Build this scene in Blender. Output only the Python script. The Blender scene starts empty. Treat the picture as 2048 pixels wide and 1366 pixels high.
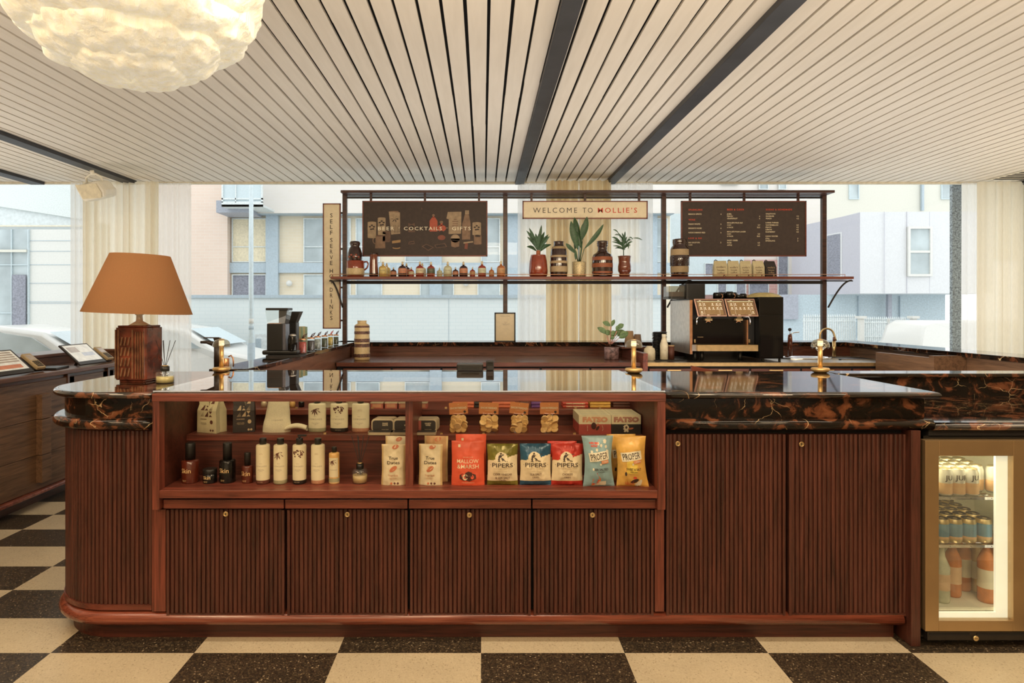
import bpy, bmesh, math, random
from mathutils import Vector, Matrix
random.seed(7)
S = bpy.context.scene
C = S.collection
PI = math.pi
# ------------------------------------------------------------------ camera
F = 1275.0; VX = 966.0; VY = 620.0; EYE = 1.434      # focal length in px, vanishing point, eye height
cam_d = bpy.data.cameras.new('camera'); cam = bpy.data.objects.new('camera', cam_d); C.objects.link(cam)
cam_d.sensor_width = 36; cam_d.lens = 36 * F / 2048
cam_d.shift_x = (1024 - VX) / 2048; cam_d.shift_y = -(683 - VY) / 2048
cam_d.clip_start = 0.05; cam_d.clip_end = 200
cam.location = (0, 0, EYE); cam.rotation_euler = (PI / 2, 0, 0)
S.camera = cam
def fx(px, D): return (px - VX) * D / F
def fz(py, D): return EYE - (py - VY) * D / F
# ------------------------------------------------------------------ world, lights, exposure
W = bpy.data.worlds.new('world'); S.world = W; W.use_nodes = True
wn = W.node_tree.nodes; wl = W.node_tree.links
bg = wn['Background']; bg.inputs['Strength'].default_value = 2.0
tc = wn.new('ShaderNodeTexCoord'); nz = wn.new('ShaderNodeTexNoise'); nz.inputs['Scale'].default_value = 1.5
cr = wn.new('ShaderNodeValToRGB'); cr.color_ramp.elements[0].color = (0.91, 0.93, 0.91, 1); cr.color_ramp.elements[1].color = (0.98, 0.97, 0.92, 1)
wl.new(tc.outputs['Generated'], nz.inputs['Vector']); wl.new(nz.outputs['Fac'], cr.inputs['Fac']); wl.new(cr.outputs['Color'], bg.inputs['Color'])
S.view_settings.view_transform = 'Standard'; S.view_settings.look = 'None'
S.view_settings.gamma = 1; S.view_settings.use_curve_mapping = False
S.view_settings.exposure = 0.0
S.cycles.max_bounces = 8; S.cycles.transparent_max_bounces = 16; S.cycles.diffuse_bounces = 4
S.cycles.caustics_reflective = False; S.cycles.caustics_refractive = False
def area(name, loc, sx, sy, power, col, rot=(0, 0, 0)):
    d = bpy.data.lights.new(name, 'AREA'); d.shape = 'RECTANGLE'; d.size = sx; d.size_y = sy
    d.energy = power; d.color = col
    o = bpy.data.objects.new(name, d); C.objects.link(o); o.location = loc; o.rotation_euler = rot
    return o
WARM = (1.0, 0.74, 0.45)
UP = (PI, 0, 0)
area('ceiling_fill', (-1.9, 0.6, 2.9), 1.2, .5, 42, WARM, (math.radians(24), 0, 0))  # added fills: these three stand in for unseen ceiling lamps
area('ceiling_fill', (1.5, 0.6, 2.9), 1.2, .5, 42, WARM, (math.radians(24), 0, 0))
area('ceiling_fill', (-0.2, -1.6, 2.9), 5.0, 1.0, 70, WARM, (math.radians(40), 0, 0))
SOFT = (1.0, 0.88, 0.72)
area('sign_fill', (0.3, 2.18, 2.70), 6.6, .28, 75, (1, .84, .62), (math.radians(56), 0, 0))  # added light above the view, brightens the signs and back counter
area('aisle_ceiling_fill', (1.25, 4.85, 0.55), 4.6, 1.7, 62, (1, .93, .84), UP)  # added upward fill, hidden behind the island, to brighten the ceiling
area('corner_ceiling_fill', (-5.6, 4.3, 0.7), 2.6, 3.2, 74, (1, .93, .84), UP)  # added pair of upward fills behind the till cabinet and right ledge
area('corner_ceiling_fill', (5.45, 5.2, 0.7), 1.7, 3.4, 44, (1, .93, .84), UP)
area('rear_ceiling_fill', (-0.2, -1.6, 0.7), 6.5, 2.6, 135, SOFT, UP)  # added upward fill behind the camera, lifts the ceiling; no real lamp

# ------------------------------------------------------------------ mesh builder
class MB:
    def __init__(s): s.v = []; s.f = []; s.m = []; s.s = []; s.cur = 0; s.M = None
    def mat(s, i): s.cur = i; return s
    def add(s, vs, fs, smooth=False):
        n = len(s.v)
        for v in vs:
            v = Vector(v)
            s.v.append(tuple(s.M @ v) if s.M else tuple(v))
        for f in fs:
            s.f.append(tuple(n + i for i in f)); s.m.append(s.cur); s.s.append(smooth)
        return s
    def box(s, x0, x1, y0, y1, z0, z1):
        if x0 > x1: x0, x1 = x1, x0
        if y0 > y1: y0, y1 = y1, y0
        if z0 > z1: z0, z1 = z1, z0
        return s.add([(x0, y0, z0), (x1, y0, z0), (x1, y1, z0), (x0, y1, z0), (x0, y0, z1), (x1, y0, z1), (x1, y1, z1), (x0, y1, z1)],
                     [(0, 3, 2, 1), (4, 5, 6, 7), (0, 1, 5, 4), (1, 2, 6, 5), (2, 3, 7, 6), (3, 0, 4, 7)])
    def cb(s, cx, cy, z0, w, d, h): return s.box(cx - w / 2, cx + w / 2, cy - d / 2, cy + d / 2, z0, z0 + h)
    def lathe(s, prof, cx=0, cy=0, cz=0, seg=24, smooth=True, sx=1, sy=1, mats=None, cap=True):
        vs = []; n = len(prof)
        for r, z in prof:
            for k in range(seg):
                a = 2 * PI * k / seg; vs.append((cx + r * sx * math.cos(a), cy + r * sy * math.sin(a), cz + z))
        base = s.cur
        off = len(s.v); s.add(vs, [])
        for i in range(n - 1):
            mi = mats[i] if mats else base
            for k in range(seg):
                k2 = (k + 1) % seg
                s.f.append((off + i * seg + k, off + i * seg + k2, off + (i + 1) * seg + k2, off + (i + 1) * seg + k)); s.m.append(mi); s.s.append(smooth)
        if cap:
            if prof[0][0] > 1e-5: s.f.append(tuple(off + k for k in reversed(range(seg)))); s.m.append(mats[0] if mats else base); s.s.append(False)
            if prof[-1][0] > 1e-5: s.f.append(tuple(off + (n - 1) * seg + k for k in range(seg))); s.m.append(mats[-1] if mats else base); s.s.append(False)
        return s
    def cyl(s, cx, cy, z0, r, h, seg=20): return s.lathe([(r, 0), (r, h)], cx, cy, z0, seg)
    def tube(s, pts, r, seg=8, cap=True):
        pts = [Vector(p) for p in pts]; n = len(pts)
        rs = r if isinstance(r, (list, tuple)) else [r] * n
        T = []
        for i in range(n):
            t = pts[min(i + 1, n - 1)] - pts[max(i - 1, 0)]; T.append(t.normalized())
        u = Vector((0, 0, 1)) if abs(T[0].z) < .9 else Vector((1, 0, 0))
        u = (u - T[0] * u.dot(T[0])).normalized(); vs = []
        for i in range(n):
            u = (u - T[i] * u.dot(T[i])).normalized(); w = T[i].cross(u)
            for k in range(seg):
                a = 2 * PI * k / seg; vs.append(pts[i] + (u * math.cos(a) + w * math.sin(a)) * rs[i])
        fs = [(i * seg + k, i * seg + (k + 1) % seg, (i + 1) * seg + (k + 1) % seg, (i + 1) * seg + k) for i in range(n - 1) for k in range(seg)]
        s.add(vs, fs, True)
        if cap: 
            o = len(s.v) - n * seg
            s.f += [tuple(o + k for k in reversed(range(seg))), tuple(o + (n - 1) * seg + k for k in range(seg))]; s.m += [s.cur] * 2; s.s += [False] * 2
        return s
    def prism(s, poly, y0, y1):                      # polygon in x,z pushed along y
        n = len(poly)
        return s.add([(x, y0, z) for x, z in poly] + [(x, y1, z) for x, z in poly],
                     [tuple(range(n)), tuple(reversed(range(n, 2 * n)))] + [((i + 1) % n, i, n + i, n + (i + 1) % n) for i in range(n)])
    def plan(s, poly, z0, z1):                       # polygon in x,y pushed along z
        n = len(poly)
        return s.add([(x, y, z0) for x, y in poly] + [(x, y, z1) for x, y in poly],
                     [tuple(reversed(range(n))), tuple(range(n, 2 * n))] + [(i, (i + 1) % n, n + (i + 1) % n, n + i) for i in range(n)])
    def grid(s, fn, nu, nv, mf=None, smooth=True, back=False):
        vs = [fn(i / nu, j / nv) for j in range(nv + 1) for i in range(nu + 1)]
        off = len(s.v); s.add(vs, [])
        for j in range(nv):
            for i in range(nu):
                a = off + j * (nu + 1) + i; q = (a, a + 1, a + nu + 2, a + nu + 1)
                s.f.append(q[::-1] if back else q); s.m.append(mf((i + .5) / nu, (j + .5) / nv) if mf else s.cur); s.s.append(smooth)
        return s
    def sphere(s, cx, cy, cz, r, sx=1, sy=1, sz=1, seg=16, ring=10):
        return s.lathe([(max(1e-6, r * math.sin(PI * i / ring)), -r * sz * math.cos(PI * i / ring)) for i in range(ring + 1)], cx, cy, cz, seg, True, sx, sy, cap=False)
    def text(s, body, x, y, z, size, warp=None, bold=0.0, align='CENTER', depth=0.0, space=1.0, res=2, vstep=None):
        cu = bpy.data.curves.new('t', 'FONT'); cu.body = body; cu.size = size; cu.align_x = align; cu.align_y = 'CENTER'
        cu.offset = bold; cu.space_character = space; cu.resolution_u = res; cu.extrude = depth
        if vstep: cu.space_line = vstep
        ob = bpy.data.objects.new('t', cu); me = bpy.data.meshes.new_from_object(ob)
        vs = []
        for v in me.vertices:
            p = (x + v.co.x, y - v.co.z, z + v.co.y)
            vs.append(warp(*p) if warp else p)
        s.add(vs, [tuple(p.vertices) for p in me.polygons])
        bpy.data.objects.remove(ob); bpy.data.meshes.remove(me); bpy.data.curves.remove(cu)
        return s
    def build(s, name, mats, parent=None, bevel=0, label=None, loc=None, rot=None):
        me = bpy.data.meshes.new(name); me.from_pydata(s.v, [], s.f)
        if not isinstance(mats, (list, tuple)): mats = [mats]
        for m in mats: me.materials.append(M(m) if isinstance(m, str) else m)
        me.polygons.foreach_set('material_index', s.m); me.polygons.foreach_set('use_smooth', s.s)
        me.update()
        o = bpy.data.objects.new(name, me); C.objects.link(o)
        if parent: o.parent = parent
        if loc: o.location = loc
        if rot: o.rotation_euler = rot
        if bevel:
            b = o.modifiers.new('bevel', 'BEVEL'); b.width = bevel; b.segments = 2; b.limit_method = 'ANGLE'; b.angle_limit = math.radians(50)
        if label: o['label'] = label
        return o
def fit(m, body, xl, xr, zc, cap, y=0, bold=0.0, space=1.0, warp=None):
    """text stretched to span xl..xr with the given capital height"""
    q = MB(); q.text(body, 0, 0, 0, 1.0, bold=bold, space=space)
    xs = [v[0] for v in q.v]; zs = [v[2] for v in q.v]; a, b, c, d = min(xs), max(xs), min(zs), max(zs)
    if any(ch in body for ch in 'Q&'): c, d = max(c, -.36), min(d, .36)
    vs = [(xl + (v[0] - a) / (b - a) * (xr - xl), y, zc - cap / 2 + (v[2] - c) / (d - c) * cap) for v in q.v]
    m.add([warp(*v) for v in vs] if warp else vs, q.f)
def rect_mb(l, r, t, b, D, th, mb=None):
    mb = mb or MB(); return mb.box(fx(l, D), fx(r, D), D, D + th, fz(b, D), fz(t, D))
def thing(name, label, cat, loc=(0, 0, 0), rz=0, group=None, rot=None):
    o = bpy.data.objects.new(name, None); C.objects.link(o); o.location = loc; o.rotation_euler = rot or (0, 0, rz)
    o.empty_display_size = .05
    return tag(o, label, cat, group)
def tag(o, label, cat, group=None, kind=None):
    o['label'] = label; o['category'] = cat
    if group: o['group'] = group
    if kind: o['kind'] = kind
    return o
def struct(o): o['kind'] = 'structure'; return o
def dup(root, loc, rz=None, label=None, group=None):
    r = root.copy(); C.objects.link(r); r.location = loc
    if rz is not None: r.rotation_euler = (0, 0, rz)
    if label: r['label'] = label
    if group: r['group'] = group
    for ch in list(root.children):
        c = ch.copy(); C.objects.link(c); c.parent = r
        for g in list(ch.children):
            d = g.copy(); C.objects.link(d); d.parent = c
    return r
# ------------------------------------------------------------------ materials
MATS = {}; SPEC = {}
def nodes_of(name):
    m = bpy.data.materials.new(name); m.use_nodes = True
    nt = m.node_tree; return m, nt.nodes, nt.links, nt.nodes['Principled BSDF']
def ramp(N, stops):
    r = N.new('ShaderNodeValToRGB'); e = r.color_ramp.elements
    while len(e) < len(stops): e.new(.5)
    for el, (p, c) in zip(e, stops): el.position = p; el.color = (*c, 1)
    return r
def plain(name, col, rough=.5, metal=0, var=.12, scale=25, bump=0.0, spec=None, emit=0, trans=0, alpha=1, coat=0, sub=0):
    m, N, L, P = nodes_of(name)
    t = N.new('ShaderNodeTexCoord'); n = N.new('ShaderNodeTexNoise'); n.inputs['Scale'].default_value = scale; n.inputs['Detail'].default_value = 4
    L.new(t.outputs['Object'], n.inputs['Vector'])
    r = ramp(N, [(.3, tuple(c * (1 - var) for c in col)), (.7, tuple(min(1, c * (1 + var)) for c in col))])
    L.new(n.outputs['Fac'], r.inputs['Fac']); L.new(r.outputs['Color'], P.inputs['Base Color'])
    P.inputs['Roughness'].default_value = rough; P.inputs['Metallic'].default_value = metal
    if spec is not None: P.inputs['Specular IOR Level'].default_value = spec
    if coat: P.inputs['Coat Weight'].default_value = coat; P.inputs['Coat Roughness'].default_value = .08
    if emit: L.new(r.outputs['Color'], P.inputs['Emission Color']); P.inputs['Emission Strength'].default_value = emit
    if trans: P.inputs['Transmission Weight'].default_value = trans
    if alpha < 1: P.inputs['Alpha'].default_value = alpha
    if sub: P.inputs['Subsurface Weight'].default_value = sub; P.inputs['Subsurface Radius'].default_value = (.02, .015, .01)
    if bump:
        b = N.new('ShaderNodeBump'); b.inputs['Strength'].default_value = bump; b.inputs['Distance'].default_value = .002
        L.new(n.outputs['Fac'], b.inputs['Height']); L.new(b.outputs['Normal'], P.inputs['Normal'])
    return m
def wood(name, dark, light, axis, rough=.38, scale=1.0, bump=.25, coat=0.0):
    m, N, L, P = nodes_of(name)
    t = N.new('ShaderNodeTexCoord'); mp = N.new('ShaderNodeMapping'); L.new(t.outputs['Object'], mp.inputs['Vector'])
    s = [22 * scale] * 3; s[axis] = 1.3 * scale; mp.inputs['Scale'].default_value = s
    n = N.new('ShaderNodeTexNoise'); n.inputs['Scale'].default_value = 1.6; n.inputs['Detail'].default_value = 7; n.inputs['Distortion'].default_value = .9
    L.new(mp.outputs['Vector'], n.inputs['Vector'])
    mp2 = N.new('ShaderNodeMapping'); L.new(t.outputs['Object'], mp2.inputs['Vector']); s2 = [260 * scale] * 3; s2[axis] = 9 * scale; mp2.inputs['Scale'].default_value = s2
    n2 = N.new('ShaderNodeTexNoise'); n2.inputs['Scale'].default_value = 1.0; n2.inputs['Detail'].default_value = 3; L.new(mp2.outputs['Vector'], n2.inputs['Vector'])
    mx = N.new('ShaderNodeMath'); mx.operation = 'MULTIPLY_ADD'; mx.inputs[1].default_value = .45; L.new(n2.outputs['Fac'], mx.inputs[0])
    ms = N.new('ShaderNodeMath'); ms.operation = 'MULTIPLY'; ms.inputs[1].default_value = .6; L.new(n.outputs['Fac'], ms.inputs[0]); L.new(ms.outputs[0], mx.inputs[2])
    mid = tuple((a + b) / 2 for a, b in zip(dark, light))
    r = ramp(N, [(.36, dark), (.52, mid), (.7, light)])
    L.new(mx.outputs[0], r.inputs['Fac']); L.new(r.outputs['Color'], P.inputs['Base Color'])
    P.inputs['Roughness'].default_value = rough
    if coat: P.inputs['Coat Weight'].default_value = coat; P.inputs['Coat Roughness'].default_value = .15
    b = N.new('ShaderNodeBump'); b.inputs['Strength'].default_value = bump; b.inputs['Distance'].default_value = .0015
    L.new(n2.outputs['Fac'], b.inputs['Height']); L.new(b.outputs['Normal'], P.inputs['Normal'])
    return m
def marble(name, scale=1.0, rough=.06, stretch=(1, 1, 1), spec=1.0, ior=1.6):
    m, N, L, P = nodes_of(name)
    t = N.new('ShaderNodeTexCoord'); mp = N.new('ShaderNodeMapping'); mp.inputs['Scale'].default_value = tuple(scale * q for q in stretch); L.new(t.outputs['Object'], mp.inputs['Vector'])
    n = N.new('ShaderNodeTexNoise'); n.inputs['Scale'].default_value = 5; n.inputs['Detail'].default_value = 9; n.inputs['Roughness'].default_value = .62; n.inputs['Distortion'].default_value = 1.6
    L.new(mp.outputs['Vector'], n.inputs['Vector'])
    base = ramp(N, [(.47, (.011, .008, .006)), (.545, (.03, .014, .008)), (.59, (.15, .052, .024)), (.73, (.25, .095, .042))])
    L.new(n.outputs['Fac'], base.inputs['Fac'])
    # sharp pale veins: a few cracks of a distorted voronoi
    dn = N.new('ShaderNodeTexNoise'); dn.inputs['Scale'].default_value = 6; dn.inputs['Detail'].default_value = 5; L.new(mp.outputs['Vector'], dn.inputs['Vector'])
    ad = N.new('ShaderNodeVectorMath'); ad.operation = 'MULTIPLY_ADD'; ad.inputs[1].default_value = (.16, .16, .16)
    L.new(dn.outputs['Color'], ad.inputs[0]); L.new(mp.outputs['Vector'], ad.inputs[2])
    vo = N.new('ShaderNodeTexVoronoi'); vo.feature = 'DISTANCE_TO_EDGE'; vo.inputs['Scale'].default_value = 4.2; L.new(ad.outputs[0], vo.inputs['Vector'])
    vr = ramp(N, [(0, (1, 1, 1)), (.011, (0, 0, 0))]); L.new(vo.outputs['Distance'], vr.inputs['Fac'])
    mk = N.new('ShaderNodeTexNoise'); mk.inputs['Scale'].default_value = 3.1; mk.inputs['Detail'].default_value = 3; L.new(mp.outputs['Vector'], mk.inputs['Vector'])
    mr = ramp(N, [(.515, (0, 0, 0)), (.62, (1, 1, 1))]); L.new(mk.outputs['Fac'], mr.inputs['Fac'])
    mm = N.new('ShaderNodeMath'); mm.operation = 'MULTIPLY'; L.new(vr.outputs['Color'], mm.inputs[0]); L.new(mr.outputs['Color'], mm.inputs[1])
    mx = N.new('ShaderNodeMixRGB'); mx.inputs[2].default_value = (.72, .5, .27, 1); L.new(mm.outputs[0], mx.inputs[0]); L.new(base.outputs['Color'], mx.inputs[1])
    L.new(mx.outputs[0], P.inputs['Base Color']); P.inputs['Roughness'].default_value = rough
    P.inputs['Specular IOR Level'].default_value = spec; P.inputs['IOR'].default_value = ior
    return m
def clear(name, tint=(1, 1, 1), ior=1.5, rough=0.0, dens=0.0, boost=1.0):
    """thin clear glass: what is behind shows through, the surface mirrors at a glance"""
    m, N, L, P = nodes_of(name); N.remove(P)
    out = N['Material Output']
    tr = N.new('ShaderNodeBsdfTransparent'); tr.inputs['Color'].default_value = (*tint, 1)
    gl = N.new('ShaderNodeBsdfGlossy'); gl.inputs['Roughness'].default_value = rough
    fr = N.new('ShaderNodeFresnel'); fr.inputs['IOR'].default_value = ior
    tc_ = N.new('ShaderNodeTexCoord'); n = N.new('ShaderNodeTexNoise'); n.inputs['Scale'].default_value = 2; L.new(tc_.outputs['Object'], n.inputs['Vector'])
    r = ramp(N, [(0, (.97, .97, .97)), (1, (1, 1, 1))]); L.new(n.outputs['Fac'], r.inputs['Fac']); L.new(r.outputs['Color'], gl.inputs['Color'])
    mm = N.new('ShaderNodeMath'); mm.operation = 'MULTIPLY'; mm.inputs[1].default_value = boost; mm.use_clamp = True
    ge = N.new('ShaderNodeNewGeometry'); om = N.new('ShaderNodeMath'); om.operation = 'SUBTRACT'; om.inputs[0].default_value = 1; L.new(ge.outputs['Backfacing'], om.inputs[1])
    m0 = N.new('ShaderNodeMath'); m0.operation = 'MULTIPLY'; L.new(fr.outputs[0], m0.inputs[0]); L.new(om.outputs[0], m0.inputs[1]); L.new(m0.outputs[0], mm.inputs[0])
    mx = N.new('ShaderNodeMixShader'); L.new(mm.outputs[0], mx.inputs[0]); L.new(tr.outputs[0], mx.inputs[1]); L.new(gl.outputs[0], mx.inputs[2])
    if dens:
        df = N.new('ShaderNodeBsdfDiffuse'); df.inputs['Color'].default_value = (*tint, 1)
        m2 = N.new('ShaderNodeMixShader'); m2.inputs[0].default_value = dens; L.new(mx.outputs[0], m2.inputs[1]); L.new(df.outputs[0], m2.inputs[2]); L.new(m2.outputs[0], out.inputs[0])
    else: L.new(mx.outputs[0], out.inputs[0])
    return m
def cloth(name, col, see=0.0, scale=60):
    m, N, L, P = nodes_of(name); N.remove(P); out = N['Material Output']
    tc_ = N.new('ShaderNodeTexCoord'); mp = N.new('ShaderNodeMapping'); mp.inputs['Scale'].default_value = (scale, scale, scale * .1); L.new(tc_.outputs['Object'], mp.inputs['Vector'])
    n = N.new('ShaderNodeTexNoise'); n.inputs['Scale'].default_value = 3; L.new(mp.outputs['Vector'], n.inputs['Vector'])
    r = ramp(N, [(.3, tuple(c * .93 for c in col)), (.7, col)]); L.new(n.outputs['Fac'], r.inputs['Fac'])
    d = N.new('ShaderNodeBsdfDiffuse'); t = N.new('ShaderNodeBsdfTranslucent'); L.new(r.outputs['Color'], d.inputs['Color']); L.new(r.outputs['Color'], t.inputs['Color'])
    mx = N.new('ShaderNodeMixShader'); mx.inputs[0].default_value = .62; L.new(d.outputs[0], mx.inputs[1]); L.new(t.outputs[0], mx.inputs[2])
    if see:
        tr = N.new('ShaderNodeBsdfTransparent'); m2 = N.new('ShaderNodeMixShader'); m2.inputs[0].default_value = see
        L.new(mx.outputs[0], m2.inputs[1]); L.new(tr.outputs[0], m2.inputs[2]); L.new(m2.outputs[0], out.inputs[0])
    else: L.new(mx.outputs[0], out.inputs[0])
    return m
def brick(name, c1, c2, mortar, sx=4.5, rough=.8):
    m, N, L, P = nodes_of(name)
    t = N.new('ShaderNodeTexCoord'); mp = N.new('ShaderNodeMapping'); mp.inputs['Rotation'].default_value = (PI / 2, 0, 0); L.new(t.outputs['Object'], mp.inputs['Vector'])
    b = N.new('ShaderNodeTexBrick'); b.inputs['Scale'].default_value = sx; b.inputs['Color1'].default_value = (*c1, 1); b.inputs['Color2'].default_value = (*c2, 1); b.inputs['Mortar'].default_value = (*mortar, 1)
    b.inputs['Mortar Size'].default_value = .02; b.inputs['Brick Width'].default_value = 1.0; b.inputs['Row Height'].default_value = .34
    L.new(mp.outputs['Vector'], b.inputs['Vector']); L.new(b.outputs['Color'], P.inputs['Base Color']); P.inputs['Roughness'].default_value = rough
    return m
def M(name):
    if name not in MATS:
        k = SPEC[name]; MATS[name] = k[0](name, *k[1], **k[2])
    return MATS[name]
def D_(name, fn, *a, **k): SPEC[name] = (fn, a, k)
WD, WL_ = (.070, .018, .011), (.26, .067, .040)
D_('wood_x', wood, WD, WL_, 0, rough=.34); D_('wood_z', wood, WD, WL_, 2, rough=.36)
D_('wood_y', wood, WD, WL_, 1, rough=.36)
D_('reed', wood, (.032, .012, .008), (.135, .042, .028), 2, rough=.36)
D_('wood_deep', wood, (.035, .010, .006), (.12, .03, .017), 0, rough=.45)
D_('rail_wood', wood, (.12, .028, .016), (.32, .085, .046), 0, rough=.2, coat=.4)
D_('oak', wood, (.07, .036, .019), (.24, .13, .07), 1, rough=.42)
D_('back_wood', wood, (.055, .018, .011), (.17, .055, .03), 0, rough=.25, coat=.3)
D_('back_wood_y', wood, (.065, .028, .016), (.2, .085, .045), 1, rough=.3)
D_('frame_wood', wood, (.024, .010, .007), (.085, .03, .018), 0, rough=.35)
D_('marble', marble, 1.3, .05, (1, 1, 1), .85, 1.55); D_('marble_band', marble, 1.6, .12, (1, 1, 1.3), .4, 1.45)
D_('black', plain, (.012, .011, .01), .35); D_('black_matt', plain, (.016, .014, .013), .6); D_('black_gloss', plain, (.008, .007, .006), .07)
D_('black_metal', plain, (.035, .028, .024), .4, .5); D_('beam', plain, (.022, .021, .024), .5, var=.35, scale=6)
D_('brass', plain, (.84, .56, .24), .36, .75, var=.04); D_('gold', plain, (.72, .52, .26), .3, .9); D_('copper', plain, (.72, .36, .18), .28, .9)
D_('steel', plain, (.62, .58, .52), .28, 1.0); D_('steel_side', plain, (.66, .62, .58), .3, .7); D_('chrome', plain, (.8, .8, .8), .08, 1.0)
D_('cream', plain, (.72, .64, .46), .5); D_('sign_cream', plain, (.80, .68, .46), .5, var=.05); D_('sign_dark', plain, (.045, .027, .018), .6, var=.15)
D_('ink', plain, (.05, .03, .02), .6); D_('red_ink', plain, (.62, .07, .03), .5); D_('pale_ink', plain, (.75, .62, .4), .5)
D_('white', plain, (.74, .72, .64), .5, var=.06); D_('paper', plain, (.70, .64, .48), .6, var=.08); D_('speaker_white', plain, (.84, .80, .68), .5, var=.04)
D_('glass', clear, (.93, .95, .94), 1.5, 0, .03, 1.6); D_('glass_top', clear, (.86, .88, .86), 2.3, 0.0, 0.0, 1.45); D_('pane', clear, (.97, .985, 1), 1.45, 0, 0, .5)
D_('smoke_glass', clear, (.66, .62, .52), 1.6, 0, .10, 1.5); D_('green_glass', clear, (.5, .6, .5), 1.6)
D_('sheer', cloth, (.96, .95, .92), .34); D_('curtain', cloth, (.95, .80, .54), 0.0); D_('curtain_pale', cloth, (.97, .90, .74), .06)
D_('shade', cloth, (.60, .33, .16), 0, 160)
D_('leaf', plain, (.035, .085, .03), .4, var=.4, scale=60); D_('leaf_light', plain, (.12, .2, .07), .4, var=.4, scale=60)
D_('stem', plain, (.25, .2, .1), .6); D_('stem_pink', plain, (.6, .28, .22), .6)
D_('ceramic_red', plain, (.26, .045, .018), .12, coat=.5); D_('ceramic_dark', plain, (.035, .014, .01), .12, coat=.6); D_('ceramic_sand', plain, (.42, .30, .16), .6, bump=.5, scale=90)
D_('ceramic_rust', plain, (.28, .08, .03), .5, bump=.5, scale=90); D_('ceramic_cream', plain, (.62, .47, .25), .4, bump=.3, scale=80)
D_('gold_leaf', plain, (.62, .5, .28), .35, .35, var=.5, scale=120, bump=.8); D_('mottle', plain, (.30, .2, .2), .3, var=.8, scale=28)
# colours and surfaces of the things
D_('void', plain, (.012, .01, .009), .9)
D_('bead', plain, (.74, .68, .54), .5)
D_('wall_cream', plain, (.74, .66, .5), .7, var=.04, scale=4)
D_('granite', plain, (.27, .31, .33), .5, var=.7, scale=45)
D_('granite_pale', plain, (.62, .68, .68), .6, var=.12, scale=60)
D_('painted_brick', brick, (.70, .76, .77), (.69, .75, .76), (.62, .70, .72))
D_('pink_brick', brick, (.74, .60, .51), (.72, .58, .49), (.74, .65, .58), 4)
D_('tan_brick', brick, (.74, .65, .50), (.72, .63, .48), (.74, .68, .57), 4)
D_('pale_brick', brick, (.72, .68, .64), (.71, .67, .62), (.72, .69, .66), 4)
D_('red_brick', brick, (.62, .36, .32), (.56, .31, .28), (.66, .50, .47), 4)
D_('road', plain, (.66, .68, .68), .8)
D_('kerb', plain, (.6, .6, .58), .8)
D_('blue_grey', plain, (.40, .48, .54), .5, var=.08)
D_('blue_pale', plain, (.55, .64, .68), .5, var=.06)
D_('slate_blue', plain, (.36, .38, .44), .6)  # flat blue grey of the soffit, doorway and drainpipe
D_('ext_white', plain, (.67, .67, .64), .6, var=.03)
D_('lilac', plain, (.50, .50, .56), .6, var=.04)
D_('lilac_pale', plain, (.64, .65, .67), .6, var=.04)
D_('ext_cream', plain, (.65, .64, .57), .6, var=.03)
D_('ext_glass', plain, (.44, .50, .52), .25, spec=.2, var=.25, scale=1.2)
D_('ext_glass_dark', plain, (.26, .27, .32), .4, spec=.1, var=.25)
D_('blind', plain, (.74, .66, .48), .6)
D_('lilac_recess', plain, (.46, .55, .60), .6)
D_('concrete_pale', plain, (.60, .66, .68), .6, var=.1, scale=18)
D_('car_white', plain, (.68, .68, .66), .25, var=.02, coat=.3)
D_('rail_white', plain, (.66, .71, .72), .5)
D_('bronze', plain, (.50, .34, .18), .36, .8, var=.05, scale=8)
D_('fridge_white', plain, (.80, .76, .60), .4, var=.03)
D_('fridge_light', plain, (1, .91, .68), .4, var=.02, emit=.75)
D_('can_side', plain, (.70, .68, .58), .3, .4, var=.04)
D_('can_orange', plain, (.74, .47, .24), .4)
D_('can_top', plain, (.5, .42, .25), .3, .8)
D_('can_blue', plain, (.16, .32, .42), .35, .3)
D_('can_dark', plain, (.05, .04, .03), .4, .3)
D_('can_gold', plain, (.62, .48, .24), .3, .7)
D_('amber_drink', plain, (.58, .20, .05), .1, var=.2)
D_('clear_drink', plain, (.62, .62, .45), .12, var=.2)
D_('pink_label', plain, (.74, .5, .3), .5)
D_('cosmetic', plain, (.74, .66, .44), .3, var=.04)
D_('brown_ink', plain, (.12, .04, .025), .5)
D_('grey_ink', plain, (.30, .24, .16), .5)
D_('pale_brown', plain, (.50, .36, .2), .5)
D_('band_sage', plain, (.36, .34, .20), .4)
D_('band_black', plain, (.02, .015, .012), .4)
D_('band_pink', plain, (.50, .24, .14), .4)
D_('amber', plain, (.10, .018, .008), .08, coat=.5)
D_('gold_ink', plain, (.78, .55, .26), .4)
D_('oil', plain, (.70, .42, .14), .1, coat=.5)
D_('amber_oil', plain, (.55, .40, .18), .1)
D_('kraft_pale', plain, (.66, .56, .36), .45, var=.1)
D_('date_brown', plain, (.50, .16, .07), .5)
D_('date_tan', plain, (.50, .28, .12), .5)
D_('foil_gold', plain, (.62, .46, .22), .3, .2)
D_('mallow_red', plain, (.68, .10, .045), .4, var=.06)
D_('choc', plain, (.07, .025, .018), .3)
D_('crisp_cream', plain, (.74, .62, .40), .4, var=.04)
D_('crisp_green', plain, (.19, .17, .03), .25, .2, var=.3)
D_('crisp_blue', plain, (.03, .10, .17), .25, .2, var=.3)
D_('crisp_red', plain, (.50, .04, .025), .28, .1, var=.2)
D_('chorizo_ink', plain, (.35, .05, .03), .5)
D_('pop_blue', plain, (.26, .40, .42), .35, var=.1)
D_('pop_yellow', plain, (.72, .42, .10), .3, var=.15)
D_('pop_orange', plain, (.72, .22, .07), .5)
D_('pop_cream', plain, (.76, .70, .52), .4)
D_('pop_lemon', plain, (.76, .55, .10), .4)
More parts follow.
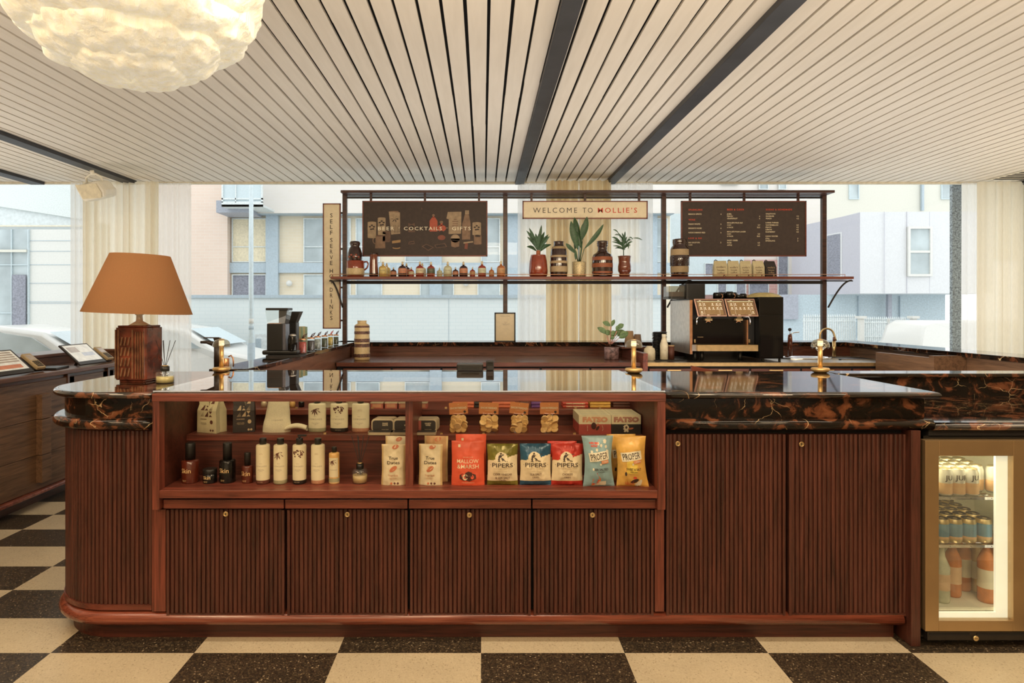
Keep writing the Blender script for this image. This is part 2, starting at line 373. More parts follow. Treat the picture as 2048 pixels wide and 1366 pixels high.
D_('coffee_paper', plain, (.66, .57, .34), .6, var=.08)
D_('coffee_black', plain, (.03, .02, .016), .55)
D_('linen', plain, (.72, .64, .44), .85, var=.06, bump=.6, scale=200)
D_('tin', plain, (.66, .54, .35), .3, .35, var=.06)
D_('tin_dark', plain, (.045, .035, .028), .4)
D_('tin_pink', plain, (.48, .13, .09), .4)
D_('biscuit', plain, (.74, .50, .23), .8, var=.12, bump=.4, scale=120)
D_('card_orange', plain, (.60, .22, .07), .6, var=.05)
D_('film', clear, (.95, .9, .8), 1.45)
D_('box_red', plain, (.42, .07, .05), .5)
D_('box_black', plain, (.03, .022, .018), .45)
D_('box_cream', plain, (.68, .58, .36), .5)
D_('box_salmon', plain, (.60, .28, .15), .5)
D_('box_rose', plain, (.40, .18, .12), .5)
D_('bar_coral', plain, (.66, .17, .08), .4)
D_('bar_red', plain, (.50, .06, .035), .45)
D_('bar_yellow', plain, (.70, .40, .08), .45)
D_('bar_brown', plain, (.12, .045, .03), .45)
D_('bar_purple', plain, (.16, .06, .22), .4)
D_('carved', plain, (.15, .035, .018), .25, var=.8, scale=16, bump=.4, coat=.5)
D_('carved_hi', plain, (.22, .11, .055), .3, var=.5, scale=30)
D_('lamp_neck', plain, (.80, .74, .56), .3)
D_('bulb', plain, (1, .85, .55), .4, var=0, emit=1.6)
D_('pale_oil', plain, (.66, .55, .24), .1)
D_('tube_glow', plain, (1, .86, .62), .4, var=0, emit=1.4)
D_('screen_pale', plain, (.72, .72, .66), .08, emit=.25)
D_('screen_grey', plain, (.45, .38, .32), .1, emit=.1)
D_('screen_red', plain, (.65, .25, .15), .1, emit=.1)
D_('screen_blue', plain, (.5, .55, .65), .1, emit=.15)
D_('gold_case', plain, (.50, .38, .22), .4)
D_('frame_red', wood, (.10, .022, .012), (.24, .06, .03), 0, rough=.4)
D_('art_cream', plain, (.34, .24, .14), .6, var=.2)
D_('art_tan', plain, (.22, .13, .075), .6, var=.2)
D_('art_dim', plain, (.13, .07, .042), .6, var=.2)
D_('art_dark', plain, (.035, .02, .014), .6)
D_('art_gold', plain, (.34, .2, .08), .6)
D_('art_red', plain, (.40, .07, .03), .5)
D_('art_rust', plain, (.20, .05, .025), .5)
D_('bright_ink', plain, (.85, .76, .55), .5)
D_('b_yellow', plain, (.66, .46, .14), .08, coat=.5)
D_('b_dark', plain, (.05, .02, .018), .08, coat=.5)
D_('b_amber', plain, (.48, .16, .05), .08, coat=.5)
D_('b_red', plain, (.32, .05, .03), .08, coat=.5)
D_('b_pale', plain, (.62, .60, .38), .1, coat=.5)
D_('l_yellow', plain, (.70, .56, .22), .5)
D_('l_orange', plain, (.62, .26, .14), .5)
D_('l_cream', plain, (.72, .62, .40), .5)
D_('l_green', plain, (.10, .12, .07), .5)
D_('l_sage', plain, (.62, .62, .42), .5)
D_('l_tan', plain, (.60, .32, .14), .5)
D_('stopper', plain, (.72, .58, .34), .2)
D_('brown_glaze', plain, (.17, .045, .022), .1, coat=.6)
D_('band_brown', plain, (.13, .06, .04), .5, var=.8, scale=70, bump=.6)
D_('kraft', plain, (.42, .27, .14), .7, var=.06)
D_('kraft_dark', plain, (.26, .17, .11), .7)
D_('brass_flat', plain, (.60, .40, .18), .35, .85)
D_('ui_brown', plain, (.14, .07, .035), .3, emit=.12)
D_('ui_tan', plain, (.26, .155, .06), .3, emit=.15)
D_('ui_white', plain, (.75, .68, .55), .3, emit=.25)
D_('ui_edge', plain, (.62, .36, .26), .3, .5)
D_('bowl_yellow', plain, (.62, .52, .24), .3)
D_('steel_dark', plain, (.16, .16, .19), .3, .6)
D_('book_sage', plain, (.40, .36, .2), .6)
D_('book_edge', plain, (.22, .30, .2), .6)
D_('j_red', plain, (.48, .07, .05), .5, var=.4, scale=60)
D_('j_dark', plain, (.05, .04, .04), .5, var=.6, scale=60)
D_('j_silver', plain, (.32, .36, .36), .3, var=.5, scale=40)
D_('j_green', plain, (.06, .08, .04), .5, var=.6, scale=60)
D_('j_yellow', plain, (.55, .42, .08), .5, var=.3, scale=60)
D_('ribbon', plain, (.10, .04, .035), .5)
D_('ribbon_pink', plain, (.62, .16, .14), .5)
D_('tap_brown', plain, (.04, .025, .018), .4)
# ------------------------------------------------------------------ the room
WIN = 7.65; CEIL = 2.966
def mat_floor():
    m, N, L, P = nodes_of('floor_tiles')
    t = N.new('ShaderNodeTexCoord'); sp = N.new('ShaderNodeSeparateXYZ'); L.new(t.outputs['Object'], sp.inputs[0])
    def ma(op, a, b=None, c=None):
        n = N.new('ShaderNodeMath'); n.operation = op
        for i, q in enumerate((a, b, c)):
            if q is None: continue
            if isinstance(q, (int, float)): n.inputs[i].default_value = q
            else: L.new(q, n.inputs[i])
        return n.outputs[0]
    ux = ma('DIVIDE', ma('ADD', sp.outputs[0], .008), .6); uy = ma('DIVIDE', ma('SUBTRACT', sp.outputs[1], 2.665), .3)
    par = ma('ABSOLUTE', ma('MODULO', ma('ADD', ma('FLOOR', ux), ma('FLOOR', uy)), 2.0))
    dark = ma('GREATER_THAN', par, .5)
    vo = N.new('ShaderNodeTexVoronoi'); vo.inputs['Scale'].default_value = 190; L.new(t.outputs['Object'], vo.inputs['Vector'])
    dr = ramp(N, [(0, (.018, .014, .011)), (.5, (.045, .034, .024)), (.8, (.09, .064, .04)), (.97, (.14, .10, .06)), (1, (.5, .4, .26))])
    sc = N.new('ShaderNodeSeparateColor'); L.new(vo.outputs['Color'], sc.inputs[0]); L.new(sc.outputs[0], dr.inputs['Fac'])
    lr = ramp(N, [(0, (.42, .33, .21)), (.06, (.60, .50, .34)), (.5, (.64, .54, .375)), (1, (.68, .58, .41))]); L.new(sc.outputs[1], lr.inputs['Fac'])
    bn = N.new('ShaderNodeTexNoise'); bn.inputs['Scale'].default_value = 2.5; bn.inputs['Detail'].default_value = 5; L.new(t.outputs['Object'], bn.inputs['Vector'])
    br = ramp(N, [(.3, (.86, .86, .86)), (.7, (1.05, 1.05, 1.05))]); L.new(bn.outputs['Fac'], br.inputs['Fac'])
    mx = N.new('ShaderNodeMixRGB'); L.new(dark, mx.inputs[0]); L.new(lr.outputs['Color'], mx.inputs[1]); L.new(dr.outputs['Color'], mx.inputs[2])
    mu = N.new('ShaderNodeMixRGB'); mu.blend_type = 'MULTIPLY'; mu.inputs[0].default_value = 1; L.new(mx.outputs[0], mu.inputs[1]); L.new(br.outputs['Color'], mu.inputs[2])
    L.new(mu.outputs[0], P.inputs['Base Color']); P.inputs['Roughness'].default_value = .33
    return m
MATS['floor_tiles'] = mat_floor()
struct(MB().box(-7.5, 6.5, -3.6, WIN + .1, -.1, 0).build('floor', 'floor_tiles'))
def mat_plank():
    m, N, L, P = nodes_of('ceiling_plank')
    t = N.new('ShaderNodeTexCoord'); mp = N.new('ShaderNodeMapping'); mp.inputs['Scale'].default_value = (14, 1.2, 14); L.new(t.outputs['Object'], mp.inputs['Vector'])
    n = N.new('ShaderNodeTexNoise'); n.inputs['Scale'].default_value = 2.2; n.inputs['Detail'].default_value = 6; L.new(mp.outputs['Vector'], n.inputs['Vector'])
    r = ramp(N, [(.3, (.74, .67, .57)), (.7, (.80, .73, .63))]); L.new(n.outputs['Fac'], r.inputs['Fac']); L.new(r.outputs['Color'], P.inputs['Base Color']); P.inputs['Roughness'].default_value = .5
    return m
MATS['ceiling_plank'] = mat_plank()
ce = MB(); x = .03 - .12 * 64
while x < 6.5:
    ys = [-3.6, -1.2 + random.random() * 2, 3.4 + random.choice((0, .9, 1.2)), 5.3 + random.choice((0, .02)), WIN - .02]
    for a, b in zip(ys, ys[1:]):
        j = random.uniform(-.0015, .0015)
        ce.box(max(x + .009 + j, -7.5), min(x + .111 + j, 6.5), a, b, CEIL, CEIL + .018)
    x += .12
ce.mat(1).box(-7.5, 6.5, -3.6, WIN + .3, CEIL + .05, CEIL + .35)
struct(ce.build('ceiling', ['ceiling_plank', 'void']))
def beam(x0, x1, i):
    struct(MB().box(x0, x1, -3.6, WIN - .03, CEIL - .036, CEIL + .012).build('trim_%d' % i, 'beam', bevel=.003))
for i, (a, b) in enumerate([(.385, .487), (1.455, 1.567), (-4.25, -4.11), (-5.40, -5.24), (6.35, 6.48)]): beam(a, b, i + 1)
struct(MB().box(-7.5, 6.5, WIN - .02, WIN + .03, CEIL - .022, CEIL + .05).build('trim_6', 'bead'))
struct(MB().box(-7.6, -7.5, -3.6, WIN + .1, 0, CEIL + .3).build('wall_left', 'wall_cream'))
struct(MB().box(6.5, 6.6, -3.6, WIN + .1, 0, CEIL + .3).build('wall_right', 'wall_cream'))
struct(MB().box(-7.6, 6.6, -3.7, -3.6, 0, CEIL + .3).build('wall_rear', 'wall_cream'))
struct(MB().box(-7.6, 6.6, WIN - .06, WIN + .14, -.1, .28).build('wall_back', 'wall_cream'))
wi = MB(); wi.box(-7.5, 6.5, WIN + .02, WIN + .032, .28, CEIL + .02)
struct(wi.build('window_1', 'pane'))
# far run of the granite column seen beyond the right curtain
tag(MB().box(fx(1905, 8.2), fx(1923, 8.2), 8.2, 8.25, -.1, 3.6).build('granite_column', 'granite'), 'narrow grey speckled granite column outside, left of the right hand curtain', 'column')

# curtains: pleated cloth hanging from the ceiling
def curtain(name, x0, x1, y, z0, mat, pitch, amp, label, seed, top=CEIL - .02, pinch=0):
    rnd = random.Random(seed); ph = [rnd.random() * 6 for _ in range(4)]
    n = int((x1 - x0) / pitch * 10); 
    def fn(u, v):
        xx = x0 + (x1 - x0) * u; w = 2 * PI * u * (x1 - x0) / pitch
        a = amp * (1 + .4 * math.sin(w * .23 + ph[0]))
        return (xx + .2 * amp * math.sin(w * .7 + ph[1] + v), y + a * math.sin(w + .8 * math.sin(w * .31 + ph[2]) + .15 * math.sin(v * 5)) , z0 + (top - z0) * v)
    return tag(MB().grid(fn, n, 8).build(name, mat), label, 'curtain')
curtain('sheer_curtain', fx(143, 7.55), fx(172, 7.55), 7.55, .3, 'sheer', .07, .016, 'pale sheer edge of the curtain at the left window, beyond the till cabinet', 1)
curtain('curtain', fx(165, 7.5), fx(318, 7.5), 7.5, .3, 'curtain_pale', .085, .03, 'long cream pleated curtain behind the orange table lamp', 2)
curtain('sheer_curtain', fx(300, 7.58), fx(382, 7.58), 7.58, .3, 'sheer', .06, .012, 'white sheer curtain just right of the orange lamp shade', 3)
curtain('sheer_curtain', fx(1035, 7.58), fx(1170, 7.58), 7.58, .3, 'sheer', .075, .018, 'white sheer curtain left half, behind the red potted plant on the shelf', 4)
curtain('sheer_curtain', fx(1172, 7.57), fx(1305, 7.57), 7.57, .3, 'sheer', .075, .018, 'white sheer curtain right half, behind the small dark goblet plant', 5)
curtain('curtain', fx(1093, 7.45), fx(1157.5, 7.45), 7.45, .3, 'curtain', .085, .035, 'beige pleated curtain, left one of the pair behind the welcome sign', 6)
curtain('curtain', fx(1157, 7.44), fx(1222, 7.44), 7.44, .3, 'curtain', .085, .035, 'beige pleated curtain, right one of the pair behind the welcome sign', 7)
curtain('sheer_curtain', fx(1924, 7.56), fx(1972, 7.56), 7.56, .3, 'sheer', .07, .016, 'white sheer curtain beside the granite column', 8)
curtain('curtain', fx(1955, 7.5), fx(2047, 7.5), 7.5, .3, 'curtain_pale', .1, .02, 'cream pleated curtain in the far right corner', 9)

# ceiling speaker
t = thing('ceiling_speaker', 'cream wedge shaped loudspeaker hung under the ceiling above the till cabinet', 'speaker', (fx(192, 6.6), 6.6, fz(382, 6.6)), group=None, rot=(math.radians(14), 0, math.radians(-16)))
sp = MB(); 
sp.M = Matrix.Rotation(math.radians(-8), 4, 'Y')
pl = []
for (x, z) in [(-.17, .09), (.13, .09), (.19, -.02), (.17, -.09), (-.09, -.09), (-.13, -.07)]: pl.append((x, z))
sp.prism(pl, -.09, .09); sp.build('cabinet', 'speaker_white', t, bevel=.03)
MB().prism([(-.15, .075), (.115, .075), (.165, -.02), (.15, -.07), (-.085, -.07)], -.097, -.094).build('grille', 'cream', t)
MB().tube([(-.1, 0, .08), (-.09, 0, .14), (-.03, 0, .17), (.04, 0, .17), (.1, 0, .14), (.11, 0, .08)], .012).build('bracket', 'speaker_white', t)
MB().cyl(0, 0, .16, .02, .05).build('mount', 'speaker_white', t)
# slot vent in the ceiling
vt = thing('ceiling_vent', 'dark slotted air vent in the ceiling at the far right', 'vent', (6.22, 7.25, CEIL))
v = MB(); v.box(-.3, .25, -.25, .25, -.006, .004); v.build('frame', 'bead', vt)
v = MB()
for k in range(5): v.box(-.26, .21, -.2 + k * .09, -.16 + k * .09, -.009, -.006)
v.build('slot', 'void', vt)

# big fibre chandelier: stacked ruffled drums lit from within
def mat_chand():
    m, N, L, P = nodes_of('lamp_fibre')
    t = N.new('ShaderNodeTexCoord'); mp = N.new('ShaderNodeMapping'); mp.inputs['Scale'].default_value = (26, 26, 3.5); L.new(t.outputs['Object'], mp.inputs['Vector'])
    n = N.new('ShaderNodeTexNoise'); n.inputs['Scale'].default_value = 1.3; n.inputs['Detail'].default_value = 6; n.inputs['Roughness'].default_value = .6; L.new(mp.outputs['Vector'], n.inputs['Vector'])
    r = ramp(N, [(.3, (.71, .64, .46)), (.5, (.77, .72, .56)), (.72, (.82, .80, .68))]); L.new(n.outputs['Fac'], r.inputs['Fac'])
    L.new(r.outputs['Color'], P.inputs['Base Color']); L.new(r.outputs['Color'], P.inputs['Emission Color']); P.inputs['Emission Strength'].default_value = .42
    P.inputs['Roughness'].default_value = .6
    b = N.new('ShaderNodeBump'); b.inputs['Strength'].default_value = .8; b.inputs['Distance'].default_value = .02; L.new(n.outputs['Fac'], b.inputs['Height']); L.new(b.outputs['Normal'], P.inputs['Normal'])
    return m
MATS['lamp_fibre'] = mat_chand()
CHD = 2.4; ch = thing('chandelier', 'huge glowing cream chandelier of ruffled fibre tiers at the top left', 'chandelier', (fx(262, CHD), CHD, CEIL))
from mathutils import noise as mn
def tier(r, z, h, seed, drop):
    def fn(u, v):
        a = 2 * PI * u; t = v * PI * .5
        rr = r * (.0 + math.sin(t) ** .62); zz = z - drop * math.cos(t) ** 1.0
        if v > .98: zz = z + h
        q = Vector((math.cos(a) * 2.2 + seed, math.sin(a) * 2.2, v * 2.0)); k = mn.noise(q) * .10 + mn.noise(q * 3.3) * .05 + mn.noise(Vector((math.cos(a) * 14, math.sin(a) * 14 + seed, v))) * .022
        rr *= 1 + k * (0.25 + v * .75)
        return (rr * math.cos(a), rr * math.sin(a), zz + mn.noise(q * 2.1) * .05 * r)
    return MB().grid(fn, 150, 36, smooth=True)
for k, (r, z, h, dr) in enumerate([(.50, -.22, .2, .12), (.47, -.34, .12, .14), (.41, -.44, .10, .13), (.31, -.53, .09, .11), (.20, -.60, .07, .075)]):
    tier(r, z, h, k * 3.1, dr).build('shade_tier', 'lamp_fibre', ch)
MB().cyl(0, 0, -.25, .03, .25).build('stem', 'brass', ch)
# ------------------------------------------------------------------ outside: street and buildings, each at its own distance
tag(MB().box(-30, 34, WIN + .15, 40, -.2, -.1).build('street', 'road'), 'grey street and pavement outside the big window', 'street', kind='structure')

# boundary wall across the street
bw = thing('boundary_wall', 'long low wall of pale blue painted brick across the street', 'wall', (0, 13, -.1))
B_ = 13
MB().box(fx(378, B_), fx(1332, B_), 0, .3, 0, fz(596, B_) + .1).build('wall_face', 'painted_brick', bw)
MB().box(fx(374, B_), fx(1336, B_), -.05, .35, fz(596, B_) + .1, fz(590, B_) + .1).build('coping', 'blue_grey', bw)
for px in (897, ): MB().box(fx(px, B_), fx(px + 1, B_), -.004, 0, 0, fz(597, B_) + .09).build('expansion_joint', 'blue_grey', bw)
MB().box(fx(508, B_), fx(540, B_), -.06, 0, fz(715, B_) + .1, fz(668, B_) + .1).build('service_plate', 'rail_white', bw)
MB().box(fx(514, B_), fx(524, B_), -.08, -.06, fz(697, B_) + .1, fz(677, B_) + .1).build('notice_plate', 'blue_grey', bw)

def winpart(root, D, l, r, t, b, glass='ext_glass', fr='rail_white', mull=(), bars=(), th=.03, wpx=1.8, dy=0):
    y0 = -.06
    m = MB(); X0, X1, Z0, Z1 = fx(l, D), fx(r, D), fz(b, D), fz(t, D); w = wpx * D / F
    m.box(X0 + w, X1 - w, y0, .02, Z1 - w, Z1); m.box(X0 + w, X1 - w, y0, .02, Z0, Z0 + w); m.box(X0, X0 + w, y0, .02, Z0, Z1); m.box(X1 - w, X1, y0, .02, Z0, Z1)
    for q in mull: m.box(fx(q, D) - w / 2, fx(q, D) + w / 2, y0 + .004, .02, Z0 + w, Z1 - w)
    for q in bars: m.box(X0 + w, X1 - w, y0 + .008, .02, fz(q, D) - w / 2, fz(q, D) + w / 2)
    f = m.build('window', fr, root); f.location = (0, dy, 0)
    MB().box(X0 + w * .5, X1 - w * .5, -.02, .0, Z0 + w * .5, Z1 - w * .5).build('pane', glass, f)
def wallpart(root, D, l, r, t, b, mat, name='wall', y=0, th=.4, deep=None):
    return MB().box(fx(l, D), fx(r, D), y, y + th, fz(b, D), fz(t, D)).build(name, mat, root)
A_ = 18
fa = thing('apartment_block', 'pale washed out apartment block with blue grey piers, tan brick bays and a balcony', 'building', (0, A_, 0))
wallpart(fa, A_, 300, 462, 150, 729, 'pink_brick', y=-.25, th=.65).name = 'brick_wall'
wallpart(fa, A_, 462, 1340, 150, 431, 'pale_brick', y=-.45, th=.8).name = 'upper_wall'
wallpart(fa, A_, 462, 1340, 431, 729, 'tan_brick').name = 'brick_wall'
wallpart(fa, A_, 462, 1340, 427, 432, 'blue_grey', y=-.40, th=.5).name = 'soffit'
wallpart(fa, A_, 462, 1340, 526, 546, 'blue_grey', y=-.10, th=.1).name = 'floor_band'
for l, r in [(535, 559), (860, 884), (1015, 1040), (1290, 1312)]: wallpart(fa, A_, l, r, 431, 700, 'blue_grey', y=-.14, th=.14).name = 'pier'
for l, r, g in [(465, 534, 'blind'), (608, 702, 'ext_glass'), (712, 760, 'ext_glass'), (810, 860, 'ext_glass'), (962, 1000, 'ext_glass'), (1100, 1180, 'ext_glass'), (1278, 1334, 'ext_glass')]:
    winpart(fa, A_, l, r, 437, 525, g, mull=[(l + r) / 2] if r - l > 60 else [], bars=[494])
for l, r, g in [(465, 534, 'ext_glass_dark'), (608, 702, 'ext_glass'), (712, 765, 'ext_glass'), (840, 908, 'ext_glass'), (955, 1000, 'ext_glass'), (1240, 1290, 'ext_glass')]:
    winpart(fa, A_, l, r, 549, 640, g, mull=[(l + r) / 2] if r - l > 60 else [])
for l, r in [(605, 720), (846, 1010), (1480, 1486)][:2]: winpart(fa, A_ , l, r, 300, 371, 'ext_glass', mull=[(l + r) / 2], dy=-.42)
MB().box(fx(555, A_), fx(556, A_), -.2, -.19, 0, 0.01).build('bracket', 'blue_grey', fa)
MB().sphere(fx(581, A_), -.12, fz(567, A_), .085).build('wall_light', 'ext_white', fa)
MB().sphere(fx(932, A_), -.12, fz(567, A_), .085).build('wall_light', 'ext_white', fa)
bal = MB(); D2 = 16.6
for (l, r, t, b) in [(443, 525, 403, 413), (443, 446, 340, 405), (522, 525, 340, 405), (470, 472, 340, 405), (443, 525, 396, 399)]:
    bal.box(fx(l, D2), fx(r, D2), -1.4, -1.35, fz(b, D2), fz(t, D2))
bal.box(fx(443, D2), fx(525, D2), -1.4, -.1, fz(413, D2), fz(409, D2)); bo = bal.build('balcony', 'rail_white', fa)
MB().box(fx(446, D2), fx(522, D2), -1.36, -1.34, fz(404, D2), fz(330, D2)).build('balcony_panel', 'blue_pale', bo)
wallpart(fa, A_, 462, 526, 413, 436, 'slate_blue', 'soffit', y=-1.0, th=.9)
# brick warehouse with tall windows behind the coffee machine
R_ = 20
rb = thing('brick_warehouse', 'pinkish brick warehouse with tall dark windows, seen behind the hanging menu board', 'building', (0, R_, 0))
wallpart(rb, R_, 1336, 1640, 250, 718, 'pale_brick').name = 'upper_wall'
wallpart(rb, R_, 1400, 1640, 520, 718, 'red_brick', y=-.05, th=.05).name = 'brick_wall'
wallpart(rb, R_, 1336, 1480, 430, 590, 'blue_pale', y=-.3, th=.3).name = 'cladding'
for l, r, t, b, g in [(1402, 1419, 528, 553, 'ext_glass_dark'), (1427, 1445, 566, 590, 'ext_glass_dark'), (1463, 1483, 566, 590, 'ext_glass_dark'), (1495, 1535, 566, 600, 'ext_glass_dark'), (1553, 1574, 510, 600, 'ext_glass_dark'), (1516, 1534, 340, 380, 'ext_glass'), (1555, 1570, 340, 380, 'ext_glass'), (1440, 1476, 340, 370, 'ext_glass'), (1560, 1573, 662, 690, 'ext_glass')]:
    winpart(rb, R_, l, r, t, b, g, wpx=1.2, dy=-.30 if l < 1480 and t > 500 else -.05)
wallpart(rb, R_, 1574, 1606, 500, 718, 'pale_brick', y=-.12, th=.12).name = 'brick_pier'
# lilac panelled house with a jutting upper floor
L_ = 16
lh = thing('panel_house', 'lilac and white panelled building with one framed window, right of the shelf frame', 'building', (0, L_, 0))
Xa, Xb, Xc = fx(1600, L_ + 2.5), fx(1720, L_), fx(1912, L_ - .2)
up = MB(); z0, z1 = fz(587, L_), fz(424, L_)
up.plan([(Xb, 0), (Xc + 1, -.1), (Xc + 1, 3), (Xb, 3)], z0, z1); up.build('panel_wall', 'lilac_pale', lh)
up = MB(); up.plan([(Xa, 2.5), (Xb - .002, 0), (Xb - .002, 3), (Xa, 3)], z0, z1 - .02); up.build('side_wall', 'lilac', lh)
fr = MB(); fr.M = Matrix.Translation((0, 0, 0))
def on_side(px):  # point on the slanting side wall
    k = (px - VX) / F; d = Xb - Xa; tt = (k * (L_ + 2.5) - Xa) / (d + 2.5 * k); return Xa + d * tt, 2.5 - 2.5 * tt
for (l, r, t, b, m_, dy, nm) in [(1650, 1682, 467, 556, 'lilac_pale', -.05, 'window_frame'), (1652, 1677, 470, 553, 'ext_glass_dark', -.08, 'pane')]:
    xa, ya = on_side(l); xb, yb = on_side(r); Dm = L_ + (ya + yb) / 2
    MB().plan([(xa, ya + dy), (xb, yb + dy), (xb, yb + .1), (xa, ya + .1)], fz(b, Dm), fz(t, Dm)).build(nm, m_, lh)
winpart(lh, L_, 1811, 1859, 454, 553, 'ext_glass', 'ext_white', bars=[504], wpx=4.5, dy=-.05)
for px in (1766, 1811, 1856): MB().box(fx(px, L_), fx(px + .7, L_), -.055, -.045, z0, z1).build('panel_joint', 'lilac', lh)
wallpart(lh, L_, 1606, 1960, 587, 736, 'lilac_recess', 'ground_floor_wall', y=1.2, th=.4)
wallpart(lh, L_, 1606, 1640, 587, 640, 'slate_blue', 'doorway', y=1.1, th=.1)
wallpart(lh, L_, 1822, 1830, 587, 660, 'slate_blue', 'drainpipe', y=.9, th=.1)
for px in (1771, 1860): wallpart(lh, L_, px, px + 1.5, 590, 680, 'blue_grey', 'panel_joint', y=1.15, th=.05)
# cream block above it
cb_ = thing('cream_block', 'cream rendered block rising behind the panelled building at the upper right', 'building', (0, 24, 0))
wallpart(cb_, 24, 1625, 2050, 150, 520, 'ext_cream', 'wall')
winpart(cb_, 24, 1697, 1717, 350, 399, 'ext_glass', 'blue_pale', wpx=1.5); winpart(cb_, 24, 1881, 1906, 340, 399, 'ext_glass', 'blue_pale', wpx=1.5)
wallpart(cb_, 24, 1840, 1844, 300, 422, 'blue_grey', 'drainpipe', y=-.12, th=.1)
# fence and gate
FD = 13.5
fn_ = thing('railing_fence', 'white spiked railing fence behind the gold tap', 'fence', (0, FD, -.1))
def rails(root, l, r, t, b, D, n, name='bar', hr=()):
    for k in range(n):
        px = l + (r - l) * (k + .5) / n; q = MB(); w = .013
        q.box(fx(px, D) - w, fx(px, D) + w, -.01, .01, 0, fz(t + 4, D) + .1); q.lathe([(w, 0), (w * 1.5, .03), (0, .09)], fx(px, D), 0, fz(t + 4, D) + .1, 6)
        q.build(name, 'rail_white', root)
    for z in hr: MB().box(fx(l, D), fx(r, D), -.02, .02, fz(z + 2, D) + .1, fz(z, D) + .1).build('rail', 'rail_white', root)
rails(fn_, 1606, 1712, 632, 690, FD, 24, hr=(641, 681))
gt = thing('metal_gate', 'white metal double gate between two posts across the street', 'gate', (0, FD - .2, -.1))
rails(gt, 1722, 1812, 637, 690, FD - .2, 22, hr=(644, 672))
for px in (1774, 1776.5): MB().box(fx(px, 13.3), fx(px + 1.5, 13.3), -.03, .03, 0, fz(637, 13.3) + .1).build('gate_stile', 'ext_white', gt)
for a, b in [((1724, 700), (1774, 676)), ((1812, 700), (1778, 676))]:
    MB().tube([(fx(a[0], 13.3), -.03, fz(a[1], 13.3) + .1), (fx(b[0], 13.3), -.03, fz(b[1], 13.3) + .1)], .018).build('brace', 'ext_white', gt)
for k, px in enumerate((1716, 1820)):
    q = MB(); q.box(fx(px - 4, 13.3), fx(px + 4, 13.3), -.05, .05, 0, fz(637, 13.3) + .1); q.box(fx(px - 7, 13.3), fx(px + 7, 13.3), -.09, .09, fz(637, 13.3) + .1, fz(632, 13.3) + .1)
    tag(q.build('gate_post', 'ext_white', loc=(0, 13.2, -.1)), 'white capped gate post, %s of the two' % ('left' if k == 0 else 'right'), 'post', 'gate posts')
# street lamp post
lp = thing('street_lamp', 'tall thin pale blue street lamp post beyond the brewer', 'lamp post', (fx(502.5, 10), 10, -.1))
MB().lathe([(.055, 0), (.055, 1.1), (.036, 1.18), (.03, 5)], 0, 0, 0, 12).build('pole', 'blue_pale', lp); MB().cyl(0, 0, .1, .058, .92, 12).build('base_sleeve', 'blue_grey', lp)
MB().cyl(0, 0, 1.32, .037, .08, 12).build('band', 'ext_white', lp); MB().cyl(0, 0, 1.23, .0385, .05, 12).build('sticker', 'blue_grey', lp)
# left side: shopfront, cladding and granite overhang
lf = thing('shopfront_block', 'white clad shopfront building outside the far left window', 'building', (0, 15, 0))
wallpart(lf, 15, 59, 200, 445, 750, 'ext_white', 'cladding')
for z in (481, 502, 529, 566, 603, 606): wallpart(lf, 15, 60, 200, z, z + 1, 'blue_grey', 'cladding_joint', y=-.01, th=.01)
winpart(lf, 15, -140, 60, 452, 700, 'ext_glass', 'blue_pale', mull=[-90, -32, 26], bars=[503, 530, 626], wpx=1.5)
wallpart(lf, 15, 30, 56, 550, 650, 'ext_glass_dark', 'doorway', y=-.09, th=.04)
wallpart(lf, 15, -100, 58, 500, 505, 'ext_cream', 'shelf_band', y=-.1, th=.05)
ov = thing('overhang', 'pale granite overhang of the neighbouring building above the far left window', 'canopy', (0, 11, 0))
MB().prism([(fx(-200, 11), fz(200, 11)), (fx(160, 11), fz(200, 11)), (fx(160, 11), fz(438, 11)), (fx(0, 11), fz(413, 11)), (fx(-200, 11), fz(382, 11))], 0, .5).build('fascia', 'granite_pale', ov)
MB().prism([(fx(-200, 11), fz(382, 11)), (fx(0, 11), fz(413, 11)), (fx(160, 11), fz(438, 11)), (fx(160, 11), fz(450, 11)), (fx(-200, 11), fz(450, 11))], .06, .6).build('soffit', 'concrete_pale', ov)
MB().box(fx(-200, 11), fx(160, 11), .04, .1, fz(452, 11), fz(450, 11)).build('edge_strip', 'bead', ov)
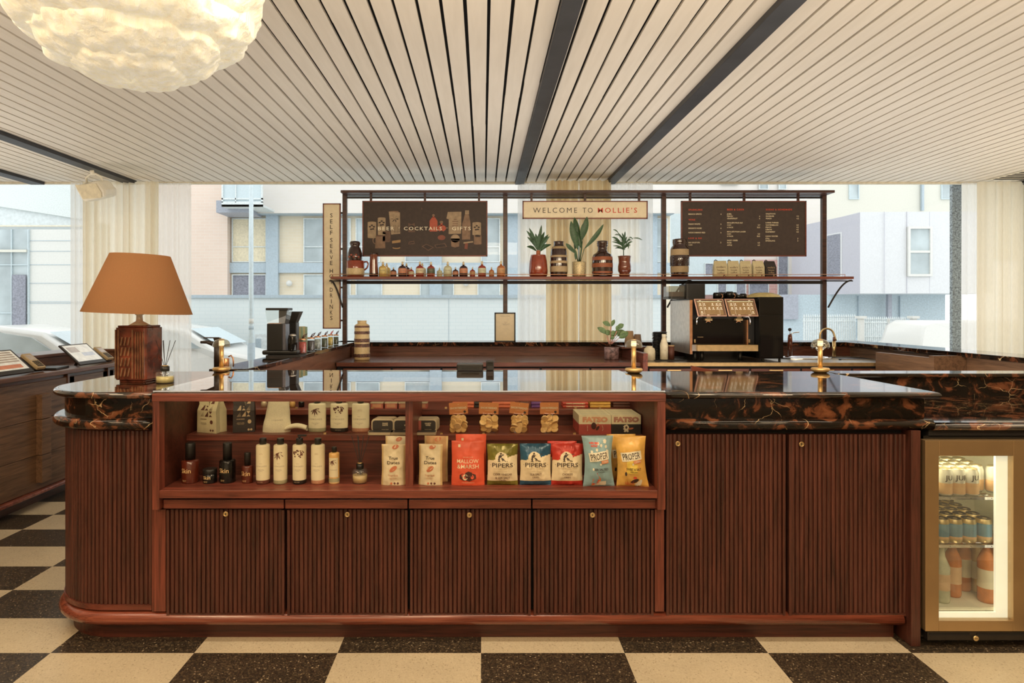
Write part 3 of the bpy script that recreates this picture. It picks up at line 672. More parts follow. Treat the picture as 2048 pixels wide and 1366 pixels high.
# cars parked outside
def car(name, label, loc, rz, sc, van=False, cat='car'):
    t = thing(name, label, cat, loc, rz); t.scale = (sc, sc, sc)
    if van: prof = [(-2.3, .35), (-2.3, 1.2), (-2.15, 1.85), (-1.95, 1.98), (1.3, 1.98), (1.75, 1.25), (2.35, 1.0), (2.4, .35)]
    else: prof = [(-2.1, .35), (-2.1, .9), (-1.75, 1.0), (-1.2, 1.42), (-.3, 1.52), (.5, 1.40), (1.15, 1.0), (2.0, .82), (2.1, .35)]
    W_ = .9
    def sec(i, k):
        x, z = prof[i]; tp = max(0, (z - 1.0)) * (.12 if van else .3); y = [-1, -.97, -.8, .8, .97, 1][k] * (W_ - tp); return (x, y, z - [.06, .02, 0, 0, .02, .06][k] * (z > .5))
    n = len(prof); vs = [sec(i, k) for i in range(n) for k in range(6)]
    m = MB(); m.add(vs, [(i * 6 + k, i * 6 + k + 1, (i + 1) * 6 + k + 1, (i + 1) * 6 + k) for i in range(n - 1) for k in range(5)] , True)
    m.add([(prof[i][0], s * (W_ - max(0, prof[i][1] - 1.0) * (.12 if van else .3)), prof[i][1] - .06 * (prof[i][1] > .5)) for s in (-1, 1) for i in range(n)], [tuple(range(n)), tuple(reversed(range(n, 2 * n)))])
    m.add([sec(0, 0), sec(0, 5), sec(n - 1, 5), sec(n - 1, 0)], [(0, 1, 2, 3)])
    m.add([sec(0, 0), sec(0, 5), sec(0, 4), sec(0, 1)], [(0, 3, 2, 1)])
    m.build('body', 'car_white', t)
    a, b = (4, 5) if van else (5, 6)
    g = MB()
    (xa, za), (xb, zb) = prof[a], prof[b]
    g.add([(xa + .03, -.66, za - .01), (xa + .03, .66, za - .01), (xb - .02, .76, zb + .06), (xb - .02, -.76, zb + .06)], [(0, 3, 2, 1)]); 
    for v in range(4): g.v[v] = (g.v[v][0] + .03, g.v[v][1], g.v[v][2] + .02)
    g.build('windscreen', 'blue_pale', t)
    g = MB()
    for s in (-1, 1):
        if van: g.box(.5, 1.3, s * .84 - .02, s * .84 + .02, 1.2, 1.7)
        else: g.prism([(-1.1, 1.02), (-.9, 1.32), (-.2, 1.42), (.4, 1.32), (.85, 1.02)], s * .86 - .01, s * .86 + .01)
    g.build('side_window', 'ext_glass', t)
    for x in (-1.4, 1.4):
        for s in (-1, 1):
            w = MB(); w.M = Matrix.Translation((x, s * .85, .33)) @ Matrix.Rotation(PI / 2, 4, 'X'); w.lathe([(.33, -.09), (.33, .09)], 0, 0, 0, 20); w.build('wheel', 'black_matt', t)
    return t
c1 = car('car', 'white car parked close outside the far left window', (fx(60, 9.7), 9.9, -.1), math.radians(4), .86)
c2 = car('car', 'pale car parked outside behind the reed diffuser, only its sloping bonnet and windscreen showing', (fx(330, 9.6) - .75, 11.6, -.1), 0, .86)
vn = car('van', 'white van parked outside at the far right behind the dark wooden ledge', (9.06, 11.5, -.1), 0, .68, True, 'van')
tl = MB(); tl.box(-2.34, -2.28, -.8, -.6, .8, 1.25); tl.build('tail_light', 'red_ink', vn)
MB().box(-1.2, -.75, -.79, -.76, 1.72, 1.78).build('marker_light', 'red_ink', vn)
lt = MB(); lt.text('Effi\nesca\nNorc', .3, -.935, 1.2, .36); lt.build('lettering', 'lilac', vn)
# ------------------------------------------------------------------ the island counter
ZT = 1.082
def arc(cx, cy, r, a0, a1, n): return [(cx + r * math.cos(a0 + (a1 - a0) * i / n), cy + r * math.sin(a0 + (a1 - a0) * i / n)) for i in range(n + 1)]
XL, CR = -2.006, .37                     # left side line and corner radius of the worktop
def outline(inset, xr, yf=2.715, yb=3.66, n=16):
    """top outline, clockwise from the front right: front edge, round left corner, left side, back"""
    r = CR - inset
    return [(xr, yf + inset)] + arc(XL + CR, 2.715 + CR, r, -PI / 2, -PI, n) + [(XL + inset, yb - inset)]
def sweep(mb, path, prof, smooth=True, side=1):
    """profile (outward, z) swept along a plan path; outward is to the right-hand side of travel when side=1"""
    n = len(path); P2 = [Vector((p[0], p[1])) for p in path]; vs = []
    for i in range(n):
        a = P2[i] - P2[max(i - 1, 0)]; b = P2[min(i + 1, n - 1)] - P2[i]
        if i == 0: a = b
        if i == n - 1: b = a
        na = Vector((a.y, -a.x)).normalized(); nb = Vector((b.y, -b.x)).normalized(); q = (na + nb)
        q = q / max(.3, q.dot(na)) if q.length > 1e-6 else na
        for o, z in prof: vs.append((P2[i].x + q.x * o * side, P2[i].y + q.y * o * side, z))
    k = len(prof)
    fs = [(i * k + j, i * k + j + 1, (i + 1) * k + j + 1, (i + 1) * k + j) for i in range(n - 1) for j in range(k - 1)]
    if side < 0: fs = [f[::-1] for f in fs]
    fs2 = [f[::-1] for f in fs]
    mb.add(vs, fs2, smooth)
    o = len(mb.v) - len(vs); mb.f += [tuple(o + j for j in range(k)), tuple(o + (n - 1) * k + j for j in reversed(range(k)))]; mb.m += [mb.cur] * 2; mb.s += [False] * 2
    return mb
def bull(r, zc, flat=.0, n=8): return [(-.05, zc + r)] + [(r * math.cos(a) - r + flat, zc + r * math.sin(a)) for a in [PI / 2 - PI * i / n for i in range(n + 1)]] + [(-.05, zc - r)]
XG0, XG1 = fx(305, 2.715) + .004, fx(1330, 2.715)          # display cabinet span
XR = 1.955                                # right end of the raised worktop
def reeds(mb, path, z0, z1, pitch=.0192, depth=.0075, end=.0):
    """vertical half-round reeds along a plan path"""
    P2 = [Vector(p) for p in path]; L = [0]
    for a, b in zip(P2, P2[1:]): L.append(L[-1] + (b - a).length)
    n = max(1, round(L[-1] / pitch)); pts = []; sub = 6
    for k in range(n * sub + 1):
        d = L[-1] * k / (n * sub); i = 0
        while i < len(L) - 2 and L[i + 1] < d: i += 1
        t = (d - L[i]) / max(1e-9, L[i + 1] - L[i]); p = P2[i].lerp(P2[i + 1], t)
        dr = (P2[i + 1] - P2[i]).normalized(); nn = Vector((dr.y, -dr.x)); ph = (k % sub) / sub
        o = depth * math.sqrt(max(0, 1 - (2 * ph - 1) ** 2)) if (k % sub) else -.001
        pts.append(p + nn * o)
    m = len(pts); vs = [(p.x, p.y, z0) for p in pts] + [(p.x, p.y, z1) for p in pts]
    mb.add(vs, [(i, i + 1, m + i + 1, m + i) for i in range(m - 1)], False)
    return mb
# -- left rounded cabinet
lc = thing('rounded_cabinet', 'dark red wood cabinet with a rounded reeded front at the left end of the island', 'cabinet', (0, 0, 0))
path = list(reversed(outline(.055, fx(306, 2.77))))       # left side -> front, travelling to +x, outward is -y
body = MB(); pin = list(reversed(outline(.062, fx(306, 2.77))))
body.plan([(p[0], p[1]) for p in pin] + [(pin[-1][0], 3.6)], .13, .925); body.build('carcass', 'wood_z', lc)
reeds(MB(), path, .155, .91).build('reeded_panel', 'reed', lc)
m = MB(); sweep(m, path, [(0, .135), (.012, .135), (.012, .157), (0, .157)], False); m.build('bottom_trim', 'wood_x', lc)
MB().box(fx(305, 2.76), fx(311, 2.76), 2.755, 2.8, .13, .925).build('edge_strip', 'wood_z', lc)
# -- foot rail and plinth, running the whole length
pl_ = thing('island_plinth', 'dark recessed plinth with a round red wood foot rail along the bottom of the island', 'plinth', (0, 0, 0))
p0 = list(reversed(outline(.08, 1.80))); MB().plan(p0 + [(1.80, 3.55)], 0, .129).build('plinth_board', 'wood_deep', pl_)
p1 = list(reversed(outline(.03, 1.812)))
m = MB(); sweep(m, p1, [(-.1, .128)] + [(-.029 + .037 * math.cos(a), .098 + .030 * math.sin(a)) for a in [PI / 2 - PI * i / 10 for i in range(11)]] + [(-.1, .068)]); m.build('foot_rail', 'rail_wood', pl_)
# -- marble at the left
left = list(reversed(outline(0.0, XG0)))
wl_ = thing('marble_worktop', 'veined brown marble worktop with a rounded corner under the orange lamp', 'worktop', (0, 0, 0))
inn = list(reversed(outline(.02, XG0)))
m = MB(); sweep(m, left, [(-.021, ZT)] + [(-.014 + .014 * math.cos(a), ZT - .014 + .014 * math.sin(a)) for a in [PI / 2 - PI * i / 8 for i in range(9)]] + [(-.021, ZT - .028)])
m.plan(inn + [(XG0 , 3.66)], ZT - .028, ZT); m.build('top_slab', 'marble', wl_)
m = MB(); m.plan(list(reversed(outline(.045, XG0))) + [(XG0, 3.62)], .955, ZT - .028); m.build('band', 'marble_band', wl_)
m = MB(); sweep(m, left, [(-.06, .968)] + [(-.022 + .024 * math.cos(a), .944 + .024 * math.sin(a)) for a in [PI / 2 - PI * i / 10 for i in range(11)]] + [(-.06, .92)])
m.plan(list(reversed(outline(.055, XG0))) + [(XG0, 3.6)], .92, .968); m.build('lower_moulding', 'marble_band', wl_)
# -- marble at the right
wr_ = thing('marble_worktop', 'polished dark marble worktop over the two tall reeded doors, right of the glass top', 'worktop', (0, 0, 0))
pr = [(XG1, 2.715), (XR, 2.715), (XR, 3.66)]
def bullrow(o, z, r, n): return [(o - r + r * math.cos(a), z + r * math.sin(a)) for a in [PI / 2 - PI * i / n for i in range(n + 1)]]
m = MB(); sweep(m, pr, [(-.021, ZT)] + bullrow(0, ZT - .014, .014, 8) + [(-.021, ZT - .028)]); m.box(XG1, XR - .02, 2.735, 3.66, ZT - .028, ZT); m.build('top_slab', 'marble', wr_)
MB().box(XG1, XR - .045, 2.76, 3.62, .955, ZT - .028).build('band', 'marble_band', wr_)
m = MB(); sweep(m, [(XG1, 2.715), (XR - .03, 2.715)], [(-.06, .966)] + bullrow(0, .943, .023, 10) + [(-.06, .92)]); m.box(XG1, XR - .05, 2.765, 3.6, .92, .966); m.build('lower_moulding', 'marble_band', wr_)
# -- display cabinet
DF = 2.705
XI0, XI1 = fx(322, 2.72), fx(1313, 2.72)
dc = thing('display_cabinet', 'open fronted red wood display cabinet with stepped shelves under a glass top', 'display cabinet', (0, 0, 0))
zb = .585
MB().box(XG0, XI0, DF, DF + .05, zb, ZT - .006).build('stile', 'wood_z', dc, .002)
MB().box(XI1, XG1, DF, DF + .05, zb, ZT - .006).build('stile', 'wood_z', dc, .002)
MB().box(XG0 - .001, XG1 + .001, DF - .002, DF + .05, fz(803, DF), ZT - .003).build('top_rail', 'wood_x', dc, .002)
MB().box(XI0, XI1, DF, DF + .06, fz(997, DF), .668).build('bottom_rail', 'wood_x', dc, .002)
MB().box(XI0, XI1, DF + .04, 3.5, .64, .669).build('lower_shelf', 'wood_x', dc)
MB().box(XG0 + .002, XI0, DF + .05, 3.6, zb, ZT - .028).build('side_panel', 'wood_deep', dc)
MB().box(XI1, XG1 - .002, DF + .05, 3.6, zb, ZT - .028).build('side_panel', 'wood_deep', dc)
MB().box(XI0, XI1, 2.955, 2.985, .669, .829).build('lower_back_panel', 'wood_deep', dc)
MB().box(XI0, XI1, 2.95, 3.2, .829, .857).build('middle_shelf', 'wood_x', dc, .002)
MB().box(XI0, XI1, 3.19, 3.21, .857, .912).build('riser', 'wood_deep', dc)
MB().box(XI0, XI1, 3.17, 3.56, .912, .941).build('upper_shelf', 'wood_x', dc, .002)
MB().box(XI0, XI1, 3.56, 3.6, .669, ZT - .028).build('back_panel', 'wood_deep', dc)
MB().box(fx(811, 2.77), fx(826, 2.77), 2.765, 2.955, .669, fz(790, 2.77)).build('divider', 'wood_z', dc)
MB().box(fx(811, 2.77), fx(826, 2.77), 2.955, 3.18, .857, fz(790, 2.77)).build('divider', 'wood_z', dc)
MB().box(XG0, XG1, 3.60, 3.66, ZT - .03, ZT - .001).build('back_rail', 'wood_x', dc)
MB().box(XG0 + .001, XG1 - .001, DF + .004, 3.64, ZT - .001, ZT + .009).build('glass_top', 'glass_top', dc)
# -- four door base cabinet under it
bc = thing('base_cabinet', 'low red wood cabinet with four reeded doors under the display shelves', 'cabinet', (0, 0, 0))
DD = 2.76
MB().box(XG0, XG1, DD + .02, 3.6, .13, zb).build('carcass', 'void', bc)
MB().box(fx(311, DD), fx(334, DD), DD - .012, DD + .03, .133, fz(1017, DD)).build('stile', 'wood_z', bc, .002)
MB().box(fx(1308, DD), fx(1327, DD), DD - .012, DD + .03, .133, fz(1017, DD)).build('stile', 'wood_z', bc, .002)
def door(root, l, r, t, b, lock):
    x0, x1, z0, z1 = fx(l, DD), fx(r, DD), fz(b, DD), fz(t, DD)
    d = MB(); d.box(x0, x1, DD, DD + .02, z0, z1)
    d.box(x0, x0 + .011, DD - .014, DD, z0, z1); d.box(x1 - .011, x1, DD - .014, DD, z0, z1)
    d.box(x0 + .011, x1 - .011, DD - .012, DD, z0, z0 + .011)
    reeds(d, [(x0 + .011, DD - .001), (x1 - .011, DD - .001)], z0 + .012, z1)
    dd = d.build('door', 'reed', root)
    k = MB(); k.M = Matrix.Translation((fx(lock[0], DD), DD - .012, fz(lock[1], DD))) @ Matrix.Rotation(PI / 2, 4, 'X')
    k.lathe([(.011, 0), (.011, .004), (.0075, .004), (.0075, .002)], 0, 0, 0, 16); k.mat(1).box(-.0012, .0012, -.004, .004, .002, .0045)
    k.build('lock', ['gold', 'void'], dd)
for (l, r, dl, dr, lk) in [(336, 570.5, 328, 568, (454, 1026)), (576.5, 815.5, 571, 815, (696, 1027)), (821, 1061, 818, 1062, (939, 1028)), (1067, 1305.5, 1065, 1311, (1184, 1028))]:
    MB().box(fx(dl, 2.735), fx(dr, 2.735), 2.73, 2.76, fz(1016.5, 2.735), fz(998.5, 2.735)).build('drawer_front', 'wood_x', bc, .0015)
    door(bc, l, r, 1018, 1230, lk)
# -- tall two door cabinet at the right
tc_r = thing('tall_cabinet', 'red wood cabinet with two tall reeded doors under the dark marble', 'cabinet', (0, 0, 0))
MB().box(XG1, fx(1818, DD), DD + .02, 3.6, .13, .92).build('carcass', 'void', tc_r)
door(tc_r, 1331, 1568, 868, 1230, (1354, 886)); door(tc_r, 1575, 1818, 868, 1230, (1600, 887))
MB().box(fx(1821, 2.72), fx(1840, 2.72), 2.715, 3.5, 0, .92).build('end_post', 'reed', tc_r, .002)
# -- low marble counter at the right, with upstand and raised ledge
lw = thing('low_marble_counter', 'lower dark marble counter over the drinks fridge, with a veined upstand behind it', 'counter', (0, 0, 0))
ZL = .95; X2 = 3.97
m = MB(); sweep(m, [(XR - .03, 2.715), (X2, 2.715)], [(-.03, ZL)] + bullrow(0, ZL - .016, .016, 8) + [(-.03, ZL - .032)]); m.box(XR - .045, X2, 2.735, 3.56, ZL - .032, ZL); m.build('top_slab', 'marble', lw)
MB().box(XR + .001, X2, 3.555, 3.60, ZL, ZT - .02).build('upstand', 'marble_band', lw)
MB().box(XR + .001, X2, 3.53, 3.70, ZT - .022, ZT).build('ledge', 'marble', lw, .006)
MB().box(XR + .001, X2, 3.60, 3.66, 0, ZT - .02).build('back_board', 'wood_x', lw)
MB().box(XR - .04, X2, 2.74, 2.78, ZL - .06, ZL - .032).build('apron', 'void', lw)
# -- fridge
fg = thing('drinks_fridge', 'under counter drinks fridge with a bronze framed lit glass door', 'fridge', (0, 0, 0))
FX0, FX1, FD_ = fx(1851, 2.70), fx(1851, 2.70) + .60, 2.70
gx0, gx1, gz0, gz1 = fx(1878, FD_), fx(2027, FD_), fz(1242, FD_), fz(912, FD_)
ft, fb = fz(881, FD_), fz(1263, FD_)
m = MB(); m.box(FX0, gx0, FD_, FD_ + .04, fb, ft); m.box(gx1, FX1, FD_, FD_ + .04, fb, ft); m.box(gx0, gx1, FD_, FD_ + .04, fb, gz0); m.box(gx0, gx1, FD_, FD_ + .04, gz1, ft)
dr = m.build('door_frame', 'bronze', fg, .0015)
MB().box(gx0 - .002, gx1 + .002, FD_ + .008, FD_ + .013, gz0 - .002, gz1 + .002).build('glass_pane', 'glass', dr)
m = MB(); bx0, bx1, by1 = FX0 + .02, FX1 - .02, FD_ + .48
m.box(bx0, bx0 + .015, FD_ + .045, by1, .14, ft - .005); m.box(bx1 - .015, bx1, FD_ + .045, by1, .14, ft - .005); m.box(bx0, bx1, by1 - .015, by1, .14, ft - .005)
m.box(bx0, bx1, FD_ + .045, by1, .14, .155); m.box(bx0, bx1, FD_ + .045, by1, ft - .02, ft - .005); m.build('liner', 'fridge_white', fg)
m = MB(); m.box(FX0 - .004, FX0 + .018, FD_ + .04, by1 + .03, .03, ft + .012); m.box(FX1 - .018, FX1, FD_ + .04, by1 + .03, .03, ft + .012); m.box(FX0, FX1, FD_ + .04, by1 + .03, ft, ft + .012); m.box(FX0, FX1, by1, by1 + .03, .03, ft + .01); m.build('body', 'black', fg)
lx = fx(2003, FD_)
m = MB(); m.box(lx, gx1 + .01, FD_ + .03, FD_ + .042, gz0 - .005, gz1 + .005); m.box(gx0 - .005, lx, FD_ + .03, FD_ + .042, gz0 - .005, gz0 + .022); m.build('light_strip', 'fridge_light', fg)
m = MB(); m.box(FX0 + .012, FX1, FD_ + .005, FD_ + .03, .033, fb - .004)
for k in range(2):
    for (a, b) in [(.02, .19), (.22, .5)]: m.mat(1).box(FX0 + a, FX0 + b, FD_ + .003, FD_ + .006, .055 + k * .03, .063 + k * .03); m.mat(0)
vg = m.build('vent_grille', ['black_metal', 'void'], fg)
k = MB(); k.M = Matrix.Translation((fx(1952, FD_), FD_ + .004, fz(1277, FD_))) @ Matrix.Rotation(PI / 2, 4, 'X'); k.lathe([(.0115, 0), (.0115, .006), (.008, .006)], 0, 0, 0, 16); k.mat(1).box(-.006, .006, -.0012, .0012, .005, .0068); k.build('lock', ['gold', 'void'], vg)
SHZ = (fz(994, 2.76), fz(1090, 2.76))
for z in SHZ:
    m = MB(); m.box(gx0 - .02, gx1 - .02, FD_ + .06, FD_ + .066, z - .012, z)
    for i in range(16): m.box(gx0 - .02, gx1 - .02, FD_ + .07 + i * .025, FD_ + .0735 + i * .025, z - .004, z)
    for i in range(4): m.box(gx0 + i * .09, gx0 + .003 + i * .09, FD_ + .06, FD_ + .47, z - .008, z - .004)
    m.build('wire_shelf', 'chrome', fg)
# lamp inside the fridge
fl = area('fridge_lamp', ((gx0 + gx1) / 2, FD_ + .10, ft - .03), .3, .08, 2.4, (1, .88, .6))
fl.rotation_euler = (math.radians(20), 0, 0)
# cans and bottles in the fridge
def can(label, loc, kind, txt=None, grp=None):
    t = thing('drinks_can', label, 'can', loc, group=grp); r = .031
    pr_ = [(r * .82, 0), (r, .008), (r, .055), (r, .094), (r * .8, .112), (r * .8, .116), (r * .7, .113)]
    if kind == 'ju':
        o = MB(); o.lathe(pr_, mats=[0, 1, 0, 0, 2, 2, 2], seg=24)
        if txt: o.mat(3); o.text(txt, 0, 0, .078, .030, warp=lambda x, y, z: (r * 1.01 * math.sin(x / r), -r * 1.01 * math.cos(x / r), z), bold=.0006)
        o.build('body', ['can_side', 'can_orange', 'can_top', 'ink'], t)
    else:
        o = MB(); o.lathe([(r * .82, 0), (r, .008), (r, .02), (r, .03), (r, .085), (r * .85, .104), (r * .78, .107), (r * .7, .104)], mats=[1, 1, 2, 0, 1, 3, 3, 3], seg=24)
        o.build('body', ['can_blue', 'can_gold', 'can_orange', 'can_dark'], t)
    MB().lathe([(.008, 0), (.008, .0015)], 0, -.006, .114 if kind == 'ju' else .1045, 10).build('ring_pull', 'can_gold', t)
    return t
rows = 0
for i, (px, tx) in enumerate([(1889, 'JU'), (1914, 'JUB'), (1941, 'JU')]):
    can(['white and orange can at the left end of the top fridge shelf, partly cut off', 'white and orange can showing three black letters, middle of the top fridge shelf', 'white and orange can, third from the left on the top fridge shelf'][i], (fx(px, 2.80), 2.80, SHZ[0]), 'ju', tx, 'cans on the top fridge shelf')
for j in range(1, 4):
    for i in range(4): can('white and orange can in the rows behind the front three on the top fridge shelf', (fx(1889, 2.80) + .058 * i + .012 * j, 2.80 + .066 * j, SHZ[0]), 'ju', None, 'rear cans on the top fridge shelf')
can('pale can alone at the right of the top fridge shelf', (fx(1980, 2.86), 2.84, SHZ[0]), 'ju', None, 'cans on the top fridge shelf')
for i, px in enumerate((1882, 1908, 1936, 1967)):
    can('blue and gold can, %s in the front row, middle fridge shelf' % ['first from left', 'second from left', 'third from left', 'rightmost'][i], (fx(px, 2.80), 2.80, SHZ[1]), 'blue', None, 'cans on the middle fridge shelf')
for j in range(1, 5):
    for i in range(4): can('dark topped blue can in the rows behind the front four on the middle fridge shelf', (fx(1882, 2.80) + .06 * i + .01 * j, 2.80 + .066 * j, SHZ[1]), 'blue', None, 'rear cans on the middle fridge shelf')
def fbottle(label, loc, liq, h, r, lab='paper'):
    t = thing('drinks_bottle', label, 'bottle', loc, group='bottles in the bottom of the fridge')
    MB().lathe([(r * .9, 0), (r, .01), (r, h * .22), (r, h * .5), (r, h * .62), (r * .38, h * .8), (r * .36, h * .95), (r * .36, h)], seg=20, mats=[0, 0, 1, 0, 0, 0, 0, 0]).build('body', [liq, lab], t)
    MB().cyl(0, 0, h * .95, r * .42, h * .06, 14).build('cap', 'can_gold', t)
fbottle('clear bottle with a pale label at the left edge of the fridge bottom', (fx(1884, 2.80), 2.80, .156), 'clear_drink', .25, .030, 'pink_label')
fbottle('amber bottle behind glass at the left of the fridge bottom', (fx(1905, 2.86), 2.86, .156), 'amber_drink', .27, .034, 'pink_label')
fbottle('amber red bottle in the middle of the fridge bottom', (fx(1926, 2.92), 2.92, .156), 'amber_drink', .29, .032)
fbottle('yellow bottle right of centre in the fridge bottom', (fx(1955, 2.90), 2.90, .156), 'can_gold', .28, .03)
fbottle('orange bottle at the right of the fridge bottom', (fx(1973, 2.80), 2.80, .156), 'amber_drink', .29, .034)
fbottle('orange bottle standing just behind the rightmost one in the fridge', (fx(1994, 2.88), 2.89, .156), 'amber_drink', .28, .032)
# ------------------------------------------------------------------ goods on the display shelves
ZB, ZM, ZU = .669, .857, .941
def cylwrap(r, sq=1.0): return lambda x, y, z: (r * 1.008 * math.sin(x / r), -r * sq * 1.008 * math.cos(x / r), z)
def leafshape(mb, x, z, L, w, a, wr, n=6):
    """small printed leaf, laid on the curved front"""
    ca, sa = math.cos(a), math.sin(a); up = []; dn = []
    for i in range(n + 1):
        t = i / n; q = w * math.sin(PI * t) ; up.append((t * L, q)); dn.append((t * L, -q))
    pts = up + dn[-2:0:-1]; vs = [wr(x + p * ca - q * sa, 0, z + p * sa + q * ca) for p, q in pts]
    mb.add(vs, [tuple(range(len(vs)))])
def loc_on(cx, D, z): return (fx(cx, D), D, z)
def skin(cx, w, top, D, label, kind, tz):
    k = D / F; r = w * k / 2; h = (968 - top) * k
    t = thing('skincare_bottle', label, 'bottle', loc_on(cx, D, ZB)); wr = cylwrap(r)
    bm_ = {'amber': 'amber', 'black': 'black_gloss', 'jar': 'black_gloss'}[kind]
    if kind == 'jar':
        MB().lathe([(r * .95, 0), (r, .004), (r, h * .62), (r * .9, h * .66)], seg=28).build('body', bm_, t)
        MB().lathe([(r * .98, h * .66), (r, h * .7), (r, h * .98), (r * .96, h)], seg=28).build('lid', 'black', t); tz_, sz = h * .42, .021
    else:
        bh = h * (.58 if kind != 'small' else .6)
        MB().lathe([(r * .96, 0), (r, .004), (r, bh * .93), (r * .9, bh * .98), (r * .55, bh)], seg=28).build('body', bm_, t)
        MB().lathe([(r * .56, bh), (r * .56, h * .985), (r * .52, h)], seg=24).build('cap', 'black', t); tz_, sz = bh * .55, .028
    x = MB(); x.text('Skin', -r * .12, 0, tz_, sz * min(1, r / .024), wr, bold=.0002); x.text('SKINCARE\nCARE OIL', -r * .3, 0, h * .04 + .006, .0042, wr); x.build('lettering', 'gold_ink', t)
skin(381, 34, 890, 2.84, 'large amber bottle with black cap and gold lettering, far left of the lower shelf', 'amber', .5)
skin(420, 27, 940, 2.83, 'short black jar with bold gold lettering on the lower shelf', 'jar', .5)
skin(455, 31, 890, 2.84, 'tall all black bottle with bold gold lettering on the lower shelf', 'black', .5)
skin(495, 22, 908, 2.83, 'small amber bottle with a black cap beside the row of white bottles', 'amber', .5)
def pattern(m, kind, wr, z, s):
    if kind == 'leaf':
        for a, L in [(-2.6, 1), (-2.1, 1.2), (-1.6, 1.3), (-1.15, 1.2), (-.55, 1.25), (.1, .9)]: leafshape(m, -.2 * s, z, L * s, .12 * s, a, wr)
    elif kind == 'berry':
        for (x, zz, L, a) in [(-.9, .35, .7, -1.2), (-.7, .2, .6, -.2), (.3, .45, 1.0, -.5), (.5, .3, .9, -1.2), (-.3, .5, .6, -.4)]: leafshape(m, x * s, z + zz * s, L * s, .2 * s, a, wr)
        for (x, zz) in [(-.5, -.6), (.25, -.5), (.45, -.7), (.05, -.2), (-.6, -.2), (.5, -.35)]: leafshape(m, (x - .14) * s, z + zz * s, .3 * s, .15 * s, 0, wr)
def tall_bottle(cx, label, band, pat, pump=False):
    D = 2.82; k = D / F; r = 27 * k / 2; bh = (968 - 890) * k
    t = thing('lotion_bottle', label, 'bottle', loc_on(cx, D, ZB), group='tall white bottles on the lower shelf'); wr = cylwrap(r)
    MB().lathe([(r * .92, 0), (r, .004), (r, .018), (r, bh * .95), (r * .93, bh * .985), (r * .5, bh)], seg=32, mats=[1, 1, 0, 0, 0, 0]).build('body', ['cosmetic', band], t)
    m = MB().lathe([(r * .5, bh), (r * .5, bh + .024), (r * .47, bh + .026)], seg=20)
    if pump: m.lathe([(r * .16, bh + .024), (r * .16, bh + .036)], seg=10); m.box(-r * .25, r * 1.0, -.005, .005, bh + .034, bh + .041); m.build('pump', 'black', t)
    else: m.build('cap', 'black', t)
    x = MB(); pattern(x, pat, wr, bh * .80, r * .85)
    if pat == 'plain': x.mat(1).text('ACTIVE\nENERGISE', 0, 0, bh * .78, .004, wr); x.mat(0)
    x.mat(2).text('COWSHED', 0, 0, bh * .46, .0085, wr, space=1.35); x.text('RELAX', 0, 0, bh * .53, .004, wr); x.text('BODY LOTION\nLAIT POUR CORPS\nLOCION', 0, 0, bh * .36, .0036, wr)
    x.mat(3).text('300 ml 10 fl oz', -.004, 0, .0105, .0038, wr); x.build('print', ['brown_ink', 'pale_brown', 'grey_ink', 'pale_ink'], t)
tall_bottle(526, 'tall plain white bottle with a red brown base band, first of the white bottles', 'brown_ink', 'plain')
tall_bottle(561, 'tall white bottle with long brown leaves and a pale base band on the lower shelf', 'band_sage', 'leaf')
tall_bottle(599, 'tall white pump bottle with brown berries and a black base band', 'band_black', 'berry', True)
tall_bottle(636, 'tall white bottle with a plain front and pinkish base band on the lower shelf', 'band_pink', 'plain')
D = 2.82; r = 21 * D / F / 2
t = thing('oil_bottle', 'slim golden oil bottle with brown leaf print and a black cap on the lower shelf', 'bottle', loc_on(668.5, D, ZB)); wr = cylwrap(r)
MB().lathe([(r, 0), (r, .008), (r, .025), (r, .128), (r * .95, .134), (r * .55, .137)], seg=28, mats=[2, 1, 0, 0, 0, 0]).build('body', ['oil', 'band_sage', 'gold_ink'], t)
MB().lathe([(r * .48, .137), (r * .48, .158), (r * .44, .16)], seg=16).build('cap', 'black', t)
x = MB(); x.mat(1); vs = []
x.grid(lambda u, v: wr((u - .5) * r * 2.0, 0, .03 + v * .085), 12, 2, smooth=False); x.mat(0); 
wr2 = cylwrap(r * 1.01); pattern(x, 'leaf', wr2, .103, r * .8); x.mat(2).text('COWSHED', 0, 0, .062, .0065, wr2, space=1.2); x.build('print', ['brown_ink', 'cosmetic', 'grey_ink'], t)
def oval_bottle(cx, label, band, pat):
    D = 3.03; k = D / F; r = 35 * k / 2; bh = (866 - 810) * k; sq = .62
    t = thing('hand_wash_bottle', label, 'bottle', loc_on(cx, D, ZM), group='wide white bottles on the middle shelf'); wr = cylwrap(r, sq)
    MB().lathe([(r * .95, 0), (r, .004), (r, .019), (r, bh * .96), (r * .94, bh), (r * .36, bh + .002)], seg=36, sy=sq, mats=[1, 1, 0, 0, 0, 0]).build('body', ['cosmetic', band], t)
    MB().cyl(0, 0, bh, r * .36, .036, 20).build('cap', 'black', t)
    x = MB(); pattern(x, pat, wr, bh * .82, r * .62)
    if pat == 'plain': x.mat(1).text('ACTIVE\nENERGISE', 0, 0, bh * .78, .005, wr); x.mat(0)
    x.mat(2).text('COWSHED', -.004, 0, bh * .46, .0115, wr, space=1.3); x.text('RELAX', -.004, 0, bh * .56, .0045, wr); x.text('BATH & SHOWER GEL\nGEL DOUCHE\nBAIN', -.002, 0, bh * .30, .004, wr)
    x.mat(3).text('300 ml 10 fl oz', 0, 0, .0105, .0045, wr); x.build('print', ['brown_ink', 'pale_brown', 'grey_ink', 'pale_ink'], t)
oval_bottle(634.5, 'wide white bottle with long brown leaves and a grey green base band, left of three', 'band_sage', 'leaf')
oval_bottle(678.5, 'wide white bottle with dark berries and a black base band, middle of three', 'band_black', 'berry')
oval_bottle(721.5, 'wide white bottle with a plain front and dusty pink base band, right of three', 'band_pink', 'plain')
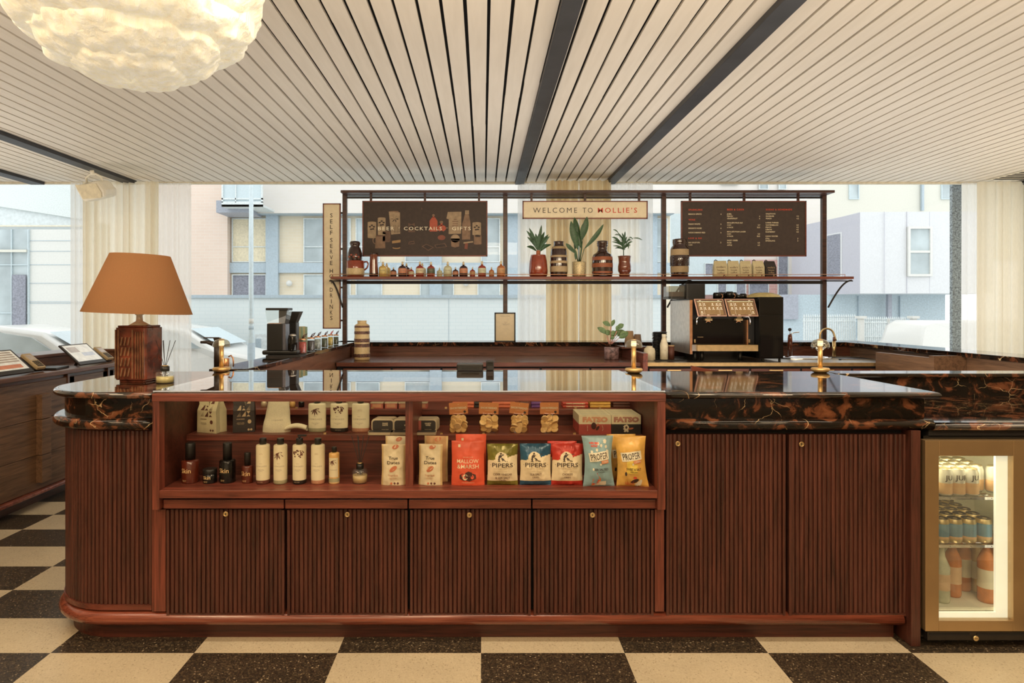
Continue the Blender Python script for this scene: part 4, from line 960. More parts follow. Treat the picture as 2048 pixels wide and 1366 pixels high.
# reed diffuser in the case and on the counter
def diffuser(loc, w, h, reeds_h, label, liq):
    t = thing('reed_diffuser', label, 'diffuser', loc); rnd = random.Random(5)
    MB().lathe([(w * .5, 0), (w * .5, h * .6), (w * .42, h * .72), (w * .2, h * .76)], seg=24).build('glass_body', 'glass', t)
    MB().lathe([(w * .46, .003), (w * .46, h * .42)], seg=24).build('oil', liq, t)
    MB().cyl(0, 0, h * .72, w * .24, h * .3, 20).build('cap', 'black', t)
    MB().lathe([(w * .16, 0), (w * .2, .004), (w * .1, .006)], 0, 0, h * 1.02, 14).build('collar', 'gold', t)
    for a, q in [(-.9, .3), (-.35, .9), (-.15, -.2), (.3, .7), (.95, .1)]:
        MB().tube([(-a * w * .25, q * w * .1, .01), (0 + a * .003, 0, h * 1.0), (a * w * .62, q * w * .3, reeds_h)], .0015, 6).build('reed', 'black_matt', t)
diffuser(loc_on(720, 2.83, ZB), 31 * 2.83 / F, .082, .205, 'glass reed diffuser with black sticks between the oil bottle and the date snacks', 'amber_oil')
# ---- bags
def bag(name, label, cat, cx, D, z, w, h, dp, mats, cf, art, group=None, lean=.0, rz=0, waist=.06, crimp=.07, nu=26, nv=34, seed=0, sway=0, flat_bottom=False, cut=0):
    t = thing(name, label, cat, (fx(cx, D), D, z), group=group, rot=(-lean, 0, rz))
    def surf(x, zz, sgn=-1):
        u = 2 * x / w; v = zz / h; e = max(0, 1 - abs(u) ** 2.6); q = max(0, math.sin(PI * min(1, max(0, (v if not flat_bottom else .28 + v * .72))))) ** .55
        wr_ = .004 * mn.noise(Vector((x * 38 + seed, zz * 30, seed * 1.7))) + .002 * mn.noise(Vector((x * 90, zz * 70, seed)))
        return sgn * (dp / 2 * e * q) + (wr_ * e + (.0012 * math.sin(zz * 900) if v < .04 or v > .965 else 0)) * (1 if sgn < 0 else 0)
    def warp(x, y, zz):
        v = zz / h; k = 1 - waist * math.sin(PI * v) ** 1 * (1 if not flat_bottom else .4) + .02 * mn.noise(Vector((v * 4, seed, 0)))
        return (x * k + sway * (v - .2) * h, surf(x, zz) - .0012, zz)
    def fn(sgn):
        def f(u, v):
            x = (u - .5) * w; zz = v * h; p = warp(x, 0, zz); return (p[0], surf(x, zz, sgn) + (dp / 2 - dp / 2), p[2])
        return f
    m = MB(); m.grid(fn(-1), nu, nv, (lambda u, v: cf(u, v)) if cf else None); m.grid(fn(1), nu // 2, nv // 2, (lambda u, v: cf(.5, v)) if cf else None, back=True)
    o = m.build('bag', mats, t); a = MB(); am = art(a, warp, w, h); a.build('print', am, t)
    return t
def blob(m, warp, pts): m.add([warp(x, 0, z) for x, z in pts], [tuple(range(len(pts)))])
def plate(m, warp, q, n=14):
    (a, b, c, d) = [Vector(p) for p in q]
    f = lambda u, v: (lambda p: warp(p.x, 0, p.y))(a.lerp(b, u).lerp(d.lerp(c, u), v))
    m.grid(f, n, n, smooth=True)
def ell(cx, cz, a, b, n=18, rot=0): return [(cx + a * math.cos(2 * PI * i / n) * math.cos(rot) - b * math.sin(2 * PI * i / n) * math.sin(rot), cz + a * math.cos(2 * PI * i / n) * math.sin(rot) + b * math.sin(2 * PI * i / n) * math.cos(rot)) for i in range(n)]
def up(w): return lambda m_, wp, q: None
def dates_art(a, wp, w, h):
    a.mat(0); fit(a, 'True', -.2 * w, .19 * w, h * .665, h * .078, bold=.01, warp=wp); fit(a, 'Dates', -.26 * w, .27 * w, h * .555, h * .078, bold=.01, warp=wp)
    a.mat(1); blob(a, wp, ell(.0, h * .40, .019, .010, rot=.6)); blob(a, wp, ell(.008, h * .93, .015, .009, rot=.3))
    fit(a, 'Truer Gold', -.21 * w, .19 * w, h * .245, h * .045, warp=wp); a.text('medjool dates with\nsalted caramel', -.002, 0, h * .17, .0045, wp)
    a.mat(2); blob(a, wp, ell(.006, h * .05, .005, .005)); blob(a, wp, ell(.020, h * .05, .005, .005)); a.mat(1); blob(a, wp, ell(-.008, h * .05, .005, .005))
    for x in (-.010, .004): a.mat(3); blob(a, wp, [(p, q) for p, q in ell(x, h * .403, .012, .0012, rot=.6)])
    return ['ink', 'date_brown', 'brown_ink', 'kraft_pale']
def datebag(label, cx, D, rz, sd, lean=.05, tan=False, tall=0):
    return bag('date_bag', label, 'snack bag', cx, D, ZB, 48 * D / F, (970 - 889 + tall) * D / F, .03, ['kraft_pale' if not tan else 'date_tan', 'foil_gold'], lambda u, v: 1 if u < .08 or u > .93 else 0, dates_art, 'date snack bags', lean, rz, .08, seed=sd, flat_bottom=True)
datebag('pale date snack bag standing left of the divider, front one', 787, 2.79, .03, 1)
datebag('date snack bag peeking above the front one, left of the divider', 794, 2.84, -.05, 2, tan=False, tall=10)
datebag('date snack bag right of the divider, front one, leaning to the right', 861, 2.79, -.1, 3)
datebag('brown date snack bag behind the front one, right of the divider', 872, 2.85, -.1, 4, tan=True, tall=9)
def mallow_art(a, wp, w, h):
    a.mat(0); fit(a, 'MALLOW', -.34 * w, .33 * w, h * .55, h * .085, bold=.004, warp=wp); fit(a, '&MARSH', -.33 * w, .33 * w, h * .43, h * .085, bold=.004, warp=wp)
    a.mat(1)
    for x, z, s in [(-.022, .205, .018), (.004, .245, .02), (.022, .205, .018), (.006, .17, .018), (-.015, .17, .014)]: blob(a, wp, [(x - s * .8, h * z - s * .5), (x, h * z - s * .8), (x + s * .8, h * z - s * .4), (x + s * .7, h * z + s * .5), (x - s * .1, h * z + s * .75), (x - s * .8, h * z + s * .4)])
    a.mat(0); b2 = lambda x, y, z: (lambda p: (p[0], p[1] - .0006, p[2]))(wp(x, y, z)); blob(a, b2, ell(-.012, h * .195, .011, .013)); a.mat(2); blob(a, b2, ell(.019, h * .19, .007, .007))
    a.mat(0); blob(a, wp, [(-.055 + .012, h * .86), (-.033, h * .86), (-.033, h * .92), (-.043, h * .92)]); a.text('CHOCOLATE MALLOWS', 0, 0, h * .07, .005, wp); a.text('VANILLA BEAN FLAVOUR', 0, 0, h * .64, .004, wp)
    return ['pale_ink', 'choc', 'mallow_red']
bag('marshmallow_bag', 'bright red stand up sweet bag with pale lettering, front one', 'snack bag', 936, 2.79, ZB, 66 * 2.79 / F, 88 * 2.79 / F, .045, ['mallow_red'], None, mallow_art, 'red sweet bags', .04, 0, .05, seed=5, flat_bottom=True)
bag('marshmallow_bag', 'second red bag just visible behind the front red sweet bag', 'snack bag', 942, 2.86, ZB, 62 * 2.8 / F, 95 * 2.8 / F, .03, ['mallow_red'], None, mallow_art, 'red sweet bags', .0, 0, .05, seed=6, flat_bottom=True)
def piper_cf(u, v):
    top = .60 + .15 * u ** 1.3
    if (u - .46) ** 2 / .042 + (v - .665) ** 2 / .0225 < 1: return 0
    return 0 if .12 < v < top else 1
def piper_art(fl):
    def f(a, wp, w, h):
        a.mat(0); fit(a, 'PIPERS', -.35 * w, .35 * w, h * .50, h * .105, bold=.008, warp=wp); blob(a, wp, ell(-.40 * w, h * .50, .0014, .0014, 8)); blob(a, wp, ell(.40 * w, h * .50, .0014, .0014, 8))
        a.mat(1); fit(a, 'MADE BY FARMERS', -.3 * w, .3 * w, h * .415, h * .025, space=1.3, warp=wp)
        a.mat(2); L_n = fl.split('\n')
        for n_, ln in enumerate(L_n): fit(a, ln, -.024 * w * len(ln), .024 * w * len(ln), h * (.275 - .085 * n_), h * .052, bold=.006, space=1.1, warp=wp)
        fit(a, 'CRISPS', -.11 * w, .11 * w, h * (.20 if len(L_n) == 1 else .125), h * .036, warp=wp)
        a.mat(1); fit(a, 'TRULY FINE', -.15 * w, .15 * w, h * .345, h * .022, space=1.3, warp=wp)
        # the piper on his stool
        a.mat(0); q = lambda pts: blob(a, wp, [(-.020 + x * .00125, h * .585 + z * .00125) for x, z in pts])
        q([(2, 0), (5, 1), (6, 12), (2, 14), (-1, 8)]); q([(4, 12), (12, 15), (14, 20), (8, 24), (2, 20), (0, 14)]); q([(7, 24), (13, 25), (13, 30), (7, 30)]); q([(13, 20), (40, 24), (40, 26), (20, 25), (12, 24)])
        q([(12, 14), (20, 10), (24, 4), (28, 2), (22, 3), (14, 8)]); q([(-2, 0), (8, -1), (8, 1), (-2, 2)]); q([(24, 1), (34, 0), (34, 2), (25, 4)]); q([(10, 12), (16, 2), (18, 2), (15, 13)])
        return ['ink', 'pale_brown', 'brown_ink']
    return f
for cx, wd, col, fl, lb, sd, lean, sway in [(1005, 60, 'crisp_green', 'CIDER VINEGAR\n& SEA SALT', 'olive green crisp bag, cider vinegar and sea salt flavour', 11, .03, 0), (1071, 61, 'crisp_blue', 'SEA SALT', 'dark blue crisp bag, sea salt flavour', 12, .05, 0), (1134, 61, 'crisp_red', 'CHORIZO', 'red crisp bag, chorizo flavour', 13, .05, .02)]:
    bag('crisp_bag', lb, 'crisp bag', cx, 2.79, ZB, wd * 2.79 / F * 1.03, 82 * 2.79 / F, .05, ['crisp_cream', col], piper_cf, piper_art(fl), 'cream fronted crisp bags', lean, 0, .05, nu=44, nv=54, seed=sd, sway=sway)
bag('crisp_bag', 'second red crisp bag tucked behind the chorizo crisps', 'crisp bag', 1124, 2.87, ZB, 60 * 2.8 / F, 80 * 2.8 / F, .04, ['crisp_cream', 'crisp_red'], piper_cf, piper_art('CHORIZO'), 'cream fronted crisp bags', .0, .0, .05, nu=30, nv=40, seed=14)
def burst(cx, cz, s, n=7): return [(cx + s * (1 + .35 * math.sin(k * 2.5 * 1.3)) * math.cos(2 * PI * k / (2 * n)) , cz + s * (1 + .3 * (k % 2)) * math.sin(2 * PI * k / (2 * n))) for k in range(2 * n)]
def proper_art(kind):
    def f(a, wp, w, h):
        wq = lambda d: (lambda x, y, z: (lambda p: (p[0], p[1] - d, p[2]))(wp(x, y, z)))
        if kind == 'sea':
            a.mat(1)
            for x, z, s in [(.03, .90, .008), (.012, .82, .006), (-.002, .86, .006), (.035, .80, .006), (-.035, .70, .006), (-.01, .74, .006), (.04, .72, .005), (-.03, .36, .005)]: blob(a, wp, burst(x, h * z, s))
            a.mat(2).text('WIN BIG\nNOW', -.022, 0, h * .84, .012, wq(.001), bold=.0005, space=.9)
            a.mat(3); blob(a, wp, [(-.035, h * .02), (-.03, h * .16), (-.01, h * .26), (.008, h * .16), (.0, h * .03)]); a.mat(2); blob(a, wq(.0006), [(-.03, h * .04), (-.012, h * .3), (-.002, h * .1)])
            a.mat(1)
            for k in range(4): blob(a, wq(.001), [(-.035 + k * .008, h * (.02 + .03 * k)), (.0 + k * .01, h * (.06 + .02 * k)), (.03, h * (.02 + .01 * k)), (.0, h * (.035 + .02 * k))])
        else:
            a.mat(4); plate(a, wp, [(-.026, h * .27), (.024, h * .27), (.030, h * .60), (-.024, h * .58)])
            a.mat(1)
            for x, z, s in [(.03, .07, .01), (.018, .04, .008), (.038, .12, .006)]: blob(a, wp, burst(x, h * z, s))
            a.mat(0); blob(a, wp, ell(.01, h * .12, .02, .008, rot=.4)); blob(a, wq(.0004), ell(-.03, h * .26, .005, .009)); 
            a.mat(2)
            for k in range(6): blob(a, wq(.0008), [(-.03 + k * .006, h * .03), (-.034 + k * .008, h * (.12 + .03 * (k % 2))), (-.027 + k * .006, h * .04)])
            blob(a, wq(.0008), ell(.012, h * .19, .009, .005))
        a.mat(1); ro = lambda x, z: (x * math.cos(.13) - z * math.sin(.13), h * .615 + x * math.sin(.13) + z * math.cos(.13))
        plate(a, wq(.0014), [ro(-.36 * w, -.019), ro(.36 * w, -.019), ro(.36 * w, .019), ro(-.36 * w, .019)])
        a.mat(0); fit(a, 'PROPER', -.31 * w, .31 * w, 0, .027, bold=.01, warp=lambda x, y, z: wq(.002)(*(lambda p: (p[0], 0, p[1]))(ro(x, z))))
        a.mat(3); plate(a, wq(.0022), [ro(.006, -.034), ro(.044, -.034), ro(.044, -.020), ro(.006, -.020)]); a.mat(1).text('CORN', 0, 0, 0, .012, lambda x, y, z: wq(.003)(*(lambda p: (p[0], 0, p[1]))(ro(x + .025, z - .027))), bold=.0002)
        a.mat(0); fit(a, 'SEA SALTED' if kind == 'sea' else 'SWEET & SALT', -.2 * w, .32 * w, h * .36, h * .045, bold=.01, warp=wq(.001)); fit(a, 'POPCORN', -.06 * w, .18 * w, h * .305, h * .025, warp=wq(.001)); a.mat(1); blob(a, wq(.0008), ell(.006, h * .46, .005, .005))
        return ['ink', 'pop_cream', 'red_ink', 'pop_orange', 'pop_lemon']
    return f
for cx, col, kd, lb, sd, rz in [(1197, 'pop_blue', 'sea', 'tall light blue popcorn bag, sea salted', 21, .05), (1264, 'pop_yellow', 'sweet', 'tall yellow orange popcorn bag, sweet and salt, far right of the lower shelf', 22, -.12)]:
    bag('popcorn_bag', lb, 'popcorn bag', cx, 2.77, ZB, 64 * 2.77 / F, 101 * 2.77 / F, .06, [col], None, proper_art(kd), 'popcorn bags', .0, rz, .16, nu=30, nv=40, seed=sd, sway=-.03 if kd == 'sea' else -.06)
bag('popcorn_bag', 'orange popcorn bag mostly hidden between the blue and yellow ones', 'popcorn bag', 1242, 2.86, ZB, 60 * 2.8 / F, 95 * 2.8 / F, .04, ['pop_yellow'], None, proper_art('sweet'), 'popcorn bags', 0, .05, .1, seed=23)
# coffee bags with folded tops
def coffee_bag(cx, w, D, z, h, label, base, ink, side=.0, group=None, fold=True, small=False):
    t = thing('coffee_bag', label, 'coffee bag', loc_on(cx, D, z), rz=side, group=group); hw = w / 2; dp = w * .62
    m = MB(); top = h
    m.add([(-hw, -dp / 2, 0), (hw, -dp / 2, 0), (hw, dp / 2, 0), (-hw, dp / 2, 0), (-hw * .97, -dp / 2, h * .6), (hw * .97, -dp / 2, h * .6), (hw * .97, dp / 2, h * .6), (-hw * .97, dp / 2, h * .6), (hw * .8, 0, h * .55), (-hw * .8, 0, h * .55),
           (-hw * .9, -dp * .06, top), (hw * .9, -dp * .06, top), (hw * .9, dp * .06, top), (-hw * .9, dp * .06, top), (hw * .86, 0, 0.0), (-hw * .86, 0, 0)],
          [(0, 1, 5, 4), (4, 5, 11, 10), (3, 7, 6, 2), (7, 13, 12, 6), (10, 11, 12, 13), (1, 14, 8, 5), (14, 2, 6, 8), (5, 8, 11), (8, 6, 12), (8, 12, 11), (0, 4, 9, 15), (15, 9, 7, 3), (4, 10, 9), (9, 13, 7), (9, 10, 13), (0, 15, 14, 1), (15, 3, 2, 14)])
    m.build('bag', base, t, bevel=.0015)
    if fold:
        f = MB(); f.M = Matrix.Translation((-hw * .45, -dp * .30, h * .80)) @ Matrix.Rotation(-.3, 4, 'Y') @ Matrix.Rotation(-.2, 4, 'X')
        f.box(-hw * .5, hw * .5, -.002, .0, -h * .16, h * .16); f.mat(1).text('M', 0, -.0028, -h * .1, .008); f.build('swing_tag', [base, ink], t)
    p = MB(); e = lambda x, z: (x * w, -dp / 2 - .0008 if z < .6 else -dp / 2 + (z - .6) / .4 * dp * .44 - .0016, z * h)
    q = lambda pts: p.add([e(x, z) for x, z in pts], [tuple(range(len(pts)))])
    if not small:
        for i in range(3):
            for j in range(3):
                x0, z0_ = -.30 + i * .21, .44 + j * .17
                if (i + j) % 3 == 0:
                    for k in range(4): q([(x0 + k * .045, z0_), (x0 + k * .045 + .02, z0_), (x0 + .18, z0_ + .15 - k * .035), (x0 + .18, z0_ + .13 - k * .035)][:3])
                elif (i + j) % 3 == 1: q([(x0, z0_), (x0 + .18, z0_ + .15), (x0 + .18, z0_)]); 
                else:
                    q([(x0, z0_ + .15), (x0 + .09, z0_ + .07), (x0 + .18, z0_ + .15)]); q([(x0, z0_), (x0 + .09, z0_ + .055), (x0 + .18, z0_)])
        p.text('HOUSE BLEND', -.14 * w, -dp / 2 - .001, .37 * h, .0055, bold=.0002); p.text('GROUND COFFEE\nSMOOTH AND RICH\nTASTING NOTES', -.14 * w, -dp / 2 - .001, .25 * h, .0038)
        p.add([(x * 1, -dp / 2 - .001, z) for x, z in ell(.26 * w, .30 * h, .0085, .0095)], [tuple(range(18))])
        for x in (.22, .34): p.add([(a, -dp / 2 - .001, b) for a, b in ell(x * w, .08 * h, .005, .005)], [tuple(range(18))])
    else:
        p.text('mollie\'s\nhouse\ncoffee', 0, -dp / 2 - .002, .42 * h, w * .22); p.add([(a, -dp / 2 - .0012, b) for a, b in ell(.24 * w, .10 * h, w * .06, w * .06)], [tuple(range(18))])
        for x in (-.1, .05): p.add([(a, -dp / 2 - .0012, b) for a, b in ell((x + .3) * w, .03 * h, w * .04, w * .03)], [tuple(range(18))])
        m2 = MB().tube([(-hw * .9, 0, h * .98), (-hw * .7, -.01, h * 1.06), (-hw * .4, 0, h)], .005, 6); m2.build('ribbon_tie', 'ink', t)
    p.build('print', ink, t)
coffee_bag(424, 46 * 3.0 / F * 1.05, 3.02, ZM, .175, 'pale paper coffee bag with a swing tag on the middle shelf', 'coffee_paper', 'brown_ink', side=-.35)
coffee_bag(489, 42 * 3.0 / F, 3.03, ZM, .172, 'black coffee bag with pale geometric print on the middle shelf', 'coffee_black', 'pale_brown', side=.25)
# cloth pouch
t = thing('cloth_pouch', 'white drawstring cotton pouch slumped on the middle shelf', 'pouch', loc_on(553, 3.03, ZM))
def pf(u, v):
    a = 2 * PI * u; k = .066 * (1.0 - .24 * v + .04 * math.sin(v * 7)); q = .62 if v > .2 else .62
    e = 1 + .05 * mn.noise(Vector((math.cos(a) * 2, math.sin(a) * 2, v * 4))); 
    return (k * math.cos(a) * e + .012 * v, k * .5 * math.sin(a) * e * (1 - .3 * v), v * .16 * (1 + .02 * math.sin(a * 3)))
m = MB().grid(pf, 40, 20); m.lathe([(0.0001, 0), (.066, .001)], seg=20, sy=.5, cap=False); m.build('pouch', 'linen', t)
MB().text('COWSHED', .012, 0, .058, .0085, warp=lambda x, y, z: (x, -.0315 + x * x * 6, z), space=1.3).build('print', 'grey_ink', t)
def sf(u, v): 
    a = 2 * PI * v; return (.045 + u * .105, -.005 + .022 * math.cos(a) * (1 - .2 * u) - .01 * u, .014 + .012 * math.sin(a) + .014 * math.sin(u * PI) * .9 + u * .004)
m = MB().grid(sf, 16, 14); m.build('strap', 'linen', t)
# tins standing in small trays
def rrect(cx, cz, a, b, r, n=5):
    o = []
    for (sx, sz, s0) in [(1, 1, 0), (-1, 1, 1), (-1, -1, 2), (1, -1, 3)]:
        for i in range(n + 1):
            an = PI / 2 * (s0 + i / n); o.append((cx + sx * (a - r) + r * math.cos(an), cz + sz * (b - r) + r * math.sin(an)))
    return o
def tin_group(cx, lb, words, patch):
    D = 3.0
    t = thing('tin', lb + ', lying flat in front', 'tin', loc_on(cx, D - .03, ZM), group='cocktail tins on the middle shelf'); w = .058
    m = MB(); pp = rrect(0, 0, w, .03, .012); m.plan(pp, 0, .012); pp2 = rrect(0, 0, w - .003, .027, .01); m.mat(1).plan(pp2, .012, .0125); m.build('tin_body', ['tin', 'tin_dark'], t)
    for k in range(3):
        t = thing('tin', lb + [', upright front one of three', ', upright middle one of three', ', upright rear one of three'][k], 'tin', (fx(cx, D) + .004 * k + .006, D + .012 + .028 * k, ZM), group='cocktail tins on the middle shelf')
        m = MB(); hh = .031; m.prism(rrect(0, hh + .0, w * .93, hh, .016), -.0, .022); m.build('tin_body', 'tin', t, bevel=.002)
        m = MB(); m.prism(rrect(0, hh, w * .82, hh - .007, .012), -.002, .0005); m.mat(1)
        if patch: m.prism([(-w * .8, .008), (-w * .35, .008), (-w * .35, 2 * hh - .008), (-w * .8, 2 * hh - .008)], -.003, -.002)
        m.mat(2).text(words, .012, -.0032, hh + .006, .0085, bold=.0004); m.text('HAND MADE', .012, -.0032, hh - .018, .0055); m.build('label_panel', ['tin_dark', 'tin_pink', 'pale_ink'], t)
tin_group(762, 'gold rimmed black tin, left set of the cocktail tins', 'SHAKE\nSHOTS', False)
tin_group(806, 'gold rimmed black tin, set half hidden by the divider', 'GIN\nSHOTS', False)
tin_group(848, 'gold rimmed tin with pink patch, right of the divider', 'HANDY\nWIPES', True)
# shortbread bags
def shortbread(cx, w, label, seed, tilt):
    D = 3.0; t = thing('shortbread_bag', label, 'biscuit bag', (fx(cx, D), D, ZM), group='shortbread bags on the middle shelf'); rnd = random.Random(seed); W2 = w * D / F
    def pf(u, v):
        a = 2 * PI * u; k = 1 - .25 * v ** 3; q = (1 - v) ** .35
        return (W2 / 2 * k * (math.cos(a)) * (1 + .03 * mn.noise(Vector((a, v * 5, seed)))), .026 * math.sin(a) * q - .0, v * .098)
    MB().grid(pf, 32, 12).build('clear_bag', 'film', t)
    c = MB(); c.M = Matrix.Translation((0, 0, .112)) @ Matrix.Rotation(tilt, 4, 'Y'); cw = W2 * .49
    c.box(-cw, cw, -.004, -.001, -.024, .03); c.mat(1).text('SHORTBREAD', 0, -.0048, .004, .0135, warp=lambda x, y, z: (x * .92, y, z), bold=.0003); c.text('M', 0, -.0048, .020, .006); c.box(-cw * .4, cw * .4, -.0045, -.004, -.007, -.0062)
    c.mat(2).add([(a, -.0048, b) for a, b in ell(cw * .65, -.014, .006, .006)], [tuple(range(18))]); c.build('header_card', ['card_orange', 'pale_ink', 'ink'], t)
    for k in range(13):
        r = .0165; row = k // 3; x = (k % 3 - 1) * W2 * .27 + rnd.uniform(-.004, .004); z = .016 + row * .017; y = rnd.uniform(-.012, .004) * (1 - row * .15)
        if k == 12: x, z, y = 0, .07, 0
        b = MB(); b.M = Matrix.Translation((x, y, z)) @ Matrix.Rotation(rnd.uniform(.4, 1.9) * rnd.choice((1, -1)), 4, 'X') @ Matrix.Rotation(rnd.uniform(-.6, .6), 4, 'Y')
        b.lathe([(r * .93, -.004), (r, -.002), (r, .002), (r * .93, .004)], seg=18); b.build('biscuit', 'biscuit', t)
shortbread(917, 38, 'shortbread bag with an orange header card, first from the left', 1, -.06)
shortbread(977.5, 40, 'shortbread bag with an orange header card, second from the left', 2, .03)
shortbread(1038, 38, 'shortbread bag with a tilted orange header card, third from the left', 3, .1)
shortbread(1098.5, 38, 'shortbread bag with an orange header card, rightmost, beside the chocolate boxes', 4, .0)
# chocolate boxes
def choc_row(cx, w, low, word, lab, part, art):
    D = 2.96; W2 = w * D / F; H = 38 * D / F
    for k in range(6):
        t = thing('chocolate_box', 'tall thin chocolate box, %s of the %s row on the middle shelf' % (['front one', 'second', 'third', 'fourth', 'fifth', 'rear one'][k], lab), 'chocolate box', (fx(cx, D) - .0003 * k, D + k * .031, ZM), group='upright chocolate boxes')
        m = MB(); m.box(-W2 / 2 + .0005, W2 / 2 - .0005, 0, .029, 0, H * .53); m.mat(1).box(-W2 / 2 + .0005, W2 / 2 - .0005, 0, .029, H * .53, H); 
        m.mat(3).box(-W2 * .4, W2 * .4, .008, .0084, H, H + .0003); m.build('carton', [low, 'box_cream', word, 'ink'], t)
        if k == 0:
            m = MB(); m.text('FATSO', 0, -.001, H * .76, .030, warp=lambda x, y, z: (x * 1.28, y, z), bold=.0022, space=1.0)
            m.mat(1)
            if art == 'red':
                m.prism([(a, b) for a, b in ell(-.006, H * .44, .012, .016)], -.0014, -.0004); m.prism(ell(.012, H * .32, .006, .012, rot=-.6), -.0014, -.0004); m.mat(2).prism([(.004, H * .2), (.01, H * .2), (.018, H * .55), (.012, H * .58)], -.0012, -.0004)
                for q in range(5): m.mat(3).prism(ell(.035 + .002 * math.sin(q), H * (.2 + .06 * q), .0015, .0015, 8), -.0012, -.0004); m.prism(ell(-.035, H * (.2 + .06 * q), .0015, .0015, 8), -.0012, -.0004)
            else:
                m.mat(3).prism(burst(0, H * .34, .013), -.0014, -.0004); m.mat(1).prism(ell(0, H * .36, .005, .006), -.002, -.0014); m.mat(3).prism(ell(-.006, H * .16, .005, .004), -.0014, -.0004); m.prism(ell(.006, H * .16, .005, .004), -.0014, -.0004); m.mat(2).prism(ell(.022, H * .3, .012, .004, rot=.2), -.0012, -.0004)
            m.build('print', [word, 'choc', 'date_brown', 'pale_ink'], t)
choc_row(1190, 65, 'box_red', 'box_salmon', 'red and cream', None, 'red')
choc_row(1252.5, 59, 'box_black', 'box_rose', 'black and cream', None, 'blk')
# upper shelf: chocolate bars, tins, jars
DU = 3.24
def bars(l, r, n, mat, lab, txt=None):
    for k in range(n):
        w = (r - l) * DU / F
        t = thing('chocolate_bar', 'chocolate bar lying %s in the %s stack on the upper shelf' % (['at the bottom', 'in the middle', 'on top'][k] if n == 3 else ['at the bottom', 'on top'][k], lab), 'chocolate bar', (fx((l + r) / 2, DU), DU, ZU + k * .0145 + .0005), group='chocolate bars on the upper shelf')
        m = MB().box(-w / 2, w / 2, -.03, .04, 0, .0125); m.build('wrapper', mat, t, bevel=.003)
        if txt: MB().text(txt, 0, -.0306, .0062, .0085, bold=.0005).build('print', 'pale_ink', t)
bars(905, 948, 2, 'bar_coral', 'coral pink left'); bars(984, 1030, 2, 'bar_coral', 'coral pink right'); bars(949, 962, 2, 'box_black', 'short black end'); bars(1040, 1056, 2, 'bar_brown', 'dark glossy')
bars(1062, 1082, 2, 'bar_purple', 'dark purple'); bars(1124, 1175, 2, 'bar_red', 'bright red lettered', 'TONY\'S CHOCOLONELY'); bars(1178, 1219, 3, 'bar_yellow', 'yellow'); bars(1224, 1262, 3, 'bar_brown', 'dark brown')
for k, px in enumerate((757, 785, 812, 844)):
    w = 24 * DU / F; tn = MB(); tn.box(-w / 2, w / 2, -.05, .02, 0, .025); tn.mat(1).box(-w / 2 + .008, w / 2 - .008, -.0505, -.05, .004, .022); tn.mat(2).box(-w / 2 - .002, w / 2 + .002, -.052, .022, .025, .030)
    o = tn.build('flat_tin', ['tin_pink', 'box_salmon', 'tin'], bevel=.002, loc=(fx(px, DU), DU, ZU)); tag(o, 'flat red tin with a gold lid on the upper shelf, %s of four' % ['leftmost', 'second', 'third', 'rightmost'][k], 'tin', 'flat tins on the upper shelf')
for k, (px, w, h, mt) in enumerate([(655, 30, .04, 'cosmetic'), (704, 24, .045, 'cosmetic')]):
    q = w * DU / F / 2; o = MB().lathe([(q * .95, 0), (q, .004), (q, h * .8), (q * 1.03, h * .82), (q * 1.03, h)], seg=28).build('cream_jar', mt, loc=(fx(px, DU), DU, ZU)); tag(o, ['wide white cream jar on the upper shelf, behind the left pair of bottles', 'smaller white cream jar on the upper shelf, behind the right hand bottle'][k], 'jar', 'cream jars on the upper shelf')
for k, px in enumerate((528, 585, 603)):
    o = MB().lathe([(.014, 0), (.015, .02), (.012, .03), (.006, .04)], seg=16).build('small_jar', ['tin', 'oil', 'black_gloss'][k], loc=(fx(px, DU), DU, ZU)); tag(o, ['small gold jar beside the cloth pouch on the upper shelf', 'small amber jar right of the cloth pouch on the upper shelf', 'small black jar behind the first wide bottle on the upper shelf'][k], 'jar')
# little gold crown shaped price holders
def holder(px, py, D, z, lab):
    h = MB(); h.box(-.006, .006, -.004, .004, 0, .003); h.prism([(-.006, .003), (-.006, .009), (-.003, .006), (0, .010), (.003, .006), (.006, .009), (.006, .003)], -.001, .001)
    tag(h.build('price_holder', 'gold', loc=(fx(px, D), D, z)), lab, 'price holder', 'gold price holders')
for px, D, z, lb in [(593, 3.19, ZU, 'tiny gold price holder on the upper shelf edge, behind the cloth pouch strap'), (745, 3.19, ZU, 'tiny gold price holder on the upper shelf edge, left of the flat tins'), (892, 3.19, ZU, 'tiny gold price holder on the upper shelf edge, left of the first shortbread bag'), (1151, 3.19, ZU, 'tiny gold price holder under the red chocolate bars'), (1200, 3.19, ZU, 'tiny gold price holder under the yellow chocolate bars'),
                     (650, 2.962, ZM, 'tiny gold price holder between the left two wide bottles'), (883, 2.962, ZM, 'tiny gold price holder right of the pink patch tins'), (967, 2.962, ZM, 'tiny gold price holder between the first two shortbread bags'), (1149, 2.962, ZM, 'tiny gold price holder left of the chocolate boxes')]: holder(px, 0, D, z, lb)
